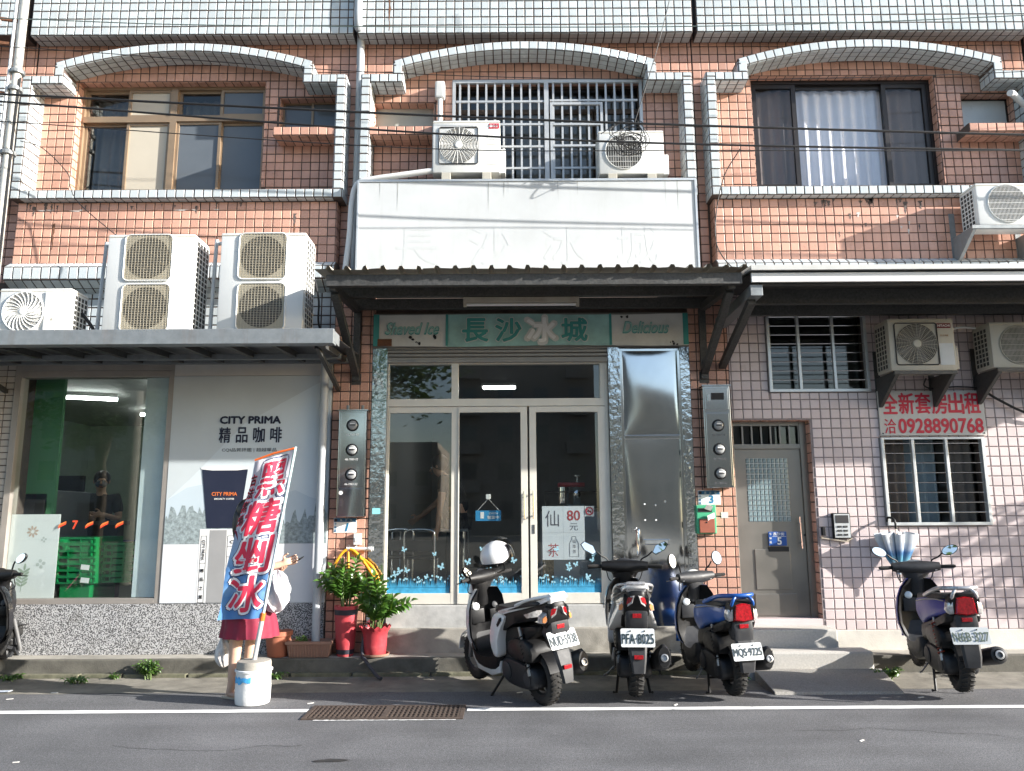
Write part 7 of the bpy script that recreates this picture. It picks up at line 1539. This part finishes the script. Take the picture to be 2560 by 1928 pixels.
ct = thing('ice_counter', 'pale glass topped counter behind the right shop door', 'counter', (0, 0, .58)); B().box(.32, 1.25, .62, 1.2, 0, .92).mk('front', M('counter_blue', (.40, .46, .52), .4, var=.05), ct, bev=.01); B().box(.30, 1.28, .60, 1.22, .92, .945).mk('top', MATS['stainless'], ct); B().box(.32, .44, .613, .62, .02, .45).mk('perforated_panel', M('brass_mesh', (.30, .21, .10), .5, .5, var=.6, vs=55), ct)
b = B().tube([(.36, .66, 1.53), (.36, .78, 1.71), (.98, .78, 1.71)], .008, 6).tube([(.98, .66, 1.53), (.98, .78, 1.71)], .008, 6); b.v = [(x, y, z-.58) for x, y, z in b.v]; b.mk('glass_frame', MATS['chrome'], ct); 
iz = thing('ice_shaver', 'red topped ice shaving machine on the shop counter', 'machine', (.66, .85, 1.525)); B().box(-.05, .14, -.1, .1, .0, .05).box(.02, .10, -.04, .04, .05, .24).mk('stand', M('shaver_grey', (.16, .19, .19), .4), iz, bev=.01); B().box(-.15, .15, -.08, .08, .24, .29).mk('top_cover', M('shaver_red', lin(150, 30, 35), .35), iz, bev=.015, smooth=40); B().lathe([(.06, .06), (.065, .12), (.06, .24)], (-.09, 0, 0), Z_, 20).mk('ice_drum', MATS['chrome'], iz, smooth=50); B().lathe([(.035, 0), (.04, .01), (.012, .02)], (.06, -.085, .16), (0, -1, 0), 20).mk('dial', MATS['chrome'], iz); B().cyl((.07, 0, .29), (.07, 0, .36), .01, 8).lathe([(.035, .36), (.035, .375)], (.07, 0, 0), Z_, 16).mk('crank', MATS['alu_silver'], iz)
# ================================================================== pots and plants
def leaf_mesh(L_=.075, w_=.03):
    v = []; f = []
    for i in range(6):
        t = i/5; ww = w_*math.sin(math.pi*min(1, t*.92+.06))**.8*(1-.25*t); z = .012*math.sin(math.pi*t)-.02*t*t
        v += [(L_*t, -ww/2, z+.006), (L_*t, 0, z), (L_*t, ww/2, z+.006)]
    for i in range(5): f += [(3*i, 3*i+3, 3*i+4, 3*i+1), (3*i+1, 3*i+4, 3*i+5, 3*i+2)]
    me = B().add(v, f).mesh('leaf', smooth=80); return me
def leafmat(name, col):
    m = M(name, col, .32, var=.25, vs=9, spec=.6, rand=.35); N = m.node_tree.nodes; L = m.node_tree.links; b = N['Principled BSDF']; t = N.new('ShaderNodeBsdfTranslucent'); t.inputs[0].default_value = (col[0]*2.2, col[1]*2.0, col[2]*.8, 1)
    mx = N.new('ShaderNodeMixShader'); mx.inputs[0].default_value = .22; L.new(b.outputs[0], mx.inputs[1]); L.new(t.outputs[0], mx.inputs[2]); L.new(mx.outputs[0], N['Material Output'].inputs[0]); return m
leafmat('zz_leaf', (.075, .17, .028)); leafmat('weed_leaf', (.07, .14, .025)); M('stem_green', (.10, .15, .04), .5)
def plant(parent, base, stems, seed, lmesh, mat, n_leaf=9):
    rnd = random.Random(seed)
    for (dx, dy, h_, bend) in stems:
        b0 = Vector(base)+Vector((rnd.uniform(-.05, .05), rnd.uniform(-.04, .04), 0)); tip = b0+Vector((dx, dy, h_)); mid = b0*.5+tip*.5+Vector((-dx*.25, -dy*.25, h_*bend))
        pts = catmull([b0, mid, tip], 6); st_ = B().tube(pts, [.008-.0055*i/(len(pts)-1) for i in range(len(pts))], 6).mk('stem', MATS['stem_green'], parent, smooth=60)
        for k in range(n_leaf):
            t = .32+.68*k/(n_leaf-1); i = min(len(pts)-2, int(t*(len(pts)-1))); p = pts[i].lerp(pts[i+1], t*(len(pts)-1)-i); d = (pts[i+1]-pts[i]).normalized()
            sd = d.cross(Vector((0, -1, .2))).normalized()
            for sg in ((1, -1) if k < n_leaf-1 else (0,)):
                ax = (d*.75+sd*sg*.85+Vector((0, -.25+rnd.uniform(-.25, .25), rnd.uniform(-.1, .15)))).normalized(); up = Vector((rnd.uniform(-.2, .2), -.55, .8)); yv = up.cross(ax).normalized(); zv = ax.cross(yv); s = (1.15-.45*abs(t-.55))*rnd.uniform(.85, 1.15)
                o = bpy.data.objects.new('leaf', lmesh); COL.objects.link(o); o.parent = st_; o.matrix_basis = Matrix(((ax.x*s, yv.x*s, zv.x*s, p.x), (ax.y*s, yv.y*s, zv.y*s, p.y), (ax.z*s, yv.z*s, zv.z*s, p.z), (0, 0, 0, 1)))
                if not lmesh.materials: lmesh.materials.append(mat)
zl = leaf_mesh(.082, .050)
M('pot_red', (.42, .045, .055), .45, var=.18, vs=7, dirt=.5, dcol=(.45, .20, .17), bump=.35, bs=30); M('pot_band', (.02, .02, .03), .5, var=.3, vs=20); M('terracotta', (.36, .12, .065), .7, var=.12, vs=6); M('planter_brown', (.30, .17, .12), .6, var=.12); M('soil', (.035, .026, .018), .95, var=.4, vs=30, bump=.8, bs=60)
p1 = thing('potted_plant', 'leafy plant in the tall cylindrical red pot with black bands', 'plant', (-1.625, -.145, .131))
B().lathe([(.078, 0), (.082, .02), (.092, .12), (.103, .3), (.113, .44), (.115, .468), (.105, .468), (.10, .44)], (0, 0, 0), Z_, 32, True, False).mk('pot', MATS['pot_red'], p1, smooth=50)
B().lathe([(.1105, .385), (.1150, .435)], (0, 0, 0), Z_, 32, False, False).mk('upper_band', MATS['pot_band'], p1, smooth=60); B().lathe([(.0845, .022), (.0885, .065)], (0, 0, 0), Z_, 32, False, False).mk('lower_band', MATS['pot_band'], p1, smooth=60); B().lathe([(.102, .44), (0, .445)], (0, 0, 0), Z_, 24, False, False).mk('soil', MATS['soil'], p1)
plant(p1, (0, 0, .44), [(-.26, -.03, .25, .05), (-.13, .0, .38, .05), (-.06, -.05, .28, .05), (.02, -.03, .36, .02), (.075, .0, .46, .0), (.13, -.03, .30, .06), (-.02, .02, .42, .02), (.16, .02, .26, .08), (-.19, .02, .30, .07), (.05, -.06, .22, .03)], 5, zl, MATS['zz_leaf'])
p2 = thing('potted_plant', 'leafy plant in the low red pot with scalloped rim and saucer', 'plant', (-1.335, -.165, .131))
B().lathe([(.095, .012), (.105, .02), (.112, .10), (.116, .20), (.125, .225), (.135, .245), (.118, .25), (.112, .23)], (0, 0, 0), Z_, 32, True, False).mk('pot', MATS['pot_red'], p2, smooth=50)
b = B(); secs = [[(r_*math.cos(a), r_*math.sin(a), z+.010*math.sin(14*a)*w_) for a in [2*math.pi*q/84 for q in range(84)]] for r_, z, w_ in ((.118, .225, 0), (.14, .25, .5), (.152, .278, 1), (.140, .276, 1), (.12, .24, 0))]
b.loft(secs, caps=False).mk('scalloped_rim', MATS['pot_red'], p2, smooth=60); B().lathe([(.11, 0), (.135, .008), (.142, .028), (.134, .028), (.128, .014)], (0, 0, 0), Z_, 32, True, False).mk('saucer', MATS['planter_brown'], p2, smooth=50); B().lathe([(.12, .235), (0, .24)], (0, 0, 0), Z_, 24, False, False).mk('soil', MATS['soil'], p2)
plant(p2, (0, 0, .235), [(-.13, -.01, .46, .03), (-.06, -.04, .52, .02), (.0, -.02, .40, .03), (-.10, .03, .38, .04), (.08, -.03, .34, .06), (.17, -.02, .30, .09), (.30, -.03, .27, .13), (.24, .02, .22, .12), (.03, .03, .46, .02), (-.16, -.02, .30, .05), (.12, -.05, .24, .06)], 9, zl, MATS['zz_leaf'])
p3_ = thing('flower_pot', 'empty round terracotta pot under the poster', 'pot', (-2.272, -.155, .131)); B().lathe([(.092, 0), (.098, .01), (.115, .15), (.122, .19), (.134, .195), (.137, .235), (.128, .238), (.118, .20)], (0, 0, 0), Z_, 32, True, False).mk('shell', MATS['terracotta'], p3_, smooth=40); B().lathe([(.12, .205), (0, .20)], (0, 0, 0), Z_, 24, False, False).mk('soil', MATS['soil'], p3_)
p4 = thing('planter_box', 'ribbed brown trough planter between terracotta and tall red pots', 'planter', (-1.955, -.16, .131))
b = B().loft([[(-a, -d_, z), (a, -d_, z), (a, d_, z), (-a, d_, z)] for a, d_, z in ((.19, .075, 0), (.205, .09, .115), (.222, .1, .12), (.222, .1, .148), (.205, .085, .148), (.20, .08, .12))]); b.mk('trough', MATS['planter_brown'], p4)
rb_ = B().prism([(-.007, 0), (-.004, -.006), (.004, -.006), (.007, 0)], (0, 0, 0), X_, Y_, (0, -.012, .105)).mesh('rib')
for k in range(15): link('rib', rb_, MATS['planter_brown'], p4, loc=(-.182+.026*k, -.077, .006))
B().box(-.2, .2, -.08, .08, .115, .125).mk('soil', MATS['soil'], p4)
wl = leaf_mesh(.035, .022)
def weed(c, n_, h_, sp_, seed, label, mat='weed_leaf', nl=4):
    w_ = thing('weed', label, 'weed', c); rnd = random.Random(seed)
    plant(w_, (0, 0, 0), [(rnd.uniform(-sp_, sp_), rnd.uniform(-.05, .02), h_*rnd.uniform(.5, 1), .05) for _ in range(n_)], seed, wl, MATS[mat], nl)
weed((-3.40, -.35, -.04), 16, .17, .13, 3, 'bushy weed at the kerb below the speckled wall', nl=6); weed((-4.66, -.34, -.04), 9, .04, .09, 4, 'low grassy weed patch beside the cut off black scooter', nl=3); weed((-3.99, -.50, -.035), 9, .04, .07, 5, 'low weed patch growing in the gutter crack', nl=3); weed((-2.22, -.35, -.04), 8, .05, .09, 6, 'small weed at the kerb behind the bucket', nl=3); weed((-3.72, -.35, -.04), 5, .05, .05, 8, 'tiny weed at the kerb left of the bushy one', nl=3)
weed((3.38, -.60, -.036), 9, .12, .14, 9, 'spiky weed beside the ramp by scooter N6B-327', nl=5); weed((4.12, -.42, -.04), 5, .06, .06, 10, 'small weed at the kerb right of scooter N6B-327', nl=3); weed((-2.02, -.16, .255), 5, .05, .10, 12, 'small seedlings in the trough planter', nl=3); weed((1.98, -.75, -.036), 10, .10, .10, 13, 'weed in the shade between ramp and blue scooter', nl=4)
# ================================================================== umbrella hung on the barred window
UM = thing('umbrella', 'half open white and blue umbrella hanging by its handle under the barred window', 'umbrella', (3.80, -.12, 0))
um = M('umbrella_cloth', (.50, .53, .55), .35, var=.12, vs=9)
def umb_mat():
    m = um; N = m.node_tree.nodes; L = m.node_tree.links; b = N['Principled BSDF']; tc = N.new('ShaderNodeTexCoord'); s = N.new('ShaderNodeSeparateXYZ'); L.new(tc.outputs['Object'], s.inputs[0]); n_ = N.new('ShaderNodeTexNoise'); n_.inputs['Scale'].default_value = 14; L.new(tc.outputs['Object'], n_.inputs['Vector'])
    a = N.new('ShaderNodeMath'); a.operation = 'MULTIPLY_ADD'; L.new(n_.outputs['Fac'], a.inputs[0]); a.inputs[1].default_value = .06; L.new(s.outputs['Z'], a.inputs[2]); cr = N.new('ShaderNodeValToRGB'); cr.color_ramp.interpolation = 'EASE'; e = cr.color_ramp.elements; e[0].position = 0; e[0].color = (.42, .47, .50, 1); e[1].position = 1; e[1].color = (.62, .64, .66, 1)
    for p, c in ((.28, (.40, .47, .52)), (.42, (.10, .27, .36)), (.56, (.06, .16, .32)), (.70, (.40, .46, .54)), (.82, (.55, .58, .60))): q = e.new(p); q.color = (*c, 1)
    r_ = N.new('ShaderNodeMapRange'); r_.inputs[1].default_value = .84; r_.inputs[2].default_value = 1.30; L.new(a.outputs[0], r_.inputs[0]); L.new(r_.outputs[0], cr.inputs[0]); L.new(cr.outputs[0], b.inputs['Base Color'])
umb_mat()
secs = []
for (z, r_) in ((.86, .014), (.90, .05), (1.0, .11), (1.10, .165), (1.18, .205), (1.245, .225)):
    q = []
    for k in range(64):
        a = 2*math.pi*k/64; fl = abs(math.cos(4*a)); rr = r_*(.42+.58*fl**.6) if z > .89 else r_
        q.append((rr*math.cos(a), .42*rr*math.sin(a), z+(.03*(1-fl) if z > 1.2 else 0)))
    secs.append(q)
B().loft(secs, caps=False).mk('canopy', um, UM, smooth=60)
B().tube([(0, 0, .78), (0, 0, .86)], [.006, .009], 8).mk('ferrule', MATS['grey_plastic'], UM); B().tube([(0, 0, .86), (0, 0, 1.34)], .006, 8).mk('shaft', MATS['chrome'], UM); B().tube(catmull([(0, 0, 1.30), (0, 0, 1.36), (-.01, .02, 1.40), (-.03, .08, 1.41), (-.035, .09, 1.37)], 5), .011, 8).mk('handle', MATS['black_plastic'], UM, smooth=60)
for k in range(8):
    a = R(45*k); B().tube([(.02*math.cos(a), .01*math.sin(a), .9), (.225*math.cos(a), .094*math.sin(a), 1.25)], .003, 5).mk('rib', MATS['chrome'], UM)
# hairline cracks and an old repair patch in the asphalt
rnd = random.Random(31)
for k, (x, y_, l) in enumerate(((-2.6, -2.6, 1.3), (1.9, -2.35, 1.6), (3.9, -2.9, 1.0))):
    b = B(); p = Vector((x, y_, .0012)); d = rnd.uniform(-.25, .25)
    while l > 0:
        d += rnd.uniform(-.5, .5); d *= .8; q = p+Vector((math.cos(d)*.05, math.sin(d)*.05, 0)); w_ = rnd.uniform(.0015, .004); b.add([p+Vector((0, -w_, 0)), q+Vector((0, -w_, 0)), q+Vector((0, w_, 0)), p+Vector((0, w_, 0))], [(0,1,2,3)]); p = q; l -= .05
    o = b.mk('road_crack', M('crack_black', (.03, .03, .03), .95), merge=True); o['kind'] = 'structure'
# ================================================================== litter on the road
def litter(c, s, an, mat, label, name='litter'):
    o = B().obox((0, 0, 0), (s, s*.28, .004), (R(4), R(-3), an)).mk(name, M(*mat) if mat[0] not in MATS else MATS[mat[0]]); o.location = c; tag(o, label, 'litter')
pm_ = ('litter_white', (.62, .60, .56), .7)
litter((-4.10, -1.30, .004), .05, .2, pm_, 'white paper scrap beside the edge line at far left'); litter((-3.95, -.93, -.028), .06, -.1, pm_, 'white paper scrap in the gutter left of the weeds'); litter((-1.60, -1.50, .004), .05, .4, pm_, 'white paper scrap just above the drain grate'); litter((-3.0, -2.95, .004), .035, .1, pm_, 'tiny paper scrap on the open road at left'); litter((3.25, -1.42, .004), .05, .3, pm_, 'white paper scrap below the ramp'); litter((2.25, -2.6, .004), .04, .6, pm_, 'tiny paper scrap on the open road at right'); litter((1.25, -1.62, .004), .05, .9, pm_, 'paper scrap between the white and blue scooters'); litter((.05, -1.15, .0), .05, .2, pm_, 'paper scrap in the shade under scooter NUD-5938')
litter((-4.42, -.90, -.02), .16, -.15, ('litter_bag', (.55, .6, .66), .5), 'flattened pale plastic scrap under the cut off scooter')
for (x, y_, s, l) in ((-1.1, -2.95, .11, 'dark oil spot on the road below the grate'), (-3.7, -3.2, .10, 'dark oil spot on the road at lower left')):
    b = B(); rnd = random.Random(int(x*10)); b.add([(x+s*math.cos(a)*rnd.uniform(.7, 1.1), y_+s*.35*math.sin(a)*rnd.uniform(.6, 1.1), .0035) for a in [2*math.pi*k/14 for k in range(14)]], [tuple(range(14))]); tag(b.mk('oil_spot', M('oil', (.03, .03, .03), .5)), l, 'stain')
# ================================================================== across the street (seen in the glass)
def block(x0, x1, y0, y1, h_, mat, label, nfx):
    t = thing('apartment_block', label, 'building', ((x0+x1)/2, y0, 0)); t['group'] = 'buildings across the street'; hw = (x1-x0)/2
    B().box(-hw, hw, y1-y0, 0, -.08, h_).mk('wall', mat, t); wm = B().box(-.6, .6, -.04, .02, -.7, .7).mesh('window'); wm.materials.append(MATS['glass_blue_opaque']); bm_ = B().box(-.9, .9, 0, .9, -.1, .9).mesh('balcony'); bm_.materials.append(mat)
    nf = int(h_/3.1)
    for i in range(nf):
        for k in range(nfx):
            x = -hw+(k+.5)*2*hw/nfx; link('window', wm, None, t, loc=(x, .03, 1.9+3.1*i))
            if i and k in (0, nfx-1): link('balcony', bm_, None, t, loc=(x, 0, .3+3.1*i))
    return t
M('glass_blue_opaque', (.05, .06, .075), .1, spec=.8); M('block_brown', (.21, .19, .175), .8, var=.1); M('block_cream', (.42, .37, .31), .8, var=.1); M('block_grey', (.30, .30, .30), .8, var=.1)
block(-5.0, 6.8, -55, -67, 31, MATS['block_brown'], 'tall brown apartment block across the street', 4); block(9.5, 24, -62, -75, 14, MATS['block_cream'], 'lower cream apartment block across the street', 5); block(-22, -7.2, -66, -80, 8.5, MATS['block_cream'], 'cream apartment block left of the tall one across the street', 5); block(-46, -27, -50, -62, 17, MATS['block_grey'], 'grey apartment block at the far left across the street', 6); block(29, 52, -48, -60, 12, MATS['block_grey'], 'grey low block at the far right across the street', 6)
# concrete utility pole behind the photographer
cp_ = thing('concrete_pole', 'concrete utility pole across the street', 'pole', (-8.6, -9.5, 0)); B().tube([(0, 0, -.05), (0, 0, 10)], [.17, .11], 14).mk('shaft', MATS['concrete'], cp_, smooth=50)
for z in (8.2, 9.2):
    B().box(-.8, .8, -.05, .05, z, z+.1).mk('cross_arm', MATS['steel_grey'], cp_)
    for x in (-.7, -.3, .3, .7): B().lathe([(.03, 0), (.06, .05), (.03, .09), (.055, .13), (.02, .18)], (x, 0, z+.1), Z_, 10).mk('insulator', MATS['white_paint'], cp_, smooth=60)
# street trees: tapered trunk, limbs, leaf clumps
def tree(loc, h_, cr, ncl, seed, label, leaf=.11, nl=34, cz=.72):
    t = thing('street_tree', label, 'tree', loc); rnd = random.Random(seed); tr = B(); top = Vector((rnd.uniform(-.2, .2), rnd.uniform(-.2, .2), h_*.62))
    tr.tube(catmull([(0, 0, -.1), (.05*h_*.3, 0, h_*.25), top*.7, top], 5), [.05*h_*.5*(1-.045*i) for i in range(16)], 10); ends = []
    for k in range(9):
        a = 2*math.pi*k/9+rnd.uniform(-.3, .3); s = Vector((0, 0, h_*rnd.uniform(.35, .6))); e = Vector((math.cos(a)*cr*rnd.uniform(.4, .85), math.sin(a)*cr*rnd.uniform(.4, .85), h_*rnd.uniform(.6, .95))); tr.tube(catmull([s, s*.5+e*.5+Vector((0, 0, .1*h_)), e], 5), [.018*h_*(1-.08*i) for i in range(11)], 6); ends.append(e)
    tr.mk('trunk', M('bark', (.10, .08, .06), .9, var=.3, vs=14, bump=.8, bs=25), t, smooth=60)
    v = []; f = []; rr = []
    for k in range(ncl):
        c = Vector((rnd.gauss(0, .42)*cr, rnd.gauss(0, .42)*cr, h_*cz+rnd.gauss(0, .30)*cr*.8)); R0 = rnd.uniform(.18, .34)*cr
        for q in range(nl):
            p = c+Vector((rnd.gauss(0, .5), rnd.gauss(0, .5), rnd.gauss(0, .4)))*R0; a, b_ = rnd.uniform(0, 6.28), rnd.uniform(-1, 1); ax = Vector((math.cos(a), math.sin(a), b_*.6)).normalized(); sd = ax.cross(Vector((rnd.uniform(-1, 1), rnd.uniform(-1, 1), 1))).normalized(); s = leaf*rnd.uniform(.7, 1.3); n0 = len(v); v += [p-ax*s*.5, p+sd*s*.26, p+ax*s*.6, p-sd*s*.26]; f.append((n0, n0+1, n0+2, n0+3)); rr.append(rnd.random())
    if leaf == .20: t.scale = (1, .35, 1)
    me = bpy.data.meshes.new('crown'); me.from_pydata([tuple(p) for p in v], [], f); at = me.attributes.new('rnd', 'FLOAT', 'FACE'); at.data.foreach_set('value', rr); link('crown', me, MATS['tree_leaf'], t)
leafmat('tree_leaf', (.045, .09, .022))
tree((8.75, -1.03, -.08), 3.1, .9, 30, 2, 'small leafy tree beyond the right edge of the photo', .20, 22, .76)
tree((-6.5, -21, 0), 11, 3.6, 120, 5, 'large street tree across the road behind the photographer', .30, 60, .66)
tree((-17, -24, 0), 9, 3.0, 90, 6, 'second street tree across the road, farther left', .30, 50, .66)
